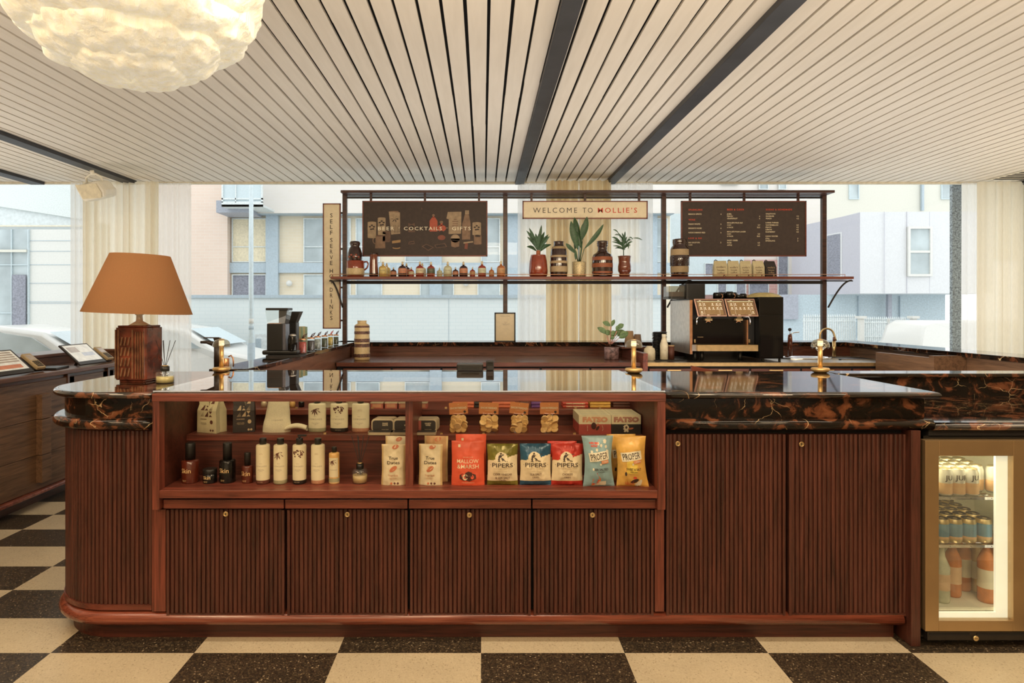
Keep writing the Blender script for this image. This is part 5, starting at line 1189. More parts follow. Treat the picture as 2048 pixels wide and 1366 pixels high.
# ------------------------------------------------------------------ on the island worktop
LD = 3.0
lamp = thing('table_lamp', 'big table lamp with an orange cone shade on a carved square ceramic base', 'table lamp', (fx(279, 3.17), 3.17, ZT))
LW, LH = .155, fz(651, 3.1) - ZT
m = MB(); m.plan([(p[0], p[1]) for p in rrect(0, 0, LW / 2, LW / 2, .014)], .012, LH - .01); m.plan(rrect(0, 0, LW / 2 - .012, LW / 2 - .012, .01), 0, .012); m.plan(rrect(0, 0, LW / 2 - .006, LW / 2 - .006, .012), LH - .01, LH)
base = m.build('base', 'carved', lamp, bevel=.003); base.rotation_euler = (0, 0, -.04)
m = MB(); yb = -LW / 2 - .004; rnd = random.Random(3)
def strip(x0, z0, x1, z1, w=.0062, y=None): 
    dx, dz = x1 - x0, z1 - z0; l = math.hypot(dx, dz); nx, nz_ = -dz / l * w / 2, dx / l * w / 2
    m.prism([(x0 - nx, z0 - nz_), (x1 - nx, z1 - nz_), (x1 + nx, z1 + nz_), (x0 + nx, z0 + nz_)], yb - .004, yb + .008)
xa, xb = -.05, .008
strip(xa - .006, .02, xa - .006, LH - .02, .005); strip(xb + .006, .02, xb + .006, LH - .02, .005)
z = .03; k = 0
while z < LH - .055:
    if k % 3 == 0:
        for i in range(3): strip(xa + .006 + i * .018, z, xa + .014 + i * .018, z + .04)
        z += .05
    elif k % 3 == 1: strip(xa, z, xb, z + .045); strip(xa, z + .045, (xa + xb) / 2, z + .025); strip(xa + .024, z, xb, z + .02); z += .055
    else: strip(xa, z, (xa + xb) / 2, z + .04); strip((xa + xb) / 2, z + .04, xb, z); strip((xa + xb) / 2, z + .022, (xa + xb) / 2, z, .006); strip(xa, z + .047, xb, z + .047, .005); z += .055
for x in (.03, .042, .055, .066): strip(x, .02, x + .002 * math.sin(x * 900), LH - .03, .003)
for x in (-.07,): strip(x, .02, x, LH - .02, .004)
m.build('carving', 'carved_hi', base)
MB().lathe([(.05, LH), (.03, LH + .012), (.016, LH + .02), (.014, LH + .05), (.02, LH + .052), (.02, LH + .09)], seg=24).build('neck', 'lamp_neck', lamp)
ZS0, ZS1 = fz(626, 3.17) - ZT, fz(510, 3.17) - ZT
r0, r1 = .247, .135
m = MB(); m.lathe([(r0, 0), (r1, ZS1 - ZS0), (r1 - .002, ZS1 - ZS0), (r0 - .002, .0), (r0, 0)], seg=72, cap=False); sh = m.build('lamp_shade', 'shade', lamp); sh.location = (-.006, 0, ZS0); sh.rotation_euler = (0, math.radians(2.2), 0)
m = MB(); 
for a in (0, 2 * PI / 3, 4 * PI / 3): m.tube([(0, 0, 0), (.13 * math.cos(a), .13 * math.sin(a), 0)], .002, 6)
m.cyl(0, 0, -.12, .008, .12, 8)
sp_ = m.build('shade_carrier', 'brass', sh); sp_.location = (0, 0, ZS1 - ZS0 - .012)
MB().sphere(0, 0, .15, .028).build('bulb', 'bulb', lamp)
diffuser((fx(330, 3.08), 3.08, ZT), 35 * 3.08 / F, .078, .205, 'small glass reed diffuser beside the orange lamp', 'pale_oil')
def tap_lamp(cx, by, label, group='small brass mushroom lamps'):
    D = (EYE - ZT) * F / (by - VY); 
    t = thing('mushroom_lamp', label, 'table lamp', (fx(cx, D), D, ZT), group=group)
    MB().lathe([(.030, 0), (.040, .005), (.0475, .013), (.0485, .022), (.044, .027), (.012, .030)], seg=32).build('base', 'brass', t)
    MB().lathe([(.0125, .026), (.0125, .150)], seg=24).build('stem', 'brass', t)
    MB().lathe([(.0135, .150), (.0145, .152), (.0145, .176), (.012, .180)], seg=24).build('light_tube', 'tube_glow', t)
    MB().lathe([(.0145, .180), (.0145, .187), (.01, .189)], seg=20).build('top_cap', 'brass', t)
    MB().lathe([(.048, .143), (.0475, .156), (.043, .170), (.033, .181), (.016, .187)], seg=36, cap=False).build('glass_dome', 'smoke_glass', t)
tap_lamp(443, 744, 'small brass mushroom lamp with a glass dome at the left, by the black tap')
tap_lamp(1267.5, 746, 'small brass mushroom lamp in the middle of the worktop, below the potted plant')
tap_lamp(1640.5, 745, 'small brass mushroom lamp on the dark marble at the right')
# ------------------------------------------------------------------ behind the island: card reader, black tap, kettle
t = thing('receipt_printer', 'low black receipt printer on the back edge of the glass top', 'printer', (fx(940, 3.60), 3.62, ZT + .009))
MB().box(-.075, .075, -.04, .05, 0, .040).build('body', 'black', t, bevel=.006); MB().box(-.05, .05, -.0415, -.04, .012, .02).build('slot', 'black_gloss', t)
t = thing('card_reader', 'small black card reader standing beside the receipt printer', 'card reader', (fx(980, 3.60), 3.62, ZT + .009))
MB().box(-.022, .022, -.02, .03, 0, .055).build('body', 'black_matt', t, bevel=.006); MB().box(-.016, .016, -.0215, -.02, .03, .048).build('screen', 'black_gloss', t)
t = thing('wooden_flap', 'small slanting reddish wooden flap just behind the dark marble worktop', 'flap', (fx(1378, 3.9), 3.85, 0))
MB().prism([(0, 0), (.0, fz(730, 3.9)), (.20, fz(745, 3.9) + .002), (.20, 0)], 0, .02).build('panel', 'wood_x', t)
# left ledge running back
ZLd = ZT
LI, LO = -1.413, -1.615
lw2 = thing('left_ledge', 'dark marble topped wooden ledge running back from the island on the left', 'ledge', (0, 0, 0))
MB().box(LO - .02, LI, 3.80, 7.3, ZLd - .032, ZLd).build('marble_top', 'marble', lw2, .004)
MB().box(LI - .05, LI - .012, 3.85, 7.0, .0, ZLd - .032).build('panel', 'back_wood_y', lw2)
# ------------------------------------------------------------------ left till cabinet
XF = -3.24
tb = thing('till_cabinet', 'long brown wooden cabinet along the left edge carrying the tablets', 'cabinet', (0, 0, 0))
MB().box(-3.9, XF - .012, 2.2, 6.0, .1, .94).build('carcass', 'back_wood_y', tb)
MB().box(-3.9, -3.20, 2.2, 6.03, .94, .974).build('top_board', 'back_wood_y', tb, .006)
MB().box(-3.9, -3.33, 2.2, 5.98, 0, .1).build('plinth_board', 'back_wood_y', tb)
m = MB(); m.box(-3.3, -3.2, 2.2, 6.02, .1, .125); m.build('base_moulding', 'rail_wood', tb, .006)
m = MB(); m.box(-3.9, -3.60, 2.2, 5.97, .974, 1.045); m.box(-3.9, -3.585, 2.2, 6.0, 1.045, 1.07); m.box(-3.6, -3.2, 5.95, 6.0, .974, 1.045); m.box(-3.6, -3.19, 5.94, 6.0, 1.045, 1.07); m.build('raised_ledge', 'back_wood_y', tb, .004)
m = MB()
for a, b in [(3.9, 3.915), (4.965, 4.99), (5.50, 5.525), (5.985, 6.0)]: m.box(XF - .012, XF + .006, a, b, .125, .94)
m.build('stile', 'back_wood_y', tb)
for k, (z0, z1) in enumerate([(.13, .378), (.382, .638), (.642, .91)]):
    d = MB().box(XF - .012, XF, 3.92, 4.962, z0, z1).build('drawer', 'oak', tb, .0015)
    MB().box(XF, XF + .045, 4.62, 4.72, max(z0 + (.05 if k == 0 else 0), z0), min(z1, .82)).build('handle', 'oak', d, .003)
for a, b in [(4.995, 5.497), (5.53, 5.98)]:
    m = MB(); w = .06; m.box(XF - .012, XF, a, b, .13, .13 + w); m.box(XF - .012, XF, a, b, .91 - w, .91); m.box(XF - .012, XF, a, a + w, .13, .91); m.box(XF - .012, XF, b - w, b, .13, .91); m.box(XF - .012, XF - .008, a + w, b - w, .19, .85)
    m.build('panel_door', 'oak', tb, .003)
def tablet(y0, y1, label, scr):
    t = thing('till_tablet', label, 'tablet', (-3.25, (y0 + y1) / 2, .974), rot=(0, math.radians(42), 0)); w = (y1 - y0) / 2
    m = MB(); m.box(-.235, 0, -w, w, .012, .026); m.build('case', 'black_metal', t, bevel=.004)
    m = MB(); m.box(-.222, -.035, -w + .02, w - .02, .0262, .027); 
    if scr == 'a':
        m.mat(1)
        for k in range(5): m.box(-.21 + k * .022, -.197 + k * .022, -w + .05 + k * .012, w - .04, .027, .0274)
        m.mat(2).box(-.085, -.05, -w + .03, w - .06, .027, .0274)
    else:
        m.mat(1).box(-.2, -.14, -w + .04, -.02, .027, .0274); m.mat(3).box(-.13, -.09, -.02, w - .05, .027, .0274)
    m.build('screen', ['screen_pale', 'screen_grey', 'screen_red', 'screen_blue'], t)
    m = MB(); m.tube([(-.13, 0, .012), (-.10, 0, -.10)], .012); m.build('stand', 'black', t)
tablet(4.25, 4.6, 'black framed tablet with a reddish picture at the far left edge of the till cabinet', 'a')
tablet(5.12, 5.48, 'black framed tablet with a plain pale screen, behind the lamp end of the till cabinet', 'b')
def reader(y, label):
    t = thing('payment_terminal', label, 'card reader', (-3.30, y, .974), rot=(0, math.radians(36), math.radians(-8)))
    m = MB(); m.box(-.17, 0, -.04, .04, .02, .045); m.build('body', 'gold_case', t, bevel=.006)
    m = MB(); m.box(-.15, -.09, -.03, .03, .0452, .0458); m.build('screen', 'screen_grey', t)
    m = MB()
    for i in range(4):
        for j in range(3): m.box(-.075 + i * .017, -.064 + i * .017, -.026 + j * .019, -.012 + j * .019, .0452, .048)
    m.build('keypad', 'black_metal', t)
    MB().box(-.14, -.01, -.045, .045, -.005, .02).build('cradle', 'black', t, bevel=.004)
reader(4.74, 'chunky payment terminal in a black cradle, between the two tablets'); reader(5.62, 'chunky payment terminal in a black cradle, right of the pale tablet')
tag(MB().box(-.11, .06, -.12, .11, 0, .018).build('black_pad', 'black', bevel=.004, loc=(-3.34, 4.97, .974), rot=(0, 0, .2)), 'flat black pad on the till cabinet between the terminal and the pale tablet', 'pad')
# ------------------------------------------------------------------ back counter
ZK = .93; KF, KB = 6.12, 6.98
XM = 1.52
bk = thing('back_counter', 'low reddish wooden work counter along the window, behind the island', 'counter', (0, 0, 0))
MB().box(LI + .003, XM - .002, KF, KB + .005, ZK - .04, ZK).build('worktop', 'back_wood', bk, .004)
MB().box(LI, XM, KF + .06, KB, 0, ZK - .04).build('carcass', 'void', bk)
for a in range(6): MB().box(LI + .06 + a * .48, LI + .52 + a * .48, KF + .04, KF + .06, .1, ZK - .06).build('drawer_front', 'back_wood', bk, .002)
bl = thing('back_ledge', 'raised ledge with a dark veined marble top along the back window', 'ledge', (0, 0, 0))
MB().box(-1.62, 4.3, 6.99, 7.36, ZT - .045, ZT).build('marble_top', 'marble_band', bl, .004)
MB().box(-1.5, 4.1, 7.01, 7.05, 0, ZT - .045).build('back_panel', 'back_wood', bl)
# L shaped return at the left end of the low counter
MB().box(LI - .005, LI + .12, 6.86, 7.0, ZK, ZT - .045).build('end_block', 'back_wood', bl)
sd = thing('side_screen', 'low dark wooden divider between the wooden counter and the steel counter', 'divider', (0, 0, 0))
m = MB(); m.box(XM + .0, XM + .045, 6.05, 6.98, .5, 1.022); m.build('panel', 'wood_y', sd, .003)
sc = thing('steel_counter', 'brushed steel topped counter carrying the coffee machine', 'counter', (0, 0, 0))
MB().box(XM + .047, 4.0, KF - .004, KB + .005, ZK - .035, ZK).build('steel_top', 'steel', sc, .002)
MB().box(XM + .047, 4.0, KF - .012, KF - .004, ZK - .035, ZK - .001).build('front_edge', 'brass_flat', sc)
MB().box(XM + .05, 4.0, KF + .03, KB, 0, ZK - .035).build('carcass', 'void', sc)
for a in range(5):
    d = MB().box(XM + .08 + a * .49, XM + .55 + a * .49, KF + .01, KF + .03, .3, ZK - .06).build('drawer_front', 'back_wood', sc, .002)
    MB().box(XM + .25 + a * .49, XM + .38 + a * .49, KF - .005, KF + .01, ZK - .08, ZK - .07).build('handle', 'brass', d)
# run of ledge coming forward at the right
rl = thing('right_ledge', 'dark marble topped wooden ledge running toward the camera at the far right', 'ledge', (0, 0, 0))
MB().box(3.98, 4.32, 3.72, 6.98, ZT - .04, ZT).build('marble_top', 'marble', rl, .004)
MB().box(4.02, 4.06, 3.72, 6.98, 0, ZT - .04).build('panel', 'oak', rl)
MB().box(3.75, 4.018, 5.3, 5.36, .5, ZT - .03).build('end_panel', 'oak', rl)
MB().box(3.75, 3.79, 5.36, 6.09, .5, ZT - .05).build('end_panel', 'oak', rl)
# ------------------------------------------------------------------ hanging shelf frame
SF = thing('shelf_frame', 'tall dark frame of posts and rails with one long shelf on the back ledge', 'shelf unit', (0, 0, 0))
PD = 7.10; PX = [fx(q, PD) for q in (690, 1010.5, 1327, 1647)]
for x in PX: MB().box(x - .024, x + .024, PD - .024, PD + .024, ZT, fz(386, PD)).build('post', 'frame_wood', SF, .002)
zt = fz(383.5, 7.0)
MB().box(fx(683, 6.95), fx(1665, 6.95), 6.9, 7.16, zt - .028, zt).build('top_board', 'frame_wood', SF, .004)
MB().box(PX[0], PX[3], PD - .015, PD + .015, fz(397, PD), fz(394, PD)).build('upper_rail', 'black_metal', SF)
SZ = fz(553, 6.8); 
MB().box(fx(661, 6.8), fx(1708, 6.8), 6.8, 7.06, SZ - .027, SZ).build('shelf_board', 'frame_red', SF, .003)
MB().box(PX[0], PX[3], PD - .02, PD + .02, fz(568, PD), fz(561.5, PD)).build('lower_rail', 'black_metal', SF, .002)
m = MB(); m.tube([(fx(662, 6.81), 6.81, SZ + .022), (fx(1690, 6.81), 6.81, SZ + .022)], .0032, 6)
for px in (664, 780, 868, 1010, 1183, 1327, 1512, 1690): m.tube([(fx(px, 6.81), 6.81, SZ), (fx(px, 6.81), 6.81, SZ + .024)], .003, 6)
m.build('gallery_rail', 'copper', SF)
def bracket(x, s):
    m = MB(); z1 = SZ - .03; pts = [(x + s * (.03 + .26 * t), 7.06 - .0, z1 - .30 * (1 - math.sin(t * PI / 2) ** 1.0) ) for t in [i / 12 for i in range(13)]]
    m.tube(pts, .010, 8); m.box(min(x, x + s * .30), max(x, x + s * .30), 7.05, 7.07, z1 - .012, z1); m.build('bracket', 'black_metal', SF)
bracket(PX[0], -1 if False else -.55); bracket(PX[3], 1); bracket(PX[2] - 0, 1)
def hang(root, D, xs, top):
    for x in xs: MB().box(fx(x, D) - .012, fx(x, D) + .012, -.01, .01, fz(top, D), zt - .028).build('hanger', 'frame_wood', root)
def board(name, label, l, r, t_, b, D, face, hangers):
    t = thing(name, label, 'sign', (0, D, 0)); 
    x0, x1, z0, z1 = fx(l, D), fx(r, D), fz(b, D), fz(t_, D); w = .012
    m = MB(); m.box(x0, x1, -.012, .014, z1 - w, z1); m.box(x0, x1, -.012, .014, z0, z0 + w); m.box(x0, x0 + w, -.012, .014, z0, z1); m.box(x1 - w, x1, -.012, .014, z0, z1); m.build('frame', 'frame_red', t)
    MB().box(x0 + w * .5, x1 - w * .5, -.006, .01, z0 + w * .5, z1 - w * .5).build('panel', face, t)
    if hangers: hang(t, D, hangers, t_)
    return t
BD = 7.0
s1 = board('drinks_sign', 'dark hanging sign with pictures of gifts reading beer, cocktails and gifts', 725, 975, 402, 513, BD, 'sign_dark', (742, 850, 958))
m = MB(); Y = -.0075
def zp(X, Yy): return (fx(680 + X / 5.12, BD), fz(360 + Yy / 5.12, BD))
def poly(pts, mi, dy=0): m.mat(mi).prism([zp(*p) for p in pts], Y - dy, Y + .001)
def disk(cx, cy, rx, ry, mi, dy=0, n=16): poly([(cx + rx * math.cos(2 * PI * i / n), cy - ry * math.sin(2 * PI * i / n)) for i in range(n)], mi, dy)
def cupshape(cx, t_, b, w, mi): poly([(cx - w / 2, b), (cx + w / 2, b), (cx + w / 2, t_), (cx - w / 2, t_)], mi); disk(cx, t_, w / 2, 8, mi, .0002); disk(cx, b, w / 2, 7, mi, .0002)
for cx, t_, b, w in [(328, 435, 590, 88), (428, 392, 560, 80), (1400, 440, 560, 88)]:
    cupshape(cx, t_, b, w, 0)
    for dx, dy in [(-20, 50), (0, 35), (20, 50), (-8, 75), (12, 72)]: disk(cx + dx, t_ + dy - 5, 12, 8, 3, .0006)
poly([(525, 560), (618, 550), (615, 335), (500, 325)], 0); poly([(500, 325), (615, 335), (590, 318), (515, 320)], 1, .0004)
for a in range(7): poly([(560, 400), (560 + 45 * math.cos(a), 400 - 40 * math.sin(a)), (566 + 25 * math.cos(a + .3), 400 - 22 * math.sin(a + .3))], 3, .0006)
for k in range(5): poly([(560 + k * 12, 540), (548 + k * 18, 462), (551 + k * 18, 462), (564 + k * 12, 540)], 3, .0006)
cupshape(478, 530, 630, 80, 2); poly([(360, 700), (465, 700), (462, 575), (368, 575)], 1); disk(415, 572, 48, 9, 2, .0008)
for i in range(10):
    a0, a1 = PI * .5 + PI * i / 10, PI * .5 + PI * (i + 1) / 10
    poly([(368 + 34 * math.cos(a0), 620 - 38 * math.sin(a0)), (368 + 34 * math.cos(a1), 620 - 38 * math.sin(a1)), (368 + 26 * math.cos(a1), 620 - 30 * math.sin(a1)), (368 + 26 * math.cos(a0), 620 - 30 * math.sin(a0))], 1)
poly([(700, 535), (770, 535), (765, 440), (730, 455), (700, 440)], 2); disk(735, 490, 28, 30, 3, .0006)
poly([(535, 700), (620, 700), (628, 600), (528, 600)], 3, .0002); poly([(535, 650), (620, 640), (622, 612), (533, 625)], 4, .0006); disk(578, 695, 40, 12, 4, .0006); disk(578, 688, 34, 8, 3, .0008)
poly([(918, 528), (998, 528), (998, 420), (975, 385), (942, 385), (918, 420)], 5); disk(958, 362, 14, 12, 1, .0004); poly([(950, 390), (966, 390), (966, 362), (950, 362)], 5)
disk(1040, 495, 46, 34, 5); disk(1038, 432, 18, 14, 1, .0004); poly([(1030, 470), (1050, 470), (1050, 432), (1030, 432)], 5); disk(1040, 590, 40, 26, 6); poly([(1012, 560), (1066, 560), (1052, 520), (1028, 520)], 3, .0004)
poly([(1112, 555), (1240, 550), (1243, 325), (1115, 328)], 0); poly([(1090, 395), (1116, 405), (1116, 328), (1105, 328)], 0, .0004)
for k, wd in enumerate((30, 60, 56, 60)): poly([(1180 - wd / 2, 410 + k * 22), (1180 + wd / 2, 410 + k * 22), (1180 + wd / 2, 398 + k * 22), (1180 - wd / 2, 398 + k * 22)], 1, .0006)
poly([(1250, 610), (1332, 610), (1338, 450), (1325, 380), (1318, 350), (1280, 350), (1272, 380), (1252, 450)], 1); poly([(1280, 350), (1322, 350), (1320, 312), (1282, 312)], 0, .0002)
disk(1180, 600, 47, 42, 0); poly([(1135, 600), (1226, 600), (1220, 680), (1180, 692), (1140, 680)], 1); poly([(1140, 618), (1224, 628), (1224, 622), (1140, 611)], 3, .0008)
cupshape(1410, 570, 655, 78, 1); disk(1410, 575, 30, 10, 3, .0008); poly([(1275, 705), (1305, 710), (1310, 650), (1280, 645)], 6); poly([(1265, 652), (1365, 640), (1362, 626), (1265, 638)], 0, .0004)
poly([(838, 680), (885, 655), (962, 690), (905, 725)], 2); poly([(850, 681), (886, 662), (948, 690), (905, 717)], 3, .0006); poly([(965, 665), (1075, 648), (1098, 685), (985, 698)], 2); poly([(978, 669), (1070, 655), (1085, 682), (990, 692)], 3, .0006)
poly([(700, 660), (765, 655), (760, 622), (705, 635)], 2); poly([(708, 652), (758, 648), (754, 632), (712, 640)], 3, .0005)
disk(838, 295, 5, 12, 2)
m.build('picture', ['art_cream', 'art_tan', 'art_dim', 'art_dark', 'art_gold', 'art_red', 'art_rust'], s1)
m = MB(); zc = fz(360 + 498 / 5.12, BD); cap = 36 / 5.12 * BD / F
for w_, a, b in [('BEER', 390, 556), ('COCKTAILS', 655, 1045), ('GIFTS', 1147, 1340)]: fit(m, w_, zp(a, 0)[0], zp(b, 0)[0], zc, cap, -.0105, .008, 1.25)
for X in (606, 1096): m.prism([zp(X + 4 * math.cos(i * PI / 4), 492 - 4 * math.sin(i * PI / 4)) for i in range(8)], -.0105, -.009)
m.build('lettering', 'bright_ink', s1)
s2 = board('welcome_sign', 'cream hanging sign reading welcome in thin dark letters and a name in red', 1045, 1295, 402, 438, BD, 'sign_cream', (1063, 1170, 1278))
zc = fz(380 + 209 / 5.12, BD); cap = 52 / 5.12 * BD / F; q = lambda X: fx(1000 + X / 5.12, BD)
m = MB(); fit(m, 'WELCOME', q(338), q(788), zc, cap, -.008, -.006, 1.35); fit(m, 'TO', q(845), q(948), zc, cap, -.008, -.006, 1.3); m.build('lettering', 'ink', s2)
m = MB(); fit(m, 'MOLLIE\u2019S', q(1000), q(1402), zc, cap, -.008, .007, 1.3); m.build('name_lettering', 'red_ink', s2)
s3 = board('menu_board', 'dark hanging menu board with three columns of small pale drinks text', 1362, 1612, 402, 513, BD, 'sign_dark', (1380, 1488, 1596))
m = MB(); q = lambda X: fx(1320 + X / 5.12, BD); zq = lambda Yy: fz(370 + Yy / 5.12, BD); k_ = BD / F / 5.12
for X, Yy, tx in [(290, 256, 'SPARKLING'), (290, 358, 'WINE'), (288, 547, 'LOW & NO'), (684, 254, 'BEER & CIDER'), (1080, 254, 'SODAS & HOMEMADE')]: m.text(tx, q(X), -.008, zq(Yy), 23 * k_, bold=.0005, align='LEFT', space=1.25)
m.mat(1)
for X, Yy, tx in [(288, 300, 'BIANCO SPRITZ'), (288, 402, 'FIANO WHITE'), (288, 445, 'EROSATO ROSE'), (288, 489, 'NEGROAMARO RED'), (288, 591, 'BIG DROP IPA'), (288, 615, 'CAN'), (684, 299, 'JUBEL'), (684, 322, 'PEACH'), (684, 345, 'GRAPEFRUIT'), (684, 389, "MOLLIE'S PALE ALE"), (684, 412, 'CAN'), (684, 436, '6 PACK'), (684, 480, "MOLLIE'S POSH LAGER"), (684, 503, 'CAN'), (684, 526, '6 PACK'), (684, 569, 'SASSY CIDER'), (684, 593, 'ROSE'), (684, 617, 'APPLE'),
                 (1080, 297, "DALSTON'S"), (1080, 321, 'RHUBARB'), (1080, 345, 'PEACH'), (1078, 388, 'LIVING THINGS'), (1078, 412, 'WATERMELON'), (1078, 435, 'PEACH'), (1078, 458, 'LEMON'), (1078, 482, 'RASPBERRY'), (1077, 526, 'CANO WATER'), (1077, 550, 'STILL'), (1077, 573, 'SPARKLING')]: m.text(tx, q(X), -.008, zq(Yy), 19 * k_, bold=.0004, align='LEFT')
for X, Yy, tx in [(627, 300, '6'), (626, 402, '6'), (626, 445, '6'), (626, 489, '6'), (625, 591, '5'), (1022, 322, '6'), (1022, 345, '6'), (1022, 412, '5.7'), (1022, 436, '32.5'), (1021, 503, '5.5'), (1021, 526, '32.5'), (1020, 593, '6.5'), (1020, 617, '6.5'), (1418, 321, '4.2'), (1418, 345, '4.2'), (1416, 412, '4.5'), (1416, 435, '4.5'), (1416, 458, '4.5'), (1416, 482, '4.5'), (1412, 550, '3'), (1412, 573, '3')]: m.text(tx, q(X), -.008, zq(Yy), 19 * k_, bold=.0004, align='RIGHT')
m.build('lettering', ['red_ink', 'pale_ink'], s3)
VD = 7.08
s4 = board('vertical_sign', 'tall narrow cream sign with dark letters running down it, fixed to the left post', 646, 681.5, 407, 657.5, VD, 'sign_cream', None)
m = MB()
for ch_, py in zip('SELFSERVEHOTDRINKS', [431, 443, 454, 465.7, 480.6, 492, 503.5, 515, 526, 542, 552.7, 564, 579.6, 591, 602.7, 613.6, 625, 636]):
    w_ = {'I': .6, 'V': 3.2, 'O': 3.8, 'H': 3.2, 'N': 3.2, 'D': 3.0}.get(ch_, 2.5); fit(m, ch_, fx(663 - w_, VD), fx(663 + w_, VD), fz(py, VD), 8.2 * VD / F, -.0085, .004)
m.build('lettering', 'ink', s4)
m = MB()
for py in (426, 498, 575, 641): m.box(fx(681, VD), PX[0] - .02, -.01, .01, fz(py, VD) - .01, fz(py, VD) + .01)
m.build('fixing_bolt', 'black_metal', s4)
nf = thing('framed_notice', 'small black framed paper notice standing on the ledge at the middle post', 'notice', (0, 7.02, 0))
x0, x1, z0, z1 = fx(989, 7.02), fx(1031, 7.02), ZT, fz(625, 7.02); w = .014
m = MB(); m.box(x0, x1, -.012, .02, z1 - w, z1); m.box(x0, x1, -.012, .02, z0, z0 + w); m.box(x0, x0 + w, -.012, .02, z0, z1); m.box(x1 - w, x1, -.012, .02, z0, z1); m.build('frame', 'black', nf)
MB().box(x0 + w, x1 - w, -.004, .01, z0 + w, z1 - w).build('paper', 'sign_cream', nf)
m = MB(); m.text('PREMISES LICENCE', (x0 + x1) / 2, -.005, z1 - .04, .013); m.text('Summary\nPart A\nLicensable activities\nOpening hours', (x0 + x1) / 2 + .01, -.005, z1 - .12, .010); m.build('print', 'grey_ink', nf)
# ------------------------------------------------------------------ things on the hanging shelf
SD = 6.92
kk = SD / F
def srow(cx): return (fx(cx, SD), SD, SZ)
def cbottle(cx, w, top, liq, lab, label, dy=0):
    r = w * kk / 2; h = (553 - top) * kk; t = thing('cocktail_bottle', label, 'bottle', (fx(cx, SD), SD + dy, SZ), group='small stoppered bottles on the hanging shelf')
    MB().lathe([(r * .94, 0), (r, .004), (r, h * .22), (r, h * .24), (r, h * .55), (r * .95, h * .62), (r * .7, h * .70), (r * .28, h * .74), (r * .24, h * .82)], seg=24, mats=[0, 0, 0, 1, 0, 0, 0, 0, 0]).build('bottle_body', [liq, lab], t)
    m = MB().lathe([(r * .34, h * .80), (r * .36, h * .84), (r * .2, h * .86)], seg=14); m.sphere(0, 0, h * .93, h * .07); m.build('stopper', 'stopper', t)
    MB().text('MIXED', 0, 0, h * .42, w * kk * .22, warp=cylwrap(r)).build('print', 'grey_ink', t)
for cx, w, top, liq, lab, lb in [(766, 17, 522, 'b_yellow', 'l_yellow', 'yellow bottle, first of the big stoppered ones, right of the tall brown vase'), (787, 12, 533, 'b_dark', 'l_orange', 'small dark bottle between the first two big stoppered bottles'), (805, 17.5, 522, 'b_dark', 'l_orange', 'big black bottle with an orange label, left half of the bottle row'), (822.6, 11, 533, 'b_red', 'l_cream', 'small pale labelled bottle with red drink in the bottle row'),
                                   (840, 17, 522, 'b_red', 'l_cream', 'big bottle with a cream label over red drink'), (862, 16, 522.5, 'b_red', 'l_green', 'big red bottle with a dark green label'), (879, 11, 534, 'b_pale', 'l_sage', 'small pale green bottle in the bottle row'), (895.5, 17, 522, 'b_pale', 'l_sage', 'big pale green bottle in the bottle row'),
                                   (911, 12, 533, 'b_dark', 'l_orange', 'small dark bottle right of the big pale green one'), (927, 17, 522, 'b_dark', 'l_orange', 'big black bottle with an orange label, right half of the bottle row'), (945, 11, 533, 'b_red', 'l_tan', 'small dark red bottle right of the second black bottle'), (964, 16.5, 521, 'b_red', 'l_sage', 'big amber red bottle with a green tinged label'), (983, 10.5, 533, 'b_amber', 'l_tan', 'small amber bottle between the last two big ones'), (1002, 17, 521, 'b_amber', 'l_tan', 'big amber orange bottle beside the middle post, last of the row')]:
    cbottle(cx, w, top, liq, lab, lb)
for cx, liq, lab, lb in [(771, 'b_yellow', 'l_yellow', 'second yellow bottle just behind the first one'), (811, 'b_dark', 'l_orange', 'second black bottle half hidden behind the left black one'), (843, 'b_pale', 'l_cream', 'pale bottle behind the cream labelled red one')]: cbottle(cx, 16, 524, liq, lab, lb, .09)
def zprof(pts, base): return [(w * kk / 2, (base - py) * kk) for w, py in pts]
# mug with a dark jug standing on it
t = thing('stacked_mug', 'large red brown mug with a sand base, left end of the hanging shelf', 'mug', srow(711))
MB().lathe(zprof([(33, 553), (35, 550), (36, 545), (36, 536), (36, 521), (35, 520.5), (33, 521), (33, 530)], 553), seg=36, mats=[0, 1, 1, 0, 0, 0, 0, 0]).build('body', ['ceramic_red', 'ceramic_cream'], t)
MB().tube([(.095, 0, .165), (.125, 0, .168), (.138, 0, .14), (.125, 0, .10), (.096, 0, .075)], .009).build('handle', 'ceramic_red', t)
t = thing('dark_jug', 'dark brown lidded jug standing in the red brown mug', 'jug', (fx(710, SD), SD, SZ + 24 * kk))
MB().lathe([(w * kk / 2, z * kk) for w, z in [(22, 0), (27, 6), (29, 14), (28, 24), (22, 33), (17, 37), (20, 41), (21, 44), (18, 47), (10, 48)]], seg=32).build('body', 'ceramic_dark', t)
m = MB()
for k in range(5): a = -PI / 2 + (k - 2) * .35; m.sphere(.074 * math.cos(a), .074 * math.sin(a), .085 + .02 * (k % 2), .014)
m.build('glazed_relief', 'ceramic_red', t)
t = thing('brown_vase', 'tall slim glossy brown vase, darker toward the top, on the hanging shelf', 'vase', srow(747.5))
MB().lathe(zprof([(18, 553), (18.5, 549), (18, 545), (16, 520), (15.5, 508), (16.5, 505), (14, 505)], 553), seg=32, mats=[1, 1, 0, 0, 1, 1, 1]).build('body', ['brown_glaze', 'ceramic_dark'], t)
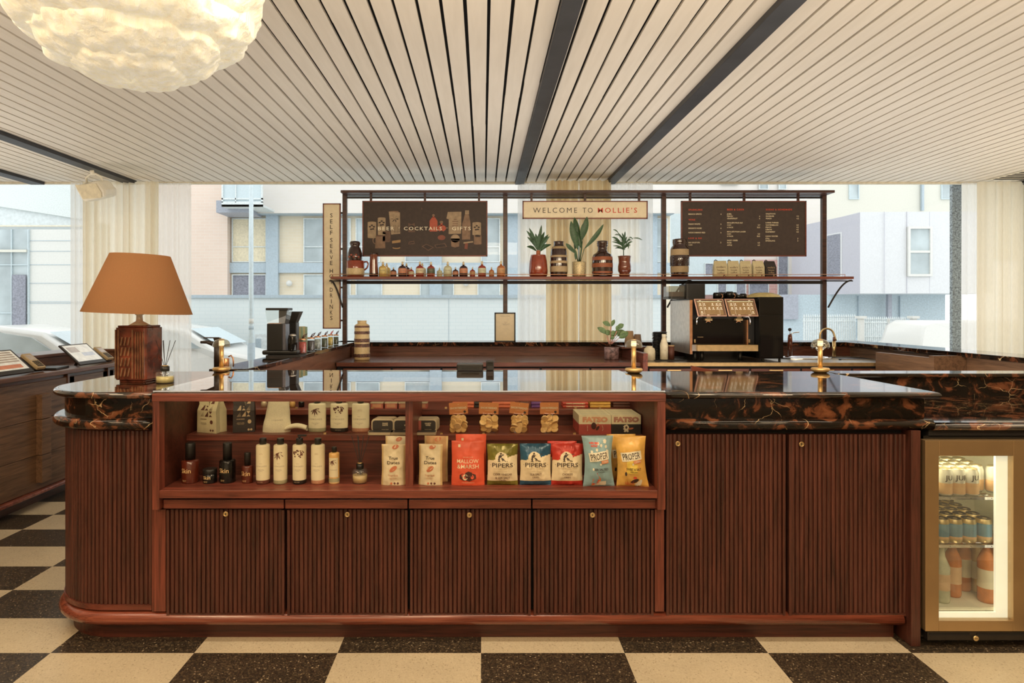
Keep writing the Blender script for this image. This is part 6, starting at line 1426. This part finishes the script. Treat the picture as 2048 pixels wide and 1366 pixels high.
# plants
def blade(m, p0, p1, w, bend=(0, 0, 0), n=8, twist=.0):
    p0, p1 = Vector(p0), Vector(p1); d = (p1 - p0); side = d.cross(Vector((0, 1, .15))).normalized(); vs = []
    for i in range(n + 1):
        t = i / n; c = p0 + d * t + Vector(bend) * math.sin(PI * t) * 1.0; q = w * (math.sin(PI * min(1, t * .98 + .02)) ** .8) * .5
        s = (side + Vector((0, twist * t, 0))).normalized(); vs += [c - s * q, c + Vector((0, -q * .35, 0)), c + s * q]
    m.add(vs, [f for i in range(n) for f in ((i * 3, i * 3 + 1, i * 3 + 4, i * 3 + 3), (i * 3 + 1, i * 3 + 2, i * 3 + 5, i * 3 + 4))], True)
def P4(px, py, D=SD, cx=0, dy=0): return (fx(px, D) - cx, dy, fz(py, D) - SZ)
t = thing('potted_plant', 'bushy spiky leaved plant in a glossy red brown pot, left of the shelf middle bay', 'potted plant', srow(1076.5)); cx = fx(1076.5, SD)
MB().lathe(zprof([(32, 553), (37, 549), (38, 540), (35, 522), (31, 512), (29, 510), (31, 509), (26, 509), (24, 515)], 553), seg=40).build('pot', 'ceramic_red', t)
MB().lathe([(.022, .22), (.024, .27), (.018, .29)], seg=14).build('stem', 'date_brown', t)
m = MB(); rnd = random.Random(4)
for (a, b, c, d_) in [(1076, 498, 1052, 462), (1075, 500, 1057, 457), (1077, 498, 1083, 450), (1078, 500, 1096, 470), (1078, 502, 1098, 474), (1076, 500, 1054, 474), (1074, 503, 1054, 492), (1079, 504, 1104, 488), (1078, 500, 1090, 462), (1077, 500, 1070, 468), (1076, 502, 1066, 470), (1077, 500, 1094, 482), (1080, 503, 1096, 490), (1074, 500, 1062, 480), (1076, 498, 1078, 466), (1078, 498, 1087, 475), (1075, 500, 1068, 484)]:
    blade(m, P4(a, b, cx=cx), P4(c, d_, cx=cx, dy=rnd.uniform(-.09, .09)), .034, (0, 0, .02))
m.build('leaves', 'leaf', t)
def striped(name, label, cx, prof, mats, ml, cat='vase', loop=None):
    t = thing(name, label, cat, srow(cx)); MB().lathe(zprof(prof, 553), seg=44, mats=ml).build('body', mats, t); return t
striped('striped_vase', 'round shouldered vase with sand and black stripes, between the first two plants', 1117.5, [(33, 553), (34, 550), (35, 543), (35, 539), (35, 532), (34.5, 526), (34, 521), (34, 514), (33, 510), (32, 503), (30, 497), (25, 492), (20, 490), (19, 485), (21.5, 482), (17, 481.6)], ['ceramic_dark', 'ceramic_sand'], [0, 0, 1, 1, 0, 1, 0, 1, 0, 0, 1, 0, 0, 0, 0, 0][:15] + [0])
t = thing('potted_plant', 'tall plant with long upright dark blades in a textured gold pot', 'potted plant', srow(1158)); cx = fx(1158, SD)
MB().lathe(zprof([(26, 553), (27, 550), (28, 540), (28.5, 524), (27, 522.6), (24, 523), (24, 530)], 553), seg=36).build('pot', 'gold_leaf', t)
m = MB(); s_ = MB(); rnd = random.Random(8)
for (x0, y0, x1, y1, w) in [(1156, 500, 1141, 442, .075), (1160, 480, 1150, 433, .065), (1165, 478, 1173, 434, .068), (1164, 498, 1154, 462, .06), (1168, 498, 1206, 449, .05), (1153, 508, 1131, 487, .045), (1150, 500, 1156, 460, .05), (1163, 480, 1165, 448, .05)]:
    dy = rnd.uniform(-.05, .05); blade(m, P4(x0, y0, cx=cx, dy=dy * .5), P4(x1, y1, cx=cx, dy=dy), w, ((x0 - x1) * -.0006, 0, .01), 10); s_.tube([P4(1158 + (x0 - 1158) * .3, 524, cx=cx), P4(x0, y0, cx=cx, dy=dy * .5)], .0035, 6)
blade(m, P4(1151, 520, cx=cx, dy=-.02), P4(1150, 500, cx=cx, dy=-.04), .03)
m.build('leaves', 'leaf', t); s_.build('stalk', 'leaf', t)
striped('striped_jug', 'wide rust and dark striped jar with a ridged dark neck, right of the tall plant', 1204.7, [(38, 553), (40, 550), (41, 546), (41.5, 542), (41.5, 534), (41.5, 526), (41, 520), (40, 513), (36, 508), (26, 505), (19, 501), (18, 493), (22, 490), (20, 488), (23, 486), (21, 484), (23, 482), (19, 481)], ['ceramic_dark', 'ceramic_rust'], [0, 0, 1, 0, 1, 0, 1, 0, 0, 0, 0, 0, 0, 0, 0, 0, 0, 0], 'jar')
t = thing('potted_plant', 'small airy palm like plant in a dark red goblet pot on the hanging shelf', 'potted plant', srow(1249)); cx = fx(1249, SD)
MB().lathe(zprof([(20, 553), (22, 549), (20, 546), (26, 541), (26, 532), (23, 524), (24, 516), (26.5, 511), (23, 511), (21, 516)], 553), seg=36).build('pot', 'brown_glaze', t)
m = MB(); rnd = random.Random(12); s_ = MB(); s_.tube([P4(1247, 511, cx=cx), P4(1247, 490, cx=cx)], .005, 6)
for k in range(26):
    a = rnd.uniform(-1.3, 1.3); L = rnd.uniform(16, 30); x0, y0 = 1247 + rnd.uniform(-3, 4), 494 + rnd.uniform(-8, 6); blade(m, P4(x0, y0, cx=cx), P4(x0 + L * math.sin(a), y0 - L * math.cos(a) * .95 , cx=cx, dy=rnd.uniform(-.08, .08)), .018, (0, 0, .015))
for x1, y1 in [(1226, 459), (1229, 470), (1285, 480), (1266, 478)]: s_.tube([P4(1248, 500, cx=cx), P4((1248 + x1) / 2, (500 + y1) / 2 - 14, cx=cx), P4(x1, y1, cx=cx)], .0016, 5); blade(m, P4((1248 + x1) / 2, (500 + y1) / 2 - 14, cx=cx), P4(x1, y1, cx=cx), .011, (0, 0, .01))
blade(m, P4(1256, 498, cx=cx), P4(1258, 488, cx=cx), .012); m.build('leaves', 'leaf', t); s_.build('stem', 'leaf', t)
striped('striped_vase', 'tall jar with two sand bands and a beaded dark middle, beside the menu board', 1359.2, [(33, 553), (34.5, 550), (35, 544), (35.5, 532), (36, 531), (36.5, 511), (36, 510), (35.5, 498), (33, 494), (26, 490), (27, 486), (28, 483), (27, 480), (28, 478), (22, 477)], ['ceramic_dark', 'ceramic_sand'], [0, 0, 1, 0, 0, 0, 1, 0, 0, 0, 0, 0, 0, 0, 0])
v_ = bpy.data.objects[[o.name for o in C.objects if o.get('label', '').startswith('tall jar with two')][0]]
m = MB()
for i in range(30):
    for j in range(7): a = 2 * PI * i / 30 + (j % 2) * .1; m.sphere(36 * kk / 2 * math.cos(a), 36 * kk / 2 * math.sin(a), (553 - 529 + j * 2.7) * kk, .006, seg=6, ring=4)
m.build('beading', 'ceramic_dark', v_)
for k, (px, w) in enumerate([(1440, 26), (1466, 23), (1490, 22), (1515, 23)]):
    coffee_bag(px, w * kk, SD, SZ, (552 - 519.5) * kk, 'cream coffee bag on the hanging shelf under the menu board, ' + ['leftmost of four', 'second of four', 'third of four', 'rightmost of the cream four'][k], 'coffee_paper', 'brown_ink', side=-.15 if k < 3 else .0, group='coffee bags on the hanging shelf', fold=False, small=True)
coffee_bag(1538.5, 23 * kk, SD, SZ, (552 - 520) * kk, 'black coffee bag at the right end of the row on the hanging shelf', 'coffee_black', 'pale_brown', side=.1, group='coffee bags on the hanging shelf', fold=False, small=True)
# ------------------------------------------------------------------ things on the back counter and ledges
def at(px, D, z): return (fx(px, D), D, z)
t = thing('banded_vase', 'tall cream vase ringed with brown patterned bands on the low wooden counter', 'vase', at(724, 6.42, ZK)); k7 = 6.42 / F
MB().lathe([(w * k7 / 2, (712 - py) * k7) for w, py in [(28, 712), (31, 710), (31.5, 706), (32, 699), (30, 696), (31, 690), (30.5, 686), (30, 682), (30.5, 679), (31, 676), (31, 669), (30, 666), (30, 660), (31, 657), (30, 654), (30, 650), (30.5, 647), (29.5, 643), (26, 641), (18, 639), (18, 634), (20, 633), (14, 633)]], seg=40, mats=[0, 0, 1, 0, 0, 0, 1, 1, 0, 1, 0, 0, 1, 1, 0, 0, 1, 0, 0, 0, 0, 0, 0]).build('body', ['ceramic_cream', 'band_brown'], t)
t = thing('potted_plant', 'small leafy plant with pinkish stems in a mottled glass pot on the low counter', 'potted plant', at(1223, 6.5, ZK)); k7 = 6.5 / F; cx = fx(1223, 6.5)
MB().lathe([(11 * k7, 0), (14 * k7, .006), (14.5 * k7, .12), (14.5 * k7, 24 * k7), (13 * k7, 24 * k7), (12.5 * k7, 20 * k7)], seg=32).build('pot', 'mottle', t)
MB().cyl(0, 0, 19 * k7, 12.4 * k7, .004, 20).build('soil', 'choc', t)
m = MB(); s_ = MB(); rnd = random.Random(6); Q = lambda px, py, dy=0: (fx(px, 6.5) - cx, dy, fz(py, 6.5) - ZK)
for (x0, y0, x1, y1, w) in [(1216, 668, 1196, 655, .055), (1222, 652, 1207, 644, .05), (1223, 653, 1229, 639, .04), (1234, 658, 1246, 648, .055), (1232, 662, 1233, 650, .04), (1213, 670, 1222, 662, .06), (1222, 672, 1233, 664, .07), (1236, 672, 1250, 661, .07), (1238, 676, 1256, 664, .075), (1230, 670, 1243, 660, .05), (1220, 678, 1228, 674, .04)]:
    dy = rnd.uniform(-.05, .05); blade(m, Q(x0, y0, dy), Q(x1, y1, dy * 1.5), w, (0, 0, .006)); s_.tube([Q(1220 + (x0 - 1222) * .2, 688), Q(x0, y0, dy)], .003, 6)
m.build('leaves', 'leaf_light', t); s_.build('stalk', 'stem_pink', t)
# kraft cups beside it
def cupstack(px, D, z, n, r, h, mat, label, grp, up_=False):
    for k in range(n):
        m = MB().lathe([(r, 0), (r * 1.04, .003), (r * .76, h), (r * .7, h)], seg=24); o = m.build('paper_cup', mat, loc=(fx(px, D), D, z + k * .013)); tag(o, label % (['lowest', 'second', 'third', 'fourth', 'fifth', 'top'][k if k < n - 1 else 5]), 'cup', grp)
m = MB().box(fx(1236, 6.8), fx(1290, 6.8), 6.62, 6.98, ZT - .05, ZT - .03)
tag(m.build('corner_shelf', 'back_wood'), 'small wooden corner shelf under the upturned paper cups', 'shelf')
cupstack(1259, 6.8, ZT - .03, 4, .05, .12, 'kraft', 'upturned kraft paper cup in the taller stack beside the plant, %s one', 'taller stack of kraft cups'); cupstack(1275, 6.8, ZT - .03, 2, .045, .11, 'kraft_dark', 'upturned darker paper cup in the shorter stack, %s one', 'shorter stack of cups')
o = MB().lathe([(.052, 0), (.056, .006), (.056, .09), (.05, .12), (.03, .135), (.03, .145)], seg=28).build('storage_jar', 'cream', loc=at(1299, 6.35, ZK)); tag(o, 'cream lidded jar at the left end of the steel counter', 'jar')
# tray with lids, bottle and can
tag(MB().box(-.16, .16, -.12, .12, 0, .012).build('black_tray', 'black', bevel=.003, loc=at(1335, 6.4, ZK)), 'flat black tray under the cup lids and white bottle', 'tray')
for j, (px, D, n) in enumerate([(1313, 6.45, 18), (1325, 6.52, 18)]):
    for k in range(n):
        o = MB().lathe([(.041, 0), (.045, .004), (.041, .008), (.03, .014)], seg=18).build('cup_lid', 'black', loc=(fx(px, D) + .003 * math.sin(k * 2.3 + j), D, ZK + .012 + k * .0152)); tag(o, 'black plastic cup lid in the %s stack beside the white bottle' % ('left' if j == 0 else 'right'), 'lid', ['left stack of cup lids', 'right stack of cup lids'][j])
t = thing('white_bottle', 'cream coloured swing bottle standing on the black tray', 'bottle', at(1328, 6.33, ZK + .012)); k7 = 6.33 / F
MB().lathe([(7 * k7, 0), (7.8 * k7, .006), (7.8 * k7, 30 * k7), (5 * k7, 40 * k7), (4 * k7, 45 * k7)], seg=28).build('body', 'cream', t); MB().lathe([(4.4 * k7, 45 * k7), (4.6 * k7, 50 * k7), (4 * k7, 51 * k7)], seg=20).build('cap', 'paper', t)
MB().text('M', 0, 0, 18 * k7, .025, warp=cylwrap(7.8 * k7)).build('print', 'pale_brown', t)
t = thing('small_tin', 'dark tin with a tan lid right of the cream bottle', 'tin', at(1342, 6.36, ZK + .012)); MB().cyl(0, 0, 0, .032, .13).build('body', 'brown_ink', t); MB().cyl(0, 0, .13, .034, .012).build('lid', 'kraft', t)
# coffee machine
CMF = 6.24
cm = thing('coffee_machine', 'self serve coffee machine with two tilted touch screens on the steel counter', 'coffee machine', (0, 0, 0))
X = lambda px, D=CMF: fx(px, D)
Zc = lambda py, D=CMF: fz(py, D)
x0, x1 = X(1384), X(1514)
MB().box(x0, x1, CMF + .09, 6.92, ZK + .10, Zc(597)).build('housing', 'black', cm, .004)
MB().box(x0 - .012, x0, CMF + .03, 6.92, ZK + .07, Zc(600)).build('side_panel', 'steel_side', cm, .003)
MB().box(x0 - .0125, x0 + .012, CMF + .022, CMF + .04, ZK + .07, Zc(600)).build('edge_trim', 'copper', cm)
MB().box(x0 + .012, X(1497), CMF + .075, CMF + .09, ZK + .12, Zc(640)).build('glass_front', 'black_gloss', cm)
MB().box(X(1496), X(1499), CMF + .03, CMF + .09, ZK + .12, Zc(640)).build('edge_trim', 'copper', cm)
MB().box(X(1499), X(1514), CMF + .06, CMF + .09, ZK + .12, Zc(600)).build('side_front', 'black', cm)
MB().box(X(1393), X(1514), CMF - .03, CMF + .06, Zc(702), Zc(689.5)).build('drip_tray', 'brass_flat', cm, .003); MB().box(X(1384), X(1393), CMF - .0, CMF + .06, Zc(702), Zc(689.5)).build('drip_tray_end', 'steel', cm)
for k, (l, r) in enumerate([(1390, 1448), (1451, 1510.5)]):
    s = MB(); Wd = (r - l) * CMF / F / 2; Hh = .088
    sh_ = .03
    def sk(m): 
        m.v = [(v[0] - v[2] * .14, v[1], v[2]) for v in m.v]; return m
    s.box(-Wd, Wd, 0, .014, -Hh, Hh); o = sk(s).build('touch_screen', 'ui_edge', cm, .004); o.location = ((X(l) + X(r)) / 2, CMF - .03, Zc(615)); o.rotation_euler = (math.radians(-14), 0, 0)
    d = MB().box(-Wd + .008, Wd - .008, -.001, 0, -Hh + .008, Hh - .008); d.mat(1).box(-Wd + .025, Wd - .028, -.0015, -.001, -Hh + .016, Hh - .03); d.mat(2).box(-Wd + .02, Wd - .02, -.002, -.001, Hh - .032, Hh - .024)
    d.mat(3)
    for i, xx in enumerate((-.095, -.055, -.015, .025, .065, .1)):
        for j, zz in enumerate((.035, -.005, -.045)):
            if (j == 2 and i != (0 if k == 0 else 5)) or (j == 0 and i in (2,)) : continue
            d.prism(ell(xx, zz, .0075, .007, 10), -.0022, -.0015); d.box(xx - .013, xx + .013, -.0022, -.0015, zz - .016, zz - .012)
    for xx in (-.07, .08): d.box(xx - .0008, xx + .0008, -.002, -.0015, -Hh + .01, Hh - .034)
    for xx in (-.1, -.04, .06): d.box(xx - .012, xx + .012, -.0022, -.0015, -Hh + .011, -Hh + .016)
    d.box(-.1, -.08, -.0022, -.0015, Hh - .022, Hh - .016); d.box(.08, .1, -.0022, -.0015, Hh - .022, Hh - .016)
    sk(d).build('display', ['ui_brown', 'ui_tan', 'l_sage', 'ui_white'], o)
for px in (1418, 1479):
    MB().box(X(px) - .035, X(px) + .035, CMF, CMF + .05, Zc(641), Zc(637)).build('spout_block', 'gold', cm, .003); MB().box(X(px) - .022, X(px) + .022, CMF + .005, CMF + .05, Zc(637), Zc(631)).build('spout_neck', 'chrome', cm)
    MB().tube([(X(px) - .022, CMF + .02, Zc(645)), (X(px) - .012, CMF + .02, Zc(642.5)), (X(px) + .012, CMF + .02, Zc(642.5)), (X(px) + .022, CMF + .02, Zc(645))], .004).build('spout', 'copper', cm)
for px, s in ((1396, -1), (1501, 1)): MB().tube([(X(px) - s * .06, CMF + .03, Zc(634)), (X(px) - s * .01, CMF + .02, Zc(633)), (X(px) + s * .005, CMF + .02, Zc(638)), (X(px) + s * .006, CMF + .02, Zc(649))], .0075).build('steam_wand', 'chrome', cm)
for px in (1392, 1502): MB().box(X(px), X(px + 3), CMF + .055, CMF + .06, Zc(686), Zc(679)).build('hinge', 'gold', cm)
for px, py in ((1398, 0), (1412, 0), (1490, 0)): MB().cyl(X(px), CMF + .12, ZK, .02, .105).build('foot', 'black', cm)
MB().box(X(1412), X(1500), CMF + .2, 6.9, ZK, ZK + .1).build('under_tray', 'black', cm)
MB().text('SCHAERER', X(1406), CMF + .074, Zc(675), .012).build('badge', 'gold', cm)
hp = MB(); hp.plan(rrect(X(1372), 6.62, .085, .12, .03), Zc(592), Zc(570)); o = hp.build('bean_hopper', 'smoke_glass', cm)
MB().plan(rrect(X(1372), 6.62, .07, .10, .03), Zc(592), Zc(582)).build('beans', 'choc', cm); MB().plan(rrect(X(1372), 6.62, .09, .125, .03), Zc(597), Zc(592)).build('hopper_base', 'black', cm)
MB().plan(rrect(X(1408), 6.6, .10, .12, .02), Zc(597), Zc(566)).build('hopper_cover', 'black', cm)
for k, (px, D, h) in enumerate([(1434, 6.5, 13), (1444, 6.56, 14), (1459, 6.5, 15), (1466, 6.6, 14), (1477, 6.5, 9), (1486, 6.52, 11)]):
    t = thing('black_cup', 'black cup stacked upside down on the coffee machine, %s' % ['leftmost', 'second from the left', 'third from the left', 'fourth from the left', 'small fifth one', 'small rightmost one'][k], 'cup', (fx(px, D), D, Zc(597)), group='cups on top of the coffee machine')
    r = .04 if k < 4 else .035; MB().lathe([(r, 0), (r, h * .0036), (r * .8, h * .005)], seg=20).build('bowl', 'black_gloss', t); MB().tube([(r, 0, .01), (r * 1.5, 0, .018), (r * 1.4, 0, .04), (r * .95, 0, h * .004)], .004, 6).build('handle', 'copper', t)
t = thing('yellow_bowl', 'shallow pale yellow bowl upturned behind the cups on the machine', 'bowl', (fx(1528, 6.6), 6.62, Zc(597) + .004))
MB().lathe([(.19, 0), (.185, .01), (.15, .04), (.09, .06), (.05, .064)], seg=36).build('bowl', 'bowl_yellow', t)
mf = thing('milk_fridge', 'tall glossy black milk fridge beside the coffee machine', 'milk fridge', (0, 0, 0))
MB().box(X(1514) + .004, X(1567, 6.2), 6.2, 6.88, ZK + .03, Zc(594, 6.2)).build('body', 'black_gloss', mf, .004)
MB().box(X(1514) + .01, X(1565, 6.2), 6.19, 6.2, ZK + .05, Zc(630, 6.2)).build('door', 'black_gloss', mf, .002)
for px in (1526, 1559): MB().cyl(fx(px, 6.25), 6.25, ZK, .012, .03, 12).build('foot', 'black', mf)
# sink, taps at the right
sk_ = thing('round_basin', 'round steel basin rim set in the steel counter', 'sink', at(1610, 6.62, ZK))
MB().lathe([(.27, .0), (.275, .012), (.25, .016), (.24, .008), (.2, .0022)], seg=48, sy=.55, cap=False).build('rim', 'chrome', sk_); MB().lathe([(0.0001, .003), (.235, .004)], seg=40, sy=.55, cap=False).build('basin', 'black_metal', sk_)
s5 = thing('square_sink', 'rectangular steel sink at the right end of the steel counter', 'sink', at(1700, 6.62, ZK)); m = MB(); m.box(-.22, .24, -.20, -.18, 0, .008); m.box(-.22, .24, .18, .2, 0, .008); m.box(-.22, -.2, -.2, .2, 0, .008); m.box(.22, .24, -.2, .2, 0, .008); m.build('rim', 'steel', s5); MB().box(-.2, .22, -.18, .18, .0005, .002).build('bowl', 'black_metal', s5)
t = thing('black_faucet', 'dark cylindrical faucet with a thin lever right of the milk fridge', 'faucet', at(1580, 6.8, ZK)); MB().lathe([(.024, 0), (.024, .20), (.02, .235), (.012, .245)], seg=20).build('body', 'brown_glaze', t); MB().tube([(0, 0, .24), (.04, 0, .262), (.095, 0, .268)], [.008, .005, .007]).build('lever', 'chrome', t); MB().tube([(0, 0, .245), (-.002, 0, .285)], .004).build('stem', 'chrome', t); MB().sphere(-.002, 0, .295, .018).build('knob', 'black_metal', t)
t = thing('gooseneck_tap', 'tall curved gold tap behind the right hand mushroom lamp', 'tap', at(1668, 6.82, ZK))
pts = [(0, 0, 0), (0, 0, .10)]; a_ = [( -.075 + .075 * math.cos(q), 0, .23 + .075 * math.sin(q)) for q in [PI * i / 12 for i in range(13)]]
MB().cyl(0, 0, 0, .018, .17, 16).build('body', 'gold', t); m = MB(); m.tube([(-.145, 0, .02), (-.15, 0, .2)] + [(-.075 - .075 * math.cos(q), 0, .23 + .075 * math.sin(q)) for q in [PI * i / 12 for i in range(12)]] + [(.012, 0, .2), (.02, 0, .175)], .010, 10); m.build('neck', 'gold', t); MB().cyl(0, 0, .17, .012, .045, 12).build('handle', 'brown_glaze', t)
t = thing('cross_tap', 'chrome cross handled mixer tap half hidden by the right hand mushroom lamp', 'tap', at(1641, 6.72, ZK))
m = MB()
for s in (-1, 1):
    m.tube([(0, 0, .06), (s * .06, 0, .12)], .013); m.tube([(s * .04, 0, .15), (s * .09, 0, .10)], .008); m.tube([(s * .045, 0, .10), (s * .085, 0, .15)], .008)
m.cyl(0, 0, 0, .02, .07, 14); m.build('body', 'chrome', t)
# left ledge: brewer, jars, books
def L3(px, X_, z, dz=0):
    D = -X_ * F / (VX - px); return (X_, D, z + dz)
t = thing('filter_brewer', 'black boxy filter coffee brewer with a clear water tank on the left ledge', 'coffee maker', L3(566, -1.52, ZT)); 
b = lambda *a, **k: None
bx = t.location; kb = bx.y / F; W_ = 33 * kb; 
MB().box(-.145, .12, -.05, .05, .014, .048).build('base', 'black', t, bevel=.012); MB().plan([(-.1, -.09), (.16, -.09), (.16, .07), (-.1, .07)], .0, .014).build('foot', 'black_matt', t)
MB().box(-.105, .01, -.055, .055, .048, (715 - 647) * kb - .01).build('tower', 'black', t, bevel=.004)
MB().box(.01, .035, -.05, .05, .048, (715 - 647) * kb - .01).build('spine', 'steel_dark', t, bevel=.003)
zz = (715 - 647) * kb - .009
m = MB(); m.add([(-.100, -.055, zz), (.03, -.055, zz), (.03, .055, zz), (-.100, .055, zz), (-.115, -.06, zz + .10), (.05, -.06, zz + .10), (.05, .06, zz + .10), (-.115, .06, zz + .10)], [(0, 3, 2, 1), (0, 1, 5, 4), (1, 2, 6, 5), (2, 3, 7, 6), (3, 0, 4, 7)]); m.build('water_tank', 'glass', t)
MB().box(-.112, .055, -.062, .062, zz + .10, zz + .118).build('lid', 'black', t, bevel=.004); MB().box(-.02, .035, -.04, .04, zz + .0, zz + .1).build('filter_head', 'black_matt', t, bevel=.003); MB().box(-.098, -.0, -.05, .05, zz, zz + .004).build('tank_floor', 'copper', t)
MB().lathe([(.03, .04), (.034, .05), (.035, .13), (.03, .15), (.03, .158)], .078, -.02, 0, 24).build('carafe', 'black_gloss', t); MB().lathe([(.031, .158), (.022, .168), (.008, .172)], .078, -.02, 0, 20).build('carafe_lid', 'steel', t)
t = thing('coffee_grinder', 'black grinder with a flared hopper just behind the filter brewer', 'grinder', L3(588, -1.50, ZT)); MB().box(-.04, .03, -.04, .04, 0, .255).build('body', 'black', t, bevel=.006); m = MB(); m.add([(-.035, -.04, .255), (.025, -.04, .255), (.025, .04, .255), (-.035, .04, .255), (-.045, -.045, .34), (.06, -.045, .34), (.06, .045, .34), (-.045, .045, .34)], [(0, 3, 2, 1), (4, 5, 6, 7), (0, 1, 5, 4), (1, 2, 6, 5), (2, 3, 7, 6), (3, 0, 4, 7)]); m.build('hopper', 'black', t)
for k, (px, lb) in enumerate([(597, 'sage green book standing upright behind the jars, left one'), (606, 'olive book standing upright behind the jars, right one')]):
    p = L3(px, -1.50, ZT); t = thing('book', lb, 'book', p, rz=.1, group='upright books on the left ledge'); hb = .215
    MB().box(-.04, .02, -.015, .015, 0, hb).build('cover', 'book_sage', t); MB().box(.02, .034, -.012, .012, .003, hb - .003).build('pages', 'book_edge', t)
    if k == 0: MB().text('MATCHA', -.01, -.0158, hb * .5, .013).build('print', 'pale_ink', t)
for k, (px, w, h, f_, rb_, lb) in enumerate([(604, 19, 27, 'j_red', 'ribbon', 'glass jar of red tea, nearest the brewer'), (621, 18, 25, 'j_dark', 'ribbon', 'glass jar of dark and orange tea, second from the brewer'), (635, 14, 24, 'j_silver', 'ribbon', 'glass jar of silver wrapped tea, third from the brewer'), (649, 13, 22, 'j_green', 'ribbon', 'glass jar of dark green tea, fourth from the brewer'), (661, 11, 21, 'j_yellow', 'ribbon_pink', 'glass jar of yellow tea with a pink ribbon'), (672, 11, 18, 'j_green', 'ribbon', 'last small jar holding dark green tea, by the shelf post')]):
    p = L3(px, -1.47 - .005 * k, ZT); kq = p[1] / F; r = w * kq / 2 * .92; hh = h * kq; t = thing('tea_jar', lb, 'jar', p, group='tea jars on the left ledge')
    MB().lathe([(r * .95, 0), (r, .005), (r, hh)], seg=24, cap=False).build('glass', 'glass', t); MB().lathe([(r * .96, .003), (r * .96, hh * .85)], seg=20).build('tea', f_, t); MB().lathe([(r * 1.03, hh), (r * 1.03, hh + .008), (r * .9, hh + .012)], seg=22).build('lid', 'copper', t)
    MB().tube([(0, 0, hh + .01), (r * .4, 0, hh + .035), (r * 1.2, 0, hh + .05), (r * .8, 0, hh + .03), (r * .1, 0, hh + .012)], .004, 6).build('ribbon', rb_, t)
# black lever tap and copper kettle handle behind the left mushroom lamp
t = thing('lever_tap', 'tall matt black lever tap behind the left mushroom lamp', 'tap', (fx(434, 3.85), 3.86, ZT)); ky = 3.85 / F
MB().lathe([(7.2 * ky, 0), (7.2 * ky, 50 * ky)], seg=24).build('body', 'tap_brown', t)
m = MB(); m.tube([(0, 0, 46 * ky), (-10 * ky, 0, 49 * ky), (-22 * ky, 0, 52 * ky), (-34 * ky, 0, 52 * ky)], [6.4 * ky, 5 * ky, 3.2 * ky, 2.6 * ky], 12); m.build('spout', 'tap_brown', t)
m = MB(); m.box(-27 * ky, 2 * ky, -.012, .012, 60 * ky, 62 * ky); m.prism([(-8 * ky, 61 * ky), (6 * ky, 61 * ky), (4 * ky, 50 * ky), (-4 * ky, 50 * ky)], -.01, .01); m.build('lever', 'tap_brown', t)
t = thing('copper_mug', 'copper handled mug behind the left mushroom lamp', 'mug', (fx(449, 3.84), 3.85, ZT)); MB().lathe([(.022, 0), (.024, .004), (.024, .058), (.022, .06)], seg=24).build('body', 'copper', t)
MB().tube([(.02, 0, .07), (.035, 0, .078), (.048, 0, .06), (.05, 0, .035), (.048, 0, .01)], .0045).build('handle', 'copper', t)
